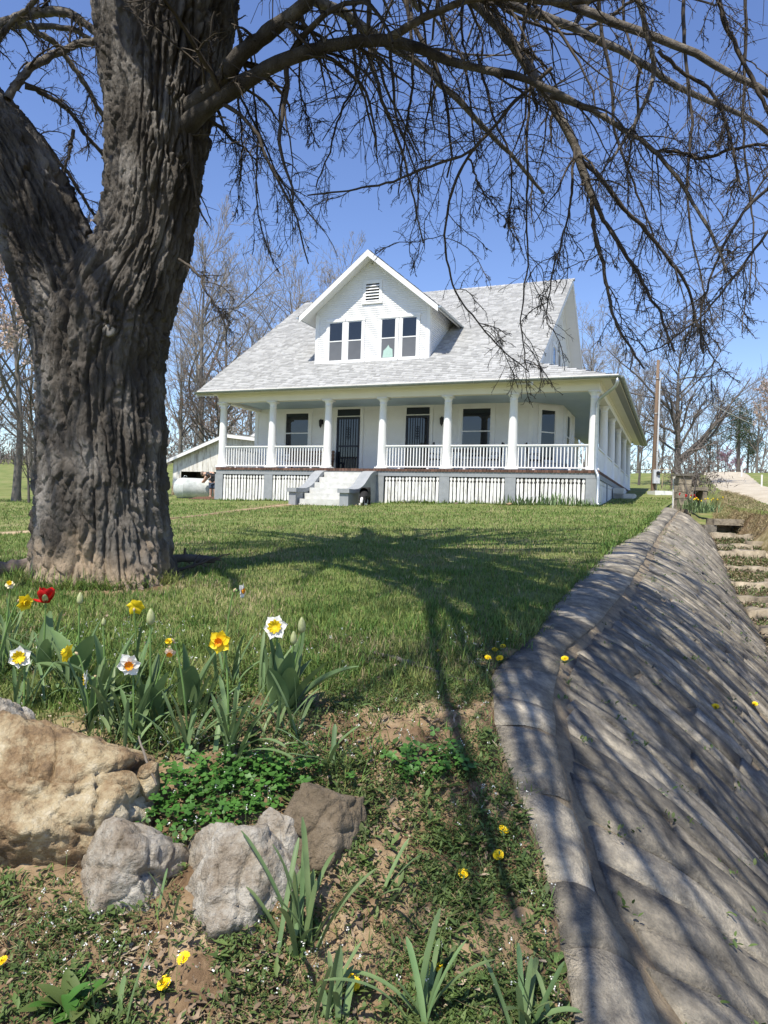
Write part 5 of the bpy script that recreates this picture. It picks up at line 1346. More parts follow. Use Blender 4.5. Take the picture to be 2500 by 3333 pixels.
# bent at the waist, torso leaning left and away over the tank, legs straight below
pts = [(.02, 0, .70), (0, .03, .82), (-.06, .06, .93), (-.16, .10, .97), (-.25, .12, .965), (-.31, .13, .955), (-.40, .14, .94), (-.47, .15, .93),
       (.09, 0, .66), (.10, -.02, .38), (.11, .03, .08), (.13, -.10, .04), (-.05, 0, .66), (-.05, -.02, .38), (-.07, .03, .08), (-.10, -.1, .04),
       (-.2, .26, .93), (-.33, .32, .74), (-.44, .3, .60), (-.2, -.06, .92), (-.30, -.05, .72), (-.42, .02, .60)]
ed = [(0, 1), (1, 2), (2, 3), (3, 4), (4, 5), (5, 6), (6, 7), (0, 8), (8, 9), (9, 10), (10, 11), (0, 12), (12, 13), (13, 14), (14, 15), (3, 16), (16, 17), (17, 18), (3, 19), (19, 20), (20, 21)]
rd = [.13, .13, .14, .13, .065, .055, .095, .085, .09, .06, .04, .045, .09, .06, .04, .045, .065, .045, .035, .065, .045, .035]
skinbody('body', pts, ed, rd, M['skin'], per)
skinbody('shirt', [(.03, 0, .60), (.01, .02, .76), (-.01, .04, .86), (-.08, .07, .945), (-.19, .11, .965), (-.2, .26, .93), (-.28, .31, .82), (-.2, -.06, .92), (-.26, -.05, .81)],
         [(0, 1), (1, 2), (2, 3), (3, 4), (3, 5), (5, 6), (3, 7), (7, 8)], [.15, .155, .16, .155, .10, .085, .062, .085, .062], M['darkcloth'], per)
skinbody('shorts', [(.02, 0, .72), (.09, 0, .58), (.10, -.015, .36), (-.05, 0, .58), (-.052, -.015, .36)], [(0, 1), (1, 2), (0, 3), (3, 4)], [.14, .11, .095, .11, .095], M['denim'], per)
skinbody('hair', [(-.36, .135, .965), (-.43, .14, .965), (-.50, .15, .945)], [(0, 1), (1, 2)], [.085, .112, .085], M['hair'], per)
dq = hw(-6.58, -2.05); dz = float(gz(dq[0], dq[1])); 
dog = thing('dog', 'black dog with white face sniffing the grass beside the right cheek wall', 'dog', (dq[0], dq[1], dz), -.15)
pts = [(0, .38, .42), (0, .15, .44), (0, -.05, .40), (0, -.20, .27), (0, -.30, .15), (0, -.36, .05), (.09, -.06, .22), (.09, -.08, .12), (.09, -.10, .02), (-.09, -.06, .22), (-.09, -.06, .12), (-.09, -.1, .02),
       (.09, .40, .28), (.10, .48, .18), (.10, .43, .02), (-.09, .40, .28), (-.10, .48, .18), (-.10, .43, .02), (0, .52, .38), (0, .62, .22)]
ed = [(0, 1), (1, 2), (2, 3), (3, 4), (4, 5), (2, 6), (6, 7), (7, 8), (2, 9), (9, 10), (10, 11), (0, 12), (12, 13), (13, 14), (0, 15), (15, 16), (16, 17), (0, 18), (18, 19)]
rd = [.13, .15, .15, .09, .075, .035, .06, .035, .035, .06, .035, .035, .08, .04, .035, .08, .04, .035, .03, .03]
skinbody('body', pts, ed, rd, M['dogblack'], dog, 1)
skinbody('face_blaze', [(0, -.27, .245), (0, -.345, .15), (0, -.40, .055)], [(0, 1), (1, 2)], [.045, .052, .036], M['dogwhite'], dog, 1)
for s_ in (-1, 1):
    MB().prism([(s_ * .05, -.24, .25), (s_ * .10, -.26, .24), (s_ * .115, -.28, .15), (s_ * .075, -.29, .17)], (0, .02, 0)).obj('ear', M['dogblack'], dog)
    MB().lathe([(.001, 0), (.012, .004), (.001, .01)], 6, (s_ * .035, -.378, .16)).obj('eye', M['iron'], dog)
    MB().lathe([(.03, 0), (.04, .03), (.035, .07)], 8, (s_ * .09, -.105, dz * 0)).obj('paw', M['dogwhite'], dog)

# ------------------------------------------------------------------ pole, pillar, planter, posts, fence
pb = P(1410, 1067, 31); pb[2] = float(gz(pb[0], 31)); ptop = P(1422, 778, 31.2)
pole = thing('utility_pole', 'leaning brown wooden utility pole with white conduit and grey meter box', 'utility pole', pb)
tq = ptop - pb
MB().tube([(0, 0, -.4), (0, 0, 0), tuple(tq * .5), tuple(tq)], [.10, .098, .08, .062], 14).obj('pole', M['pole'], pole, True)
MB().tube([tuple(tq * a + np.array([.125 - .03 * a, -.04, 0])) for a in (0, .3, .6, .84)] + [tuple(tq * .86 + np.array([.17, -.08, .05])), tuple(tq * .86 + np.array([.22, -.12, 0]))], .035, 8).obj('conduit', M['pvc'], pole, True)
mz = P(1413, 1030, 30.8) - pb
mb_ = MB().box((mz[0] - .02, -.22, mz[2] - .28), (mz[0] + .25, -.06, mz[2] + .32)); mo = mb_.obj('meter_box', M['meter'], pole)
MB().lathe([(.085, 0), (.085, .03), (.06, .08), (.001, .09)], 14).obj('meter_dial', M['glass'], mo)
mo.children[0].location = (mz[0] + .16, -.22, mz[2] + .17); mo.children[0].rotation_euler = (math.pi / 2, 0, 0)
for a in (.6, .86): MB().tube([tuple(tq * a + np.array([.095 * math.cos(q), .095 * math.sin(q), 0])) for q in np.linspace(0, 6.28, 12)], .012, 5).obj('pole_strap', M['galv'], pole)
wv = MB(); w0_ = tq * .93 + np.array([.12, 0, 0])
wp = [tuple(w0_ + np.array([t_ * 22, t_ * 26, -1.8 * t_ * (1 - t_) * 2 + .8 * t_])) for t_ in np.linspace(0, 1, 20)]
wv.tube(wp, .014, 5); wv.tube([tuple(np.array(q) + np.array([0, 0, .45])) for q in wp], .012, 5); wv.obj('wire', M['pvc'], pole)
y = 20.0; gp = P(1473, 1092, y); gpz = float(gz(gp[0], y))
gpl = thing('stone_pillar', 'squat rough stone gate pillar with flat cap at the far end of the wall', 'gate pillar', (gp[0], y, gpz))
ph = P(1473, 1024, y)[2] - gpz
zz = -.3; k = 0
while zz < ph - .08:
    h = min(rng.uniform(.14, .24), ph - .07 - zz); sp_ = rng.uniform(-.04, .04)
    rough_block(MB(), (-.165 + rng.uniform(-.02, .01), -.165 + rng.uniform(-.02, .01), zz), (sp_ - .006, .165, zz + h - .012), 3, .014).obj('stone', M['stepstone'], gpl)
    rough_block(MB(), (sp_ + .006, -.165 + rng.uniform(-.02, .01), zz), (.165 + rng.uniform(-.01, .02), .165, zz + h - .012), 3, .014).obj('stone', M['stepstone'], gpl); zz += h
MB().box((-.14, -.14, -.3), (.14, .15, ph - .07)).obj('mortar_core', M['sandmortar'], gpl)
rough_block(MB(), (-.24, -.22, ph - .06), (.24, .22, ph), 4, .012).obj('cap_slab', M['wallstone'], gpl)
wp_ = G(1455, 1095); wpz = float(gz(wp_[0], wp_[1]))
wo = thing('marker_post', 'slim white post beside the stone pillar', 'post', (P(1455, 1092, 20.3)[0], 20.3, float(gz(P(1455, 1092, 20.3)[0], 20.3))))
MB().box((-.035, -.025, -.2), (.035, .025, .95)).box((.036, -.02, .55), (.075, .02, 1.0)).obj('post', M['white_old'], wo)
n = 13; c0 = np.array([P(1484, 1090, 20.2)[0], 20.2, 0]); c0[2] = float(gz(c0[0], 20.2)) - .15
sc_ = curve_batch(c0 + rng.normal(size=(n, 3)) * np.array([.10, .12, 0]), np.array([[0, 0, 1.]]) + rng.normal(size=(n, 3)) * .16, rng.uniform(.9, 2.1, n), 10, 0, .35)
a1, b1 = children(sc_, np.linspace(.018, .006, 10)[None].repeat(n, 0), 6, 5, .3, 1, .7, .3, .28, .6, .0, .5, .4, .4, .004)
bu = thing('dead_shrub', 'leafless twiggy shrub standing right against the stone pillar', 'shrub', c0)
V, F = tubes(sc_, np.linspace(.018, .006, 10)[None].repeat(n, 0), 5); npobj('stems', V - c0, [F], M['bgbark'], bu)
V, F = tubes(a1, b1, 3); npobj('twigs', V - c0, [F], M['bgdtwig'], bu)['kind'] = 'stuff'
# dark cedar like bush behind
c0 = P(1500, 1050, 30); c0[2] = float(gz(c0[0], 30)); n = 1500
ce = thing('cedar_bush', 'dark scrubby bush behind the stone pillar under the spreading tree', 'bush', c0)
c = rng.normal(size=(n, 3)) * np.array([.55, .6, .7]) + np.array([0, 0, .9]); c = c[c[:, 2] > 0]; n = len(c); d1 = unit(rng.normal(size=(n, 3)) + np.array([0, 0, .8])) * .14; d2 = unit(np.cross(d1, rng.normal(size=(n, 3)))) * .018
npobj('foliage', np.stack([c - d1, c - d2, c + d1, c + d2], 1).reshape(-1, 3), [np.arange(4 * n).reshape(-1, 4)], M['bgdtwig'], ce)
MB().tube([(0, 0, -.2), (.05, 0, .8), (0, .05, 1.6)], [.06, .04, .015], 7).obj('trunk', M['bgdark'], ce)
# white raised bed with sprouts and canes by the pole
rb = P(1437, 1073, 30); rb[2] = float(gz(rb[0], 30)); pl_ = thing('raised_bed', 'white edged raised bed with green sprouts beside the pole', 'planter', rb)
for a, b_ in [((-.55, -.3), (.55, -.26)), ((-.55, .56), (.55, .6)), ((-.55, -.259), (-.51, .559)), ((.51, -.259), (.55, .559))]: MB().box((a[0], a[1], -.2), (b_[0], b_[1], .16)).obj('edge_board', M['white'], pl_)
MB().box((-.51, -.26, -.2), (.51, .56, .12)).obj('soil', M['mulch'], pl_)
q = MB()
for x in (-.2, .35): q.tube([(x, -.1, .1), (x + .1, .1, .9)], .012, 5)
q.tube([(.55, .1, .1), (-.1 + .35, .1, .95)], .012, 5); q.obj('cane', M['papery'], pl_)
# far fence behind the pole
fn = thing('wire_fence', 'low pipe fence running behind the pole under the bare trees', 'fence', P(1390, 1040, 38))
fo = np.array(fn.location); z0 = float(gz(fo[0], 38)) - fo[2]
MB().tube([(-4, 0, z0 + 1.0), (1.6, 0, z0 + 1.1)], .025, 6).obj('rail', M['papery'], fn)
for x in (-3.8, -1.2, 1.5): MB().tube([(x, 0, z0 - .2), (x, 0, z0 + 1.1)], .04, 6).obj('post', M['pole'], fn)
for px, py, d, h, lb in [(1645, 1050, 40, .75, 'thin pale stake in the grass right of the road'), (1602, 1022, 52, .9, 'small white post beside the road crest')]:
    X = P(px, py, d)[0]; o = thing('marker_stake', lb, 'stake', (X, d, float(gz(X, d)))); MB().box((-.04, -.02, -.2), (.04, .02, h)).obj('stake', M['white_old'], o)

# ------------------------------------------------------------------ boulders
def ico(n=5):
    import bmesh
    bm = bmesh.new(); bmesh.ops.create_icosphere(bm, subdivisions=n, radius=1); bm.verts.ensure_lookup_table()
    V = np.array([v.co[:] for v in bm.verts]); F = np.array([[v.index for v in f.verts] for f in bm.faces]); bm.free(); return V, F
ICO = ico(6)
def boulder(label, c, ext, planes, m, seed, rough=1.0, strata=0, rz=0, tilt=0, group='boulders edging the flower bed', name='boulder', nf=22):
    D_, F = ICO; r = np.full(len(D_), 1.25); acc = np.zeros(len(D_))
    for (nx, ny, nz, h) in planes:
        n = np.array([nx, ny, nz]); n = n / np.linalg.norm(n); dn = D_ @ n
        hh = np.where(dn > .05, h / np.maximum(dn, .05), 9.); acc += np.exp(-40 * np.minimum(hh, 3))
    rs = np.random.default_rng(seed * 13 + 5)
    for _ in range(nf):
        n = rs.normal(size=3); n /= np.linalg.norm(n); dn = D_ @ n
        acc += np.exp(-40 * np.minimum(np.where(dn > .05, rs.uniform(.70, .92) / np.maximum(dn, .05), 9.), 3)) * .9
    acc += np.exp(-40 * 1.2); r = -np.log(acc) / 40
    V = D_ * r[:, None]
    V = V * np.array(ext)
    q = V * 3.2 + seed * 7.1
    k = rough * min(ext)
    wf1, wf2, wid, woff = worley(q * .62 + .12 * np.stack([perlin(q * 2), perlin(q * 2 + 9), perlin(q * 2 + 19)], -1)); stp = np.einsum('ij,ij->i', woff, _grad[(wid * 5 + 3) % 256]) + .35 * _grad[wid % 256][:, 0]
    dsp = .03 * fbm(q * 1.0, 3) + .16 * stp - .05 * (1 - sstep(0, .06, wf2 - wf1)) + .06 * (sstep(0, .07, np.abs(perlin(q * .9 + 11))) - 1) + .035 * (sstep(0, .10, np.abs(perlin(q * 2.6))) - 1) + .035 * fbm(q * 4.5, 5)
    if strata: dsp = dsp + strata * np.abs(perlin(np.stack([V[:, 0] * 2, V[:, 1] * 2, V[:, 2] * 16 + 3 * V[:, 0]], -1)))
    pits = sstep(.45, .62, perlin(q * 6 + 3)); dsp = dsp - .05 * pits
    V = V + D_ * (dsp * k)[:, None]
    Rm = np.array((Matrix.Rotation(rz, 3, 'Z') @ Matrix.Rotation(tilt, 3, 'X')).to_3x3()); V = V @ Rm.T
    o = npobj(name, V, [F], m, smooth=True); o.location = [float(v) for v in c]
    return tag(o, label, 'rock', group)
pl1 = [(.10, -.42, .90, .56), (-.05, -1, -.42, .62), (.9, -.3, .3, .82), (-1, 0, .2, .95), (.5, -.8, .1, .78), (0, 1, .2, .8), (.75, .2, .6, .8), (0, 0, -1, .8), (-.4, -.5, .75, .78), (.3, .4, .85, .7)]
boulder('large tan and yellow boulder with dark cleft face at the left edge', P(112, 1755, 2.74), (.47, .36, .42), pl1, M['rockyellow'], 1, 1.0, .10, 0, .12, nf=7)
boulder('whitish crumbly rock behind the large tan boulder at the left edge', P(-6, 1592, 2.95), (.17, .18, .18), [(0, -.5, .8, .8), (.8, -.4, .2, .8), (-1, 0, 0, .9), (0, -1, -.2, .8), (0, 0, -1, .9)], M['rockgrey'], 2, 1.4)
boulder('small tan rock tucked against the right side of the large boulder', P(322, 1690, 2.78), (.055, .07, .085), [(.3, -.8, .5, .7), (.9, 0, .3, .7), (-.9, -.3, .3, .8), (0, 0, 1, .85)], M['rockyellow'], 3, 1.2)
boulder('pale grey triangular boulder with brown lower edge', P(286, 1925, 2.50), (.22, .20, .28), [(-.62, -.45, .62, .66), (.85, -.35, .25, .62), (.25, -.9, .2, .68), (.65, .1, .75, .78), (0, 0, -1, .85), (-.75, -.6, -.1, .78), (0, 1, 0, .8), (.55, -.75, -.35, .75)], M['rockgrey'], 4, 1.0, 0, 0, .15)
boulder('grey pitted blocky boulder beside the daffodil leaves', P(522, 1962, 2.50), (.26, .25, .34), [(-.1, -.62, .75, .74), (.75, -.55, .2, .82), (-.85, -.4, .25, .80), (.1, -1, -.35, .70), (0, 0, 1, .86), (0, 0, -1, .9), (.3, .8, .4, .8), (-.3, -.75, -.6, .75), (.55, -.3, .72, .82)], M['rockgrey'], 5, .8, 0, .1, .1)
boulder('small rugged grey rock wedged behind the blocky boulder', P(602, 1822, 2.62), (.10, .10, .13), [(-.3, -.6, .7, .7), (.9, -.3, .3, .7), (0, -1, 0, .7), (0, 0, -1, .8)], M['rockgrey'], 6, 1.3)
boulder('brown half buried boulder in the shade', P(690, 1812, 2.72), (.20, .23, .25), [(-.2, -.72, .62, .72), (.75, -.5, .35, .72), (-.9, -.2, .3, .8), (0, 0, 1, .85), (.2, .3, .8, .75), (0, 0, -1, .8)], M['rockbrown'], 7, 1.0, 0, .1, .1)
boulder('small round brown stone at the bottom left corner', P(28, 2192, 2.09), (.045, .05, .04), [(0, -.5, .8, .85)], M['rockbrown'], 8, .8)
boulder('small pale stone by the path end under the pickets', hw(-4.0, -.75, hg(-4, -.75) + .03), (.07, .06, .06), [(0, -.6, .7, .7)], M['rockbrown'], 9, 1, group='small stones in front of the pickets')
boulder('small brick coloured stone in front of the pier nearest the irises', hw(-2.35, -.6, hg(-2.35, -.6) + .04), (.09, .06, .07), [(0, -.6, .7, .7)], M['clod'], 10, 1, group='small stones in front of the pickets')

# ------------------------------------------------------------------ grass and weeds (uncountable)
def blades(base, dirh, L, W, lean, curl, segs, mcol=1, fold=0.0, shape='blade', taper=.9):
    """batch of leaf blades; base (B,3), dirh (B,2) unit, lean 0 upright .. 1 flat, curl extra bend"""
    B = len(base); S = segs + 1
    t = np.linspace(0, 1, S)[None]
    ang = (lean[:, None] * 1.45 + curl[:, None] * t * 1.5)
    st = L[:, None] / segs
    dx = np.concatenate([np.zeros((B, 1)), np.cumsum(np.sin((ang[:, :-1] + ang[:, 1:]) / 2) * st, 1)], 1)
    dz = np.concatenate([np.zeros((B, 1)), np.cumsum(np.cos((ang[:, :-1] + ang[:, 1:]) / 2) * st, 1)], 1)
    C = np.zeros((B, S, 3)); C[..., :2] = base[:, None, :2] + dx[..., None] * dirh[:, None]; C[..., 2] = base[:, None, 2] + dz
    if shape == 'blade': w = np.where(t < .08, .7, 1.0) * (1 - t ** 3 * taper)
    elif shape == 'strap': w = np.minimum(1, .75 + t * .6) * np.sqrt(np.clip(1 - np.clip((t - .86) / .145, 0, 1) ** 2, .02, 1))
    elif shape == 'leaf': w = np.clip(np.sin(np.pi * np.clip(t * .92 + .06, 0, 1)) ** .8, .08, 1)
    elif shape == 'tulip': w = np.clip(np.sin(np.pi * np.clip(t * .80 + .17, 0, 1)) ** .75, .06, 1)
    elif shape == 'spoon': w = np.clip(.22 + .9 * np.exp(-((t - .72) / .22) ** 2), .05, 1) * np.where(t > .99, .3, 1)
    side = np.stack([-dirh[:, 1], dirh[:, 0], np.zeros(B)], -1)
    hw_ = (W[:, None] / 2 * w)[..., None]
    nrm = np.stack([-np.cos(ang) * dirh[:, 0:1], -np.cos(ang) * dirh[:, 1:2], np.sin(ang)], -1)
    Lf = C - side[:, None] * hw_ + nrm * hw_ * fold; Rt = C + side[:, None] * hw_ + nrm * hw_ * fold
    if fold:
        V = np.stack([Lf, C, Rt], 2); nc = 3
    else: V = np.stack([Lf, Rt], 2); nc = 2
    gf = grid_faces(S, nc)
    return V.reshape(-1, 3), (gf[None] + (np.arange(B) * S * nc)[:, None, None]).reshape(-1, 4)
def rdir(n):
    q = rng.uniform(0, 2 * np.pi, n); return np.stack([np.cos(q), np.sin(q)], -1)
def on_rock(x, y):
    m = np.zeros(len(x), bool)
    for (cx_, cy__, rx_, ry_) in [(-1.25 * 1, 2.74, .42, .26), (-.88, 2.5, .16, .14), (-.50, 2.5, .18, .15), (-.23, 2.72, .14, .14)]:
        m |= ((x - cx_) / rx_) ** 2 + ((y - cy__) / ry_) ** 2 < 1
    return m
def in_house(x, y):
    dx, dy = x - HO[0], y - HO[1]; u = cy_ * dx + sy_ * dy; v = -sy_ * dx + cy_ * dy
    return ((u > -13.6) & (u < .3) & (v > -.2) & (v < 17)) | ((u > -9.1) & (u < -6.9) & (v > -2.5) & (v <= 0)) | ((u > .2) & (u < 1.0) & (v > 5) & (v < 6.7))
def scatter(n, y0, y1, p=1.0, xl=-.66, xr=.7, right=False):
    y = y0 * (y1 / y0) ** rng.random(n) if p == 1 else y0 + (y1 - y0) * rng.random(n)
    if right: x = K_(y) + .05 + rng.random(n) * (.62 * y - K_(y))
    else:
        lo = xl * y - .2; hi = np.where(y < 20, L_(y) - .02, np.minimum(.6 * y, L_(np.minimum(y, 45)) - .1)); x = lo + (hi - lo) * rng.random(n)
    return x, y
LOD = 1.0
# lawn
n = 225000; x, y = scatter(n, 3.1, 27)
keep = rng.random(n) < turf_mask(x, y) * (.55 + .45 * sstep(-.35, .15, fbm2(x, y, 1.6, 3, 40))) * (1 - .96 * path_mask(x, y))
keep &= ~in_house(x, y) & ~on_rock(x, y) & (np.hypot(x - tree_base[0], (y - TD)) > .62)
x, y = x[keep], y[keep]; n = len(x)
xr_, yr_ = scatter(22000, 15, 40, right=True); nr_ = len(xr_); road_l = np.interp(yr_, [q[1] for q in rl], [q[0] for q in rl]); road_r = np.interp(yr_, [q[1] for q in rr], [q[0] for q in rr])
kk = ((xr_ < road_l - .05) | (xr_ > road_r + .05)); x = np.concatenate([x, xr_[kk]]); y = np.concatenate([y, yr_[kk]]); n = len(x)
tuft = fbm2(x, y, 5, 2, 50)
h = (.035 + .02 * rng.random(n) + .03 * sstep(.1, .5, tuft)) * np.interp(y, [3, 6, 10, 27], [1.15, 1.0, .95, 1.1])
base = np.stack([x, y, gz(x, y) - .005], -1)
dry = rng.random(n) < np.clip(.06 + .45 * fbm2(x, y, .9, 3, 60) + .25 * path_mask(x, y - .5), .015, .6)
for sel, m, nm in [(~dry, M['grass'], 'lawn_grass'), (dry, M['drygrass'], 'dry_lawn_grass')]:
    k = sel.sum()
    V, F = blades(base[sel], rdir(k), h[sel] * rng.uniform(.7, 1.3, k), .0026 + .0007 * y[sel], rng.uniform(.02, .45, k), rng.uniform(0, .6, k), 2)
    o = npobj(nm, V, [F], m); tag(o, 'short spring lawn of fine green blades' if nm == 'lawn_grass' else 'straw coloured dead blades mixed through the lawn', 'grass', kind='stuff')
# rough longer tufts: trunk foot, lawn edge, along the wall and the house
tc = []
for _ in range(420):
    yy = rng.uniform(2.9, 5.2); xx = rng.uniform(-.62 * yy - .1, float(L_(yy)) - .03)
    if turf_mask(xx, yy) > .25 or rng.random() < .16: tc.append((xx, yy, rng.uniform(.07, .15), 24))
for _ in range(520):
    yy = rng.uniform(1.95, 4.4); xx = rng.uniform(-.62 * yy - .1, float(L_(yy)) - .03)
    if fbm2([xx], [yy], 2.0, 2, 91)[0] > -.2: tc.append((xx, yy, rng.uniform(.025, .08), 16))
for q in np.linspace(3.3, 6.1, 40): tc.append((tree_base[0] + .72 * math.cos(q), TD + .72 * math.sin(q), rng.uniform(.1, .2), 34))
for q in np.linspace(4.6, 18, 110): tc.append((float(L_(q)) - rng.uniform(0, .1), q, rng.uniform(.05, .13), 26))
for q in np.linspace(-6.4, .2, 70):
    p = hw(q, -.35 + rng.uniform(-.1, .05)); tc.append((p[0], p[1], rng.uniform(.08, .2), 22))
for q in np.linspace(-13.4, -9.2, 30):
    p = hw(q, -.4); tc.append((p[0], p[1], rng.uniform(.06, .14), 20))
bx, by, bh = [], [], []
for (a, b_, hh, k) in tc:
    bx.append(a + rng.normal(0, .05, k)); by.append(b_ + rng.normal(0, .045, k)); bh.append(hh * rng.uniform(.5, 1.2, k))
bx, by, bh = map(np.concatenate, (bx, by, bh)); ok = ~on_rock(bx, by); bx, by, bh = bx[ok], by[ok], bh[ok]; k = len(bx)
V, F = blades(np.stack([bx, by, gz(bx, by) - .01], -1), rdir(k), bh, np.full(k, .0022) + .0009 * by, rng.uniform(.05, .5, k), rng.uniform(.1, .9, k), 4)
o = npobj('rough_grass', V, [F], M['grass']); tag(o, 'longer rough grass tufts at the lawn edge, tree foot and porch', 'grass', kind='stuff')

# low weeds over the bank
def weed_field(n, y0, y1, pden, size, m, nm, lab, leaves=(4, 8), shape='leaf', lean=(.35, 1.0)):
    x, y = scatter(n, y0, y1, 1); d = pden(x, y); ok = (rng.random(n) < d) & ~on_rock(x, y); x, y = x[ok], y[ok]
    per = rng.integers(leaves[0], leaves[1], len(x)); idx = np.repeat(np.arange(len(x)), per); k = len(idx)
    sz = size * np.exp(rng.normal(0, .35, len(x)))[idx] * rng.uniform(.6, 1.2, k)
    b = np.stack([x[idx] + rng.normal(0, .012, k), y[idx] + rng.normal(0, .012, k), np.zeros(k)], -1); b[:, 2] = gz(b[:, 0], b[:, 1]) + rng.uniform(.0, .035, k)
    V, F = blades(b, rdir(k), sz, sz * rng.uniform(.28, .5, k), rng.uniform(*lean, k), rng.uniform(-.1, .4, k), 2, fold=.25, shape='spoon' if shape == 'x' else shape)
    o = npobj(nm, V, [F], m); return tag(o, lab, 'weeds', kind='stuff')
def den_a(x, y): return np.clip(.40 + .9 * fbm2(x, y, 2.2, 3, 70) + .35 * sstep(-.2, .6, x) * (1 - sstep(3.3, 4.2, y)), .02, 1) * (1 - .75 * turf_mask(x, y)) * np.where((y < 2.75) & (x < -.1), .6, 1)
weed_field(40000, 1.95, 4.8, den_a, .0165, M['weed'], 'ground_cover', 'small leafy weeds scattered over the bare bank')
weed_field(1500, 1.95, 4.4, lambda x, y: den_a(x, y) * .6, .038, M['weed'], 'rosette_weeds', 'larger toothed rosette weeds on the bank', (5, 10), 'leaf', (.6, 1.05))
# tiny white flowers on thin stalks
n = 2600; x, y = scatter(n, 2.1, 4.8); ok = (rng.random(n) < np.clip(.2 + fbm2(x, y, 1.8, 2, 77), 0, 1)) & ~on_rock(x, y); x, y = x[ok], y[ok]; n = len(x)
h = rng.uniform(.03, .11, n); z = gz(x, y); b = np.stack([x, y, z], -1); tip = b + np.stack([rng.normal(0, .015, n), rng.normal(0, .015, n), h], -1)
V1, F1 = tubes(np.stack([b, (b + tip) / 2, tip], 1), np.full((n, 3), .0008), 3); o = npobj('cress_stalks', V1, [F1], M['stem']); tag(o, 'thin stalks of the tiny white bank flowers', 'weeds', kind='stuff')
c = np.repeat(tip, 5, 0) + rng.normal(0, .004, (5 * n, 3)); d1 = unit(rng.normal(size=(5 * n, 3))) * .0032; d2 = unit(np.cross(d1, rng.normal(size=(5 * n, 3)))) * .0026
o = npobj('tiny_white_flowers', np.stack([c - d1, c - d2, c + d1, c + d2], 1).reshape(-1, 3), [np.arange(20 * n).reshape(-1, 4)], M['whitep']); tag(o, 'tiny white flowers sprinkled over the bank', 'flowers', kind='stuff')
# clods, dead leaves, dry straw
n = 9000; x, y = scatter(n, 1.95, 4.4); ok = (turf_mask(x, y) < .5) & ~on_rock(x, y) & (rng.random(n) < .35 + .8 * fbm2(x, y, 3, 2, 81)); x, y = x[ok], y[ok]; n = len(x)
oct_ = np.array([[1, 0, 0], [-1, 0, 0], [0, 1, 0], [0, -1, 0], [0, 0, 1], [0, 0, -1.]]); of = np.array([[0, 2, 4], [2, 1, 4], [1, 3, 4], [3, 0, 4], [2, 0, 5], [1, 2, 5], [3, 1, 5], [0, 3, 5]])
s_ = .004 * np.exp(rng.normal(0, .6, n)) + .002
V = (oct_[None] * (1 + .35 * rng.normal(size=(n, 6, 1)))) * s_[:, None, None]
a = rng.uniform(0, 6.28, n); V = np.stack([V[..., 0] * np.cos(a)[:, None] - V[..., 1] * np.sin(a)[:, None], V[..., 0] * np.sin(a)[:, None] + V[..., 1] * np.cos(a)[:, None], V[..., 2] * .8], -1) + np.stack([x, y, gz(x, y) + .004], -1)[:, None]
o = npobj('soil_clods', V.reshape(-1, 3), [(of[None] + (np.arange(n) * 6)[:, None, None]).reshape(-1, 3)], M['clod']); tag(o, 'crumbly reddish soil clods on the bank', 'soil', kind='stuff')
n = 9500; x, y = scatter(n, 1.95, 5.0); ok = (rng.random(n) < np.clip(.3 + fbm2(x, y, 2.6, 3, 85), 0, 1) * (1 - .8 * turf_mask(x, y))) & ~on_rock(x, y); x, y = x[ok], y[ok]; n = len(x)
V, F = blades(np.stack([x, y, gz(x, y) + rng.uniform(.004, .03, n)], -1), rdir(n), rng.uniform(.012, .045, n), rng.uniform(.008, .022, n), rng.uniform(.8, 1.15, n), rng.uniform(-.5, .5, n), 3, fold=.3, shape='leaf')
o = npobj('dead_leaves', V, [F], M['deadleaf']); tag(o, 'curled brown and tan dead leaves littering the bank', 'leaf litter', kind='stuff')
n = 11000; x, y = scatter(n, 1.95, 5.2); ok = (rng.random(n) < np.clip(.35 + fbm2(x, y, 2.2, 3, 88), 0, 1)) & ~on_rock(x, y); x, y = x[ok], y[ok]; n = len(x)
V, F = blades(np.stack([x, y, gz(x, y) + rng.uniform(.002, .02, n)], -1), rdir(n), rng.uniform(.04, .13, n), rng.uniform(.0015, .0035, n), rng.uniform(.7, 1.05, n), rng.uniform(-.2, .4, n), 3)
o = npobj('dry_straw', V, [F], M['drygrass']); tag(o, 'straw coloured dead grass strewn over the bank', 'straw', kind='stuff')
# dead brown grass on the ditch side bank
n = 26000; y = rng.uniform(17.5, 34, n); x = C_(y) + rng.random(n) * (K_(y) - C_(y) + 1.0); z = np.where(x > K_(y), gz(x, y), np.interp((x - C_(y)) / (K_(y) - C_(y)), [0, 1], [0, 1]) * (gz(K_(y), y) - .03 - (gz(C_(y), y) - .6)) + gz(C_(y), y) - .6)
V, F = blades(np.stack([x, y, z], -1), rdir(n), rng.uniform(.05, .15, n), np.full(n, .013), rng.uniform(.4, .95, n), rng.uniform(.0, .6, n), 2)
o = npobj('ditch_grass', V, [F], M['drygrass']); tag(o, 'dead tan grass lining the upper ditch bank', 'grass', kind='stuff')
n = 9000; y = rng.uniform(9.2, 19.5, n); x = T_(y) + rng.random(n) * (C_(y) - T_(y)); V, F = blades(np.stack([x, y, Tz(y) + .02], -1), rdir(n), rng.uniform(.03, .14, n), np.full(n, .014), rng.uniform(.2, 1, n), rng.uniform(0, .6, n), 2, fold=.2, shape='leaf')
o = npobj('ditch_weeds', V, [F], M['weed']); tag(o, 'low green weeds between the ditch steps', 'weeds', kind='stuff')
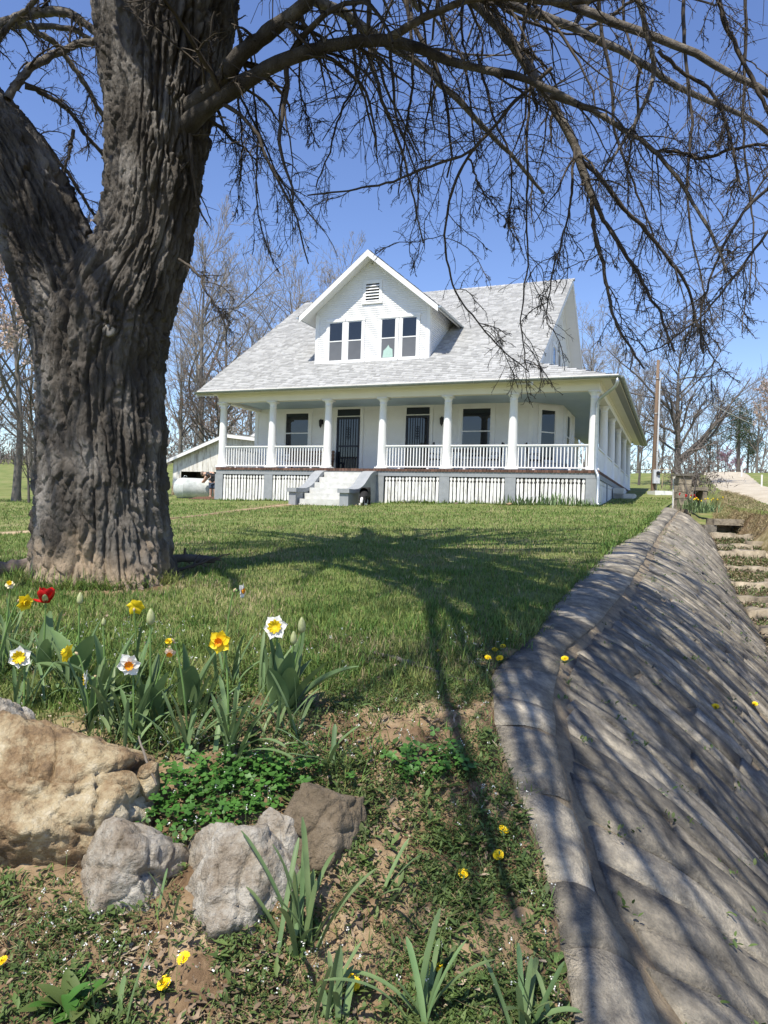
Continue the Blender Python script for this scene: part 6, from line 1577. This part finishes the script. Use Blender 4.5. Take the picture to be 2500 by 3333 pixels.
n = 9000; y = rng.uniform(6, 19.5, n); x = T_(y) - .1 + rng.random(n) * (C_(y) - T_(y) + .2); V, F = blades(np.stack([x, y, Tz(y) + rng.uniform(.01, .06, n)], -1), rdir(n), rng.uniform(.03, .08, n), rng.uniform(.02, .04, n), rng.uniform(.7, 1.1, n), rng.uniform(-.4, .4, n), 3, fold=.3, shape='leaf')
o = npobj('ditch_leaves', V, [F], M['deadleaf']); tag(o, 'brown fallen leaves drifted in the ditch', 'leaf litter', kind='stuff')
# clover patch
cl = [G(px, py) for px, py in [(330, 1770), (380, 1740), (430, 1700), (480, 1690), (520, 1720), (560, 1700), (600, 1690), (640, 1690), (450, 1760), (500, 1780), (550, 1760), (400, 1800), (930, 1680), (880, 1665), (960, 1650)]]
c = np.concatenate([p + rng.normal(size=(34, 3)) * np.array([.075, .055, 0]) for p in cl]); n = len(c); c[:, 2] = gz(c[:, 0], c[:, 1]) + rng.uniform(.02, .10, n)
a0 = rng.uniform(0, 6.28, n); tl = unit(np.stack([rng.normal(0, .35, n), rng.normal(-.15, .35, n), np.ones(n)], -1)); e1 = unit(np.cross(tl, np.array([0, 1., 0]))); e2 = np.cross(tl, e1)
pr = []
for k in range(3):
    q = a0 + k * 2.094; d1 = e1 * np.cos(q)[:, None] + e2 * np.sin(q)[:, None]; d2 = np.cross(tl, d1); s_ = rng.uniform(.010, .0185, n)[:, None]
    V = np.stack([c, c + d1 * .55 * s_ * 1.7 + d2 * .72 * s_, c + d1 * s_ * 1.75 + d2 * .5 * s_, c + d1 * s_ * 1.62 - tl * .12 * s_, c + d1 * s_ * 1.75 - d2 * .5 * s_, c + d1 * .55 * s_ * 1.7 - d2 * .72 * s_], 1)
    f = np.array([[0, 1, 2, 3], [0, 3, 4, 5]]); pr.append((V.reshape(-1, 3), (f[None] + (np.arange(n) * 6)[:, None, None]).reshape(-1, 4)))
V, F = join(pr); o = npobj('clover_patch', V, [F], M['clover']); tag(o, 'lush green clover patch between the boulders and daffodil leaves', 'clover', kind='stuff')

# ------------------------------------------------------------------ flowers
def petal_mesh(name, L, W, m, cup=.25, ruf=.0, tip=.0, n=(9, 7), tulip=False):
    i, j = n; V = []
    for a in range(i):
        t = a / (i - 1)
        w = W / 2 * max(.05, math.sin(math.pi * min(1, (t * .80 + .12))) ** (.8 if not tulip else .6)) * (math.sqrt(max(.004, 1 - max(0, (t - .72) / .285) ** 2.2)))
        for b in range(j):
            s = -1 + 2 * b / (j - 1)
            x = L * t * (1 - .10 * s * s * t); yv = w * s
            z = cup * (s * s) * w * .8 + ruf * math.sin(s * 3 + t * 5) * .4 * L * .1 + tip * t * t * L - .04 * L * math.sin(math.pi * t) * (1 - s * s)
            if tulip: ang = 1.05 * t; x = L * (math.sin(ang * 1.0) * .18 + .30 * math.sin(math.pi * t * .62)); z = L * t * .98; x += -cup * s * s * w * 1.2
            V.append((x, yv, z))
    return npmesh(name, np.array(V), [grid_faces(i, j)], m, True)
PT = {}
def petals(kind):
    if kind not in PT:
        col = {'yellow': 'yellow', 'white': 'whitep', 'pale': 'palep', 'peach': 'peach'}[kind]
        PT[kind] = [petal_mesh('petal', 1.0, .80, M[col], .28, .6, .02), petal_mesh('petal', .97, .74, M[col], .34, -.7, .08), petal_mesh('petal', 1.02, .82, M[col], .2, .4, -.06)]
    return PT[kind]
def corona_mesh(depth, r1, m):
    V = []; n = 40
    prof = [(.001, .02), (.16, .02), (.22, .06), (.24, .10), (.25, depth * .5), (.27, depth * .8), (r1, depth), (r1 * .97, depth * .99), (.24, depth * .7), (.21, depth * .4), (.14, .08), (.001, .07)]
    for a, (r, z) in enumerate(prof):
        for k in range(n):
            q = 2 * math.pi * k / n; fr = (1 + .04 * math.sin(6 * q) + .11 * math.sin(10 * q)) if a in (5, 6, 7) else (1 + .05 * math.sin(10 * q) if a in (4, 8) else 1)
            V.append((r * fr * math.cos(q), r * fr * math.sin(q), z + (.06 * math.sin(10 * q + 1) if a in (6, 7) else 0)))
    return npmesh('corona', np.array(V), [grid_faces(len(prof), n, True)], m, True)
CO = {('yellow', 1): corona_mesh(.55, .34, M['yellow']), ('orange', 1): corona_mesh(.42, .32, M['orange']), ('yellow', 2): corona_mesh(.26, .50, M['yellow']), ('orange', 2): corona_mesh(.30, .36, M['orange'])}
def Z(zx, zy, d): return P(zx * .44, zy * .44 + 1227.7, d)      # region view of the flower bed -> world
def strap_leaf(parent, base, org, L, W, ang, lean, curl, m='dleaf', shape='strap', fold=.35, segs=12, name='leaf'):
    V, F = blades(np.array([base]), np.array([[math.cos(ang), math.sin(ang)]]), np.array([L]), np.array([W]), np.array([lean]), np.array([curl]), segs, fold=fold, shape=shape)
    return npobj(name, V - np.array(org), [F], M[m], parent, True)
def to_quat(d, roll=0):
    return Vector(d).normalized().to_track_quat('Z', 'Y') @ Quaternion((0, 0, 1), roll)
def bezier(a, b, c, d, n=12):
    t = np.linspace(0, 1, n)[:, None]; return (1 - t) ** 3 * a + 3 * (1 - t) ** 2 * t * b + 3 * (1 - t) * t ** 2 * c + t ** 3 * d
def daffodil(label, head, base, diam, facing, kind, cor, ck, roll=0.0, nleaf=5, lh=.36, depth=None, name='daffodil', withered=1.0):
    g = G(base[0] * .44, base[1] * .44 + 1227.7); d = g[1] if depth is None else depth
    b = P(base[0] * .44, base[1] * .44 + 1227.7, d); b[2] = float(gz(b[0], b[1]))
    h = Z(head[0], head[1], d - .01)
    f = np.array(facing, float); f /= np.linalg.norm(f)
    t = thing(name, label, 'daffodil', b, 0, 'daffodils and narcissi in the flower bed')
    r = diam * .44 / 1533 * d / 2
    neck = h - f * r * .55
    pts = bezier(b - np.array([0, 0, .02]), b + (h - b) * np.array([.1, .1, .55]), neck - f * .035 + np.array([0, 0, .045]) * (1 if abs(f[2]) < .8 else 0), neck, 16)
    V, F = tubes(pts[None], np.concatenate([np.linspace(.0052, .0042, 12), [.0042, .0045, .0065, .0075]])[None], 8); npobj('stem', V - b, [F], M['stem'], t, True)
    sh = MB().tube([tuple(pts[-4] - b), tuple(pts[-3] - b + np.array([0, 0, .004])), tuple(pts[-2] - b + np.array([0, 0, .008]))], [.004, .007, .003], 7); sh.obj('sheath', M['papery'], t, True)
    q = to_quat(f, roll)
    fh = inst('corona', CO[(cor, ck)], t, h - b, q, (r, r, r * (1 if withered == 1 else .8)))
    for k in range(6):
        pm = petals(kind)[k % 3]
        qq = Quaternion((0, 0, 1), k * math.pi / 3 + rng.normal(0, .05)) @ Quaternion((0, 1, 0), rng.normal(-.02, .09) + (.5 if withered != 1 else 0)) @ Quaternion((1, 0, 0), rng.normal(0, .12))
        inst('petal', pm, fh, (0, 0, .02 if k % 2 else .0), qq, tuple([withered * rng.uniform(.94, 1.04)] * 3))
    for k in range(nleaf):
        a = rng.uniform(0, 6.28)
        strap_leaf(t, b + np.array([rng.normal(0, .018), rng.normal(0, .018), -.01]), b, lh * rng.uniform(.7, 1.1), rng.uniform(.015, .022), a, rng.uniform(.03, .22), rng.uniform(.05, .45) if rng.random() < .8 else rng.uniform(.8, 1.3))
    return t
SUNH = np.array([-.489, -.88, .2])
daffodil('yellow daffodil with orange trumpet facing the viewer, tallest and largest of the front flowers', (1080, 360), (1122, 962), 124, (-.15, -.97, .12), 'yellow', 'orange', 1, .35, 9, .36)
daffodil('white narcissus with broad frilled yellow cup beside the right hand tulip clump', (1350, 288), (1352, 715), 130, (-.05, -.92, .28), 'white', 'yellow', 2, .2, 2, .3)
daffodil('white narcissus with orange cup just above the dark leaves in the centre of the bed', (636, 474), (655, 845), 124, (.12, -.96, -.05), 'white', 'orange', 2, .1, 8, .34)
daffodil('yellow daffodil seen from behind, below the red tulip group', (335, 418), (440, 775), 104, (-.75, .10, .12), 'yellow', 'yellow', 1, .3, 7, .36)
daffodil('white narcissus with full yellow double cup, lowest at the left edge', (97, 436), (118, 712), 122, (.1, -.95, .15), 'white', 'yellow', 2, .5, 4, .28)
daffodil('white narcissus turned sideways beside a thick green stalk', (425, 545), (462, 778), 100, (-.93, -.25, -.05), 'white', 'yellow', 2, .1, 5, .33)
daffodil('yellow daffodil with its back turned, directly in front of the tree foot', (667, 190), (680, 425), 96, (-.05, .85, .35), 'yellow', 'yellow', 1, .15, 5, .32, depth=3.75)
daffodil('white narcissus with orange cup nodding on the tall bent stalk alone at the right', (1186, 112), (1096, 440), 84, (.90, -.15, .0), 'white', 'orange', 2, .2, 3, .3, depth=3.75)
daffodil('yellow daffodil leaning in from the left edge next to the red tulip', (120, 168), (-15, 350), 96, (.75, -.45, -.05), 'yellow', 'yellow', 1, .25, 5, .34, depth=3.7)
daffodil('pale cream bloom half closed at the far left edge', (48, 78), (20, 345), 70, (.2, -.7, .6), 'pale', 'yellow', 1, .2, 6, .34, depth=3.8, withered=.75)
daffodil('small shrivelled yellow daffodil above the withered cream one', (828, 358), (925, 945), 66, (-.25, -.85, .2), 'yellow', 'yellow', 1, .1, 6, .36, withered=.62)
daffodil('withered cream narcissus with drooping petals in the middle of the bed', (833, 418), (722, 800), 84, (.1, -.8, -.5), 'peach', 'orange', 2, .2, 4, .34, withered=.8)
# tulips
TUPR = petal_mesh('petal', 1.0, .8, M['red'], .25, 0, 0, (9, 7), True)
BUDM = {}
def bud_mesh(key, m):
    if key not in BUDM:
        V = []; n = 24; prof = [(.02, 0), (.16, .06), (.245, .22), (.255, .42), (.21, .66), (.12, .86), (.035, .98), (.006, 1.0)]
        for r, z in prof:
            for k in range(n):
                q = 2 * math.pi * k / n; V.append((r * (1 + .07 * math.cos(3 * q)) * math.cos(q + z * .5), r * (1 + .07 * math.cos(3 * q)) * math.sin(q + z * .5), z))
        BUDM[key] = npmesh('bud', np.array(V), [grid_faces(len(prof), n, True)], m, True)
    return BUDM[key]
def tulip(label, head, base, hgt, leaves, red=False, depth=None, lean=(0, 0)):
    g = G(base[0] * .44, base[1] * .44 + 1227.7); d = g[1] if depth is None else depth
    b = P(base[0] * .44, base[1] * .44 + 1227.7, d); b[2] = float(gz(b[0], b[1])); 
    t = thing('tulip', label, 'tulip', b, 0, 'tulips in the flower bed')
    if head is not None:
        h = Z(head[0], head[1], d); s = hgt * .44 / 1533 * d; bt = h - np.array([0, 0, s * .5])
        pts = bezier(b - np.array([0, 0, .02]), b + (bt - b) * np.array([.1, .1, .5]), bt - np.array([lean[0], lean[1], .06]), bt, 10)
        V, F = tubes(pts[None], np.linspace(.0055, .0048, 10)[None], 8); npobj('stem', V - b, [F], M['stem'], t, True)
        if red:
            for k in range(6):
                inst('petal', TUPR, t, bt - b, Quaternion((0, 0, 1), k * 1.047 + .3) @ Quaternion((0, 1, 0), (-.04 if k % 2 else .08) + rng.normal(0, .05)), (s * 1.05, s, s * (1 if k % 2 else .95)))
            inst('petal', TUPR, t, bt - b, Quaternion((0, 0, 1), 2.9) @ Quaternion((0, 1, 0), .95), (s * .9, s * .6, s * .9))
            o = npobj('petal', np.array([(0, 0, 0)]), [], M['bud'], t) if False else None
            pm = petal_mesh('petal', 1.0, .36, M['bud'], .25, 0, 0, (9, 5), True); o = inst('petal', pm, t, bt - b, Quaternion((0, 0, 1), -1.25) @ Quaternion((0, 1, 0), .16), (s * 1.12, s, s * .72)); o['label'] = 'pale green streaked outer petal'
        else:
            inst('bud', bud_mesh('g', M['bud']), t, bt - b, Quaternion((1, 0, 0), rng.normal(0, .06)), (s * .95, s * .95, s))
    for (ang, L, W, ln, cu) in leaves:
        strap_leaf(t, b + np.array([.012 * math.cos(ang), .012 * math.sin(ang), -.005]), b, L * 1.15, W * 1.2, ang, ln, cu, 'tleaf', 'tulip', .45, 14)
    return t
R_A = math.radians
tulip('red tulip with a pale green streaked outer petal', (226, 130), (215, 410), 78, [(R_A(100), .30, .07, .10, .15), (R_A(200), .24, .075, .28, .4), (R_A(-60), .22, .06, .2, .3), (R_A(20), .2, .05, .15, .2)], True, 3.85)
tulip('closed green tulip bud between broad leaves in front of the tree foot', (391, 147), (385, 440), 62, [(R_A(150), .30, .085, .32, .35), (R_A(-40), .26, .10, .12, .35), (R_A(30), .30, .055, .14, .1), (R_A(-100), .20, .09, .35, .5), (R_A(190), .2, .08, .5, .5)], False, 3.75)
tulip('broad leaved tulip with a faint bud, right of the green bud', (508, 262), (520, 500), 40, [(R_A(170), .28, .075, .10, .05), (R_A(25), .30, .085, .22, .05), (R_A(-80), .22, .08, .28, .3), (R_A(-20), .18, .06, .35, .4), (R_A(210), .26, .08, .3, .5)], False, 3.55)
tulip('slim pale tulip bud right of the back turned yellow daffodil', (740, 237), (742, 560), 84, [(R_A(80), .28, .06, .06, .1), (R_A(200), .26, .07, .10, .15), (R_A(-20), .24, .09, .12, .2), (R_A(-90), .2, .11, .12, .25)], False, 3.3)
tulip('leafy tulip without a bloom behind the orange trumpeted daffodil', None, (930, 480), 0, [(R_A(165), .28, .065, .05, .02), (R_A(20), .28, .075, .22, .12), (R_A(-70), .22, .09, .12, .25), (R_A(240), .2, .10, .10, .2)], False, 3.45)
tulip('tallest cream green tulip bud at the right end of the bed', (1481, 277), (1412, 715), 80, [(R_A(10), .36, .075, .38, .55), (R_A(-25), .30, .075, .30, .25), (R_A(60), .36, .06, .12, .1), (R_A(-80), .26, .085, .16, .35)], False)
tulip('shorter tulip bud just below the tallest cream green one', (1441, 340), (1375, 720), 68, [(R_A(170), .34, .075, .08, .05), (R_A(-60), .30, .09, .12, .2), (R_A(-110), .24, .09, .12, .3), (R_A(120), .30, .06, .06, .05), (R_A(30), .26, .07, .2, .3)], False)
# leaf clumps without blooms
def clump(label, px, py, n, L, W, grp='daffodil leaf clumps', leanr=(.04, .3), m='dleaf', dead=0):
    b = G(px, py); t = thing('daffodil_leaves', label, 'plant', b, 0, grp)
    for k in range(n):
        a = rng.uniform(0, 6.28); strap_leaf(t, b + np.array([rng.normal(0, .03), rng.normal(0, .03), -.015]), b, L * rng.uniform(.55, 1.1), W * rng.uniform(1.0, 1.6), a, rng.uniform(*leanr), rng.uniform(.0, .5) if rng.random() < .8 else rng.uniform(.7, 1.2), m)
clump('dense upright clump of daffodil leaves right of the blocky grey boulder', 648, 2060, 20, .40, .0135)
clump('bluish daffodil leaf clump cut by the bottom edge, left of the pair of dandelions', 700, 2225, 9, .26, .015)
clump('bluish daffodil leaf clump at the bottom edge around the lone dandelion', 915, 2235, 11, .34, .014)
clump('bluish daffodil leaf clump at the bottom edge nearest the wall', 1140, 2240, 11, .26, .014)
clump('three thin leaves rising below the brown boulder', 815, 1960, 5, .24, .012, leanr=(.1, .4))
clump('arching dark leaf clump in the shade right of the clover patch', 715, 1660, 10, .34, .013, leanr=(.2, .6))
clump('drooping daffodil leaf clump right of the central white narcissus', 400, 1640, 9, .36, .014)
clump('spreading daffodil leaf clump around the foot of the orange trumpeted daffodil', 492, 1655, 12, .38, .015, leanr=(.05, .35))
clump('thin leaf clump behind the red tulip at the left edge', 15, 1400, 12, .34, .012)
clump('loose strap leaves between the sideways narcissus and the boulder', 195, 1575, 9, .34, .013)
clump('leaf clump under the red tulip', 105, 1425, 8, .30, .013)
clump('daffodil leaf clump between the white narcissi and the slim bud', 255, 1585, 10, .34, .013)
clump('daffodil leaf clump behind the largest yellow daffodil', 500, 1480, 8, .32, .014)
clump('bent lone leaf pair in front of the triangular boulder', 345, 1985, 3, .2, .008, leanr=(.1, .3))
clump('thin drooping leaves at the bottom edge beside the dock plant', 235, 2215, 3, .22, .010, leanr=(.02, .1))
for (px, py, n, lb) in [(330, 1560, 10, 'leaf clump behind the withered cream narcissus'), (440, 1560, 9, 'leaf clump left of the orange trumpeted daffodil stem'), (150, 1500, 9, 'leaf clump right of the double white narcissus'), (60, 1530, 8, 'thin leaf clump at the left edge above the rocks'),
                        (565, 1490, 8, 'leaf clump left of the right hand tulips'), (290, 1480, 9, 'leaf clump in the middle back of the bed'), (640, 1590, 7, 'sparse leaf clump below the right hand tulips'), (300, 1640, 8, 'leaf clump behind the clover, beside the large boulder'), (590, 1600, 8, 'leaf clump at the clover patch upper edge'), (40, 1440, 9, 'leaf clump under the left edge daffodil')]:
    clump(lb, px, py, n, .33, .0125)
# broad leaved dock
b = G(150, 2185); t = thing('dock_plant', 'broad leaved dock plant with wavy leaves at the bottom left', 'plant', b)
for k in range(17):
    a = rng.uniform(0, 6.28); strap_leaf(t, b + np.array([rng.normal(0, .03), rng.normal(0, .025), .0]), b, rng.uniform(.08, .15), rng.uniform(.035, .055), a, rng.uniform(.3, .85), rng.uniform(.1, .5), 'clover' if k % 3 else 'weed', 'leaf', .3, 10)
# dandelions
dm_v, dm_f = [], []
for ring, (nn, el, L) in enumerate([(34, .12, 1.0), (30, .38, .92), (24, .7, .8), (16, 1.05, .62), (8, 1.35, .5)]):
    for k in range(nn):
        q = 2 * math.pi * (k + .5 * ring) / nn + rng.normal(0, .05); d_ = np.array([math.cos(q) * math.cos(el), math.sin(q) * math.cos(el), math.sin(el) * .55]); s_ = np.array([-math.sin(q), math.cos(q), 0]) * .075
        i = len(dm_v); b0 = d_ * .12; e = d_ * L; dm_v += [b0 - s_ * .5, b0 + s_ * .5, e + s_, e - s_]; dm_f.append([i, i + 1, i + 2, i + 3])
DHEAD = npmesh('flower_head', np.array(dm_v), [np.array(dm_f)], M['dand'])
DCAL = MB().lathe([(.1, -.5), (.42, -.35), (.5, 0), (.3, .05)], 10).mesh('calyx', M['stem'], True)
def dandelion(label, px, py, dia, tall=.03, on=None, leaves=True):
    b = G(px, py + 4) if on is None else on; d = b[1]; r = dia / 1533 * d / 2
    h = P(px, py, d) if on is None else b + np.array([0, 0, tall]); h[2] = max(h[2], b[2] + tall)
    t = thing('dandelion', label, 'dandelion', b, 0, 'dandelions')
    n = np.array([rng.normal(-.15, .15), rng.normal(-.5, .15), .8])
    MB().tube([(0, 0, -.01), tuple((h - b) * .5 + np.array([.002, 0, 0])), tuple(h - b)], .0022, 6).obj('stem', M['stem'], t)
    fh = inst('flower_head', DHEAD, t, h - b, to_quat(n), (r, r, r)); inst('calyx', DCAL, fh, (0, 0, 0))
    if leaves:
        for k in range(7): strap_leaf(t, b + np.array([0, 0, .0]), b, rng.uniform(.04, .075), rng.uniform(.010, .017), rng.uniform(0, 6.28), rng.uniform(.6, .95), rng.uniform(-.1, .3), 'weed', 'leaf', .3, 7)
for lb, px, py, dia in [('dandelion below the gap between the two grey boulders', 396, 2086, 30), ('dandelion at the bottom, left of and below its neighbour under the grey boulders', 354, 2140, 33),
                        ('upper of the touching pair of dandelions at the bottom edge', 752, 2122, 27), ('lower of the touching pair of dandelions at the bottom edge', 764, 2142, 30), ('lone dandelion among bluish leaves at the bottom edge', 948, 2106, 22),
                        ('dandelion farthest from the wall of the three on the bare bank', 1000, 1900, 24), ('middle dandelion of the three on the bare bank', 1076, 1860, 24), ('highest dandelion of the three on the bare bank', 1087, 1805, 24),
                        ('dandelion cut by the left edge near the bottom', 4, 2092, 24), ('leftmost dandelion of the four where lawn and cap stones meet', 1054, 1427, 15), ('uppermost left dandelion of the four beside the cap stones', 1069, 1409, 14),
                        ('lowest right dandelion of the four beside the cap stones', 1079, 1428, 17), ('topmost dandelion of the four beside the cap stones', 1086, 1402, 13), ('tiny dandelion alone in the sunny lawn', 945, 1412, 9)]:
    dandelion(lb, px, py, dia)
p = ridge(4.35) + np.array([.03, 0, .01]); dandelion('dandelion growing from the cap stone joint of the wall', 1263, 1440, 16, .03, on=p)
p = face(5.6, .55) + np.array([0, 0, .02]); dandelion('dandelion in a joint on the sloping wall face', 0, 0, 16, .02, on=p)
p = face(6.6, .75) + np.array([0, 0, .02]); dandelion('small dandelion lower on the sloping wall face', 0, 0, 12, .02, on=p)
# weeds rooted in the wall joints
bx = []
for _ in range(230):
    s_ = rng.uniform(1.5, 15); tt_ = rng.uniform(0, 1); p = face(s_, tt_); bx.append(np.repeat(p[None], 9, 0) + rng.normal(size=(9, 3)) * np.array([.03, .03, .0]))
bx = np.concatenate(bx); bx[:, 2] += rng.uniform(.0, .015, len(bx)); k = len(bx); sz = rng.uniform(.01, .035, k)
V, F = blades(bx, rdir(k), sz, sz * .5, rng.uniform(.2, 1, k), rng.uniform(-.1, .4, k), 3, fold=.25, shape='leaf'); o = npobj('wall_weeds', V, [F], M['weed']); tag(o, 'sparse small weeds rooted in the wall joints', 'weeds', kind='stuff')
t_ = [capf(s_, .5) for s_ in (7.9, 8.0)]
# iris leaves by the porch, small daffodil clumps beyond the wall
k = 0
for (u, n, L, lb) in [(-2.0, 60, .34, 'left half of the grey green iris bed under the last picket panel'), (-1.1, 90, .42, 'tall middle part of the iris bed under the last picket panel'), (-.35, 50, .3, 'right part of the iris bed near the downspout')]:
    b = hw(u, -.45); b[2] = float(gz(b[0], b[1])); t = thing('iris_clump', lb, 'plant', b, 0, 'iris plants at the porch foot')
    c = np.stack([rng.normal(0, .28, n), rng.normal(0, .1, n), np.zeros(n)], -1); V, F = blades(c, rdir(n), L * rng.uniform(.6, 1.15, n), np.full(n, .032), rng.uniform(.02, .35, n), rng.uniform(.0, .5, n), 5, fold=.2); npobj('leaves', V, [F], M['dleaf'], t)['kind'] = 'stuff'
for px, py, d, n, lb, fl in [(1488, 1086, 19.6, 50, 'clump of coral red tulips by the stone pillar', 'red'), (1512, 1094, 19.4, 80, 'clump of grey green daffodil leaves with yellow blooms in the ditch bank', 'yellow'), (1530, 1092, 19.8, 60, 'right hand daffodil clump on the ditch bank', 'yellow')]:
    X = P(px, py, d); b = np.array([X[0], d, X[2] - .08]); t = thing('flower_clump', lb, 'plant', b, 0, 'flower clumps in the ditch bank')
    c = np.stack([rng.normal(0, .14, n), rng.normal(0, .12, n), np.full(n, -.1)], -1); V, F = blades(c, rdir(n), rng.uniform(.25, .42, n), np.full(n, .024), rng.uniform(.05, .4, n), rng.uniform(0, .6, n), 4, fold=.2); npobj('leaves', V, [F], M['dleaf'], t)['kind'] = 'stuff'
    q = MB()
    for k in range(9 if fl == 'red' else 7):
        q.lathe([(.003, -.01), (.017, .0), (.021, .017), (.012, .03), (.002, .034)], 7, (rng.normal(0, .14), rng.normal(0, .1), rng.uniform(.22, .32)))
    q.obj('blooms', M['red' if fl == 'red' else 'yellow'], t)['kind'] = 'stuff'
# fallen wood
def wood(name, label, cat, pts, rad, m, grp=None, side=None):
    pts = [np.array(p) for p in pts]; b = pts[0].copy(); C, R = resample(pts, 24, rad); C = C + np.cumsum(rng.normal(size=C.shape) * .004 * min(1, rad[0] / .02), 0); R = R * (1 + .1 * rng.normal(size=24))
    V, F = tubes(C[None], R[None], 10); o = npobj(name, V - b, [F], m, smooth=True); o.location = b; tag(o, label, cat, grp)
    if side:
        a, r = children(C[None], R[None], side, 6, .2, 1, .8, .3, .35, .5, .1, .4, .4, .4, .002); V, F = tubes(a, r, 5); npobj('side_twigs', V - b, [F], m, o)
g = lambda x, y, dz=0: np.array([x, y, float(gz(x, y)) + dz])
a = P(0, 1218, 6.9); wood('log', 'weathered split log lying left of the tree foot', 'log', [g(a[0] - .6, 6.7, .06), g(a[0], 6.9, .07), g(a[0] + .45, 7.1, .1)], [.06, .07, .08], M['log'])
a = P(370, 1180, 7.6); wood('fallen_branch', 'dark fallen branch lying behind the right side of the tree foot', 'branch', [g(a[0] - .1, 7.6, .10), g(a[0] + .2, 7.7, .12), g(a[0] + .42, 7.75, .10)], [.055, .045, .035], M['bgdark'], None, 5)
a = P(375, 1210, 7.3); wood('fallen_branch', 'thin forked twig on the grass below the dark fallen branch', 'branch', [g(a[0], 7.3, .03), g(a[0] + .2, 7.4, .06), g(a[0] + .5, 7.6, .16)], [.02, .015, .006], M['twig'], None, 6)
a, b = G(798, 1412), G(950, 1462); wood('fallen_stick', 'pale lichen covered stick lying at the edge of the lawn', 'stick', [a + [0, 0, .015], (a + b) / 2 + [0, 0, .02], b + [0, 0, .012]], [.009, .014, .012], M['limbbark'])
a, b = G(945, 1460), G(1018, 1480); wood('fallen_stick', 'dark stick lying end to end with the pale lichen covered one', 'stick', [a + [0, 0, .014], b + [0, 0, .012]], [.012, .008], M['bgdark'])
a, b = G(318, 1650), G(345, 1700); wood('fallen_twig', 'thin brown twig leaning beside the large boulder', 'stick', [P(300, 1590, 2.9), P(318, 1640, 2.8), P(342, 1695, 2.72)], [.004, .005, .004], M['twigpale'])
a, b = G(870, 1425), G(1010, 1422); wood('fallen_twig', 'slender twig in the sunny lawn near the dandelions', 'stick', [G(985, 1432) + [0, 0, .02], G(1010, 1437) + [0, 0, .03], G(1060, 1438) + [0, 0, .02]], [.004, .004, .003], M['twigpale'])
# mound of mulch between the tank and the porch
b = P(452, 1082, 27.0); b[2] = float(gz(b[0], 27.0)); V = []
for i in range(14):
    for j in range(28):
        r = i / 13 * .55; q = 2 * math.pi * j / 28; V.append((r * math.cos(q) * 1.5, r * math.sin(q), .11 * (1 - (i / 13) ** 2) - .02 + .03 * perlin(np.array([r * 6, q * 2, 1.1]))))
o = npobj('mulch_heap', np.array(V), [grid_faces(14, 28, True)], M['mulch']); o.location = b; tag(o, 'low reddish brown mulch heap below the propane tank', 'mulch')
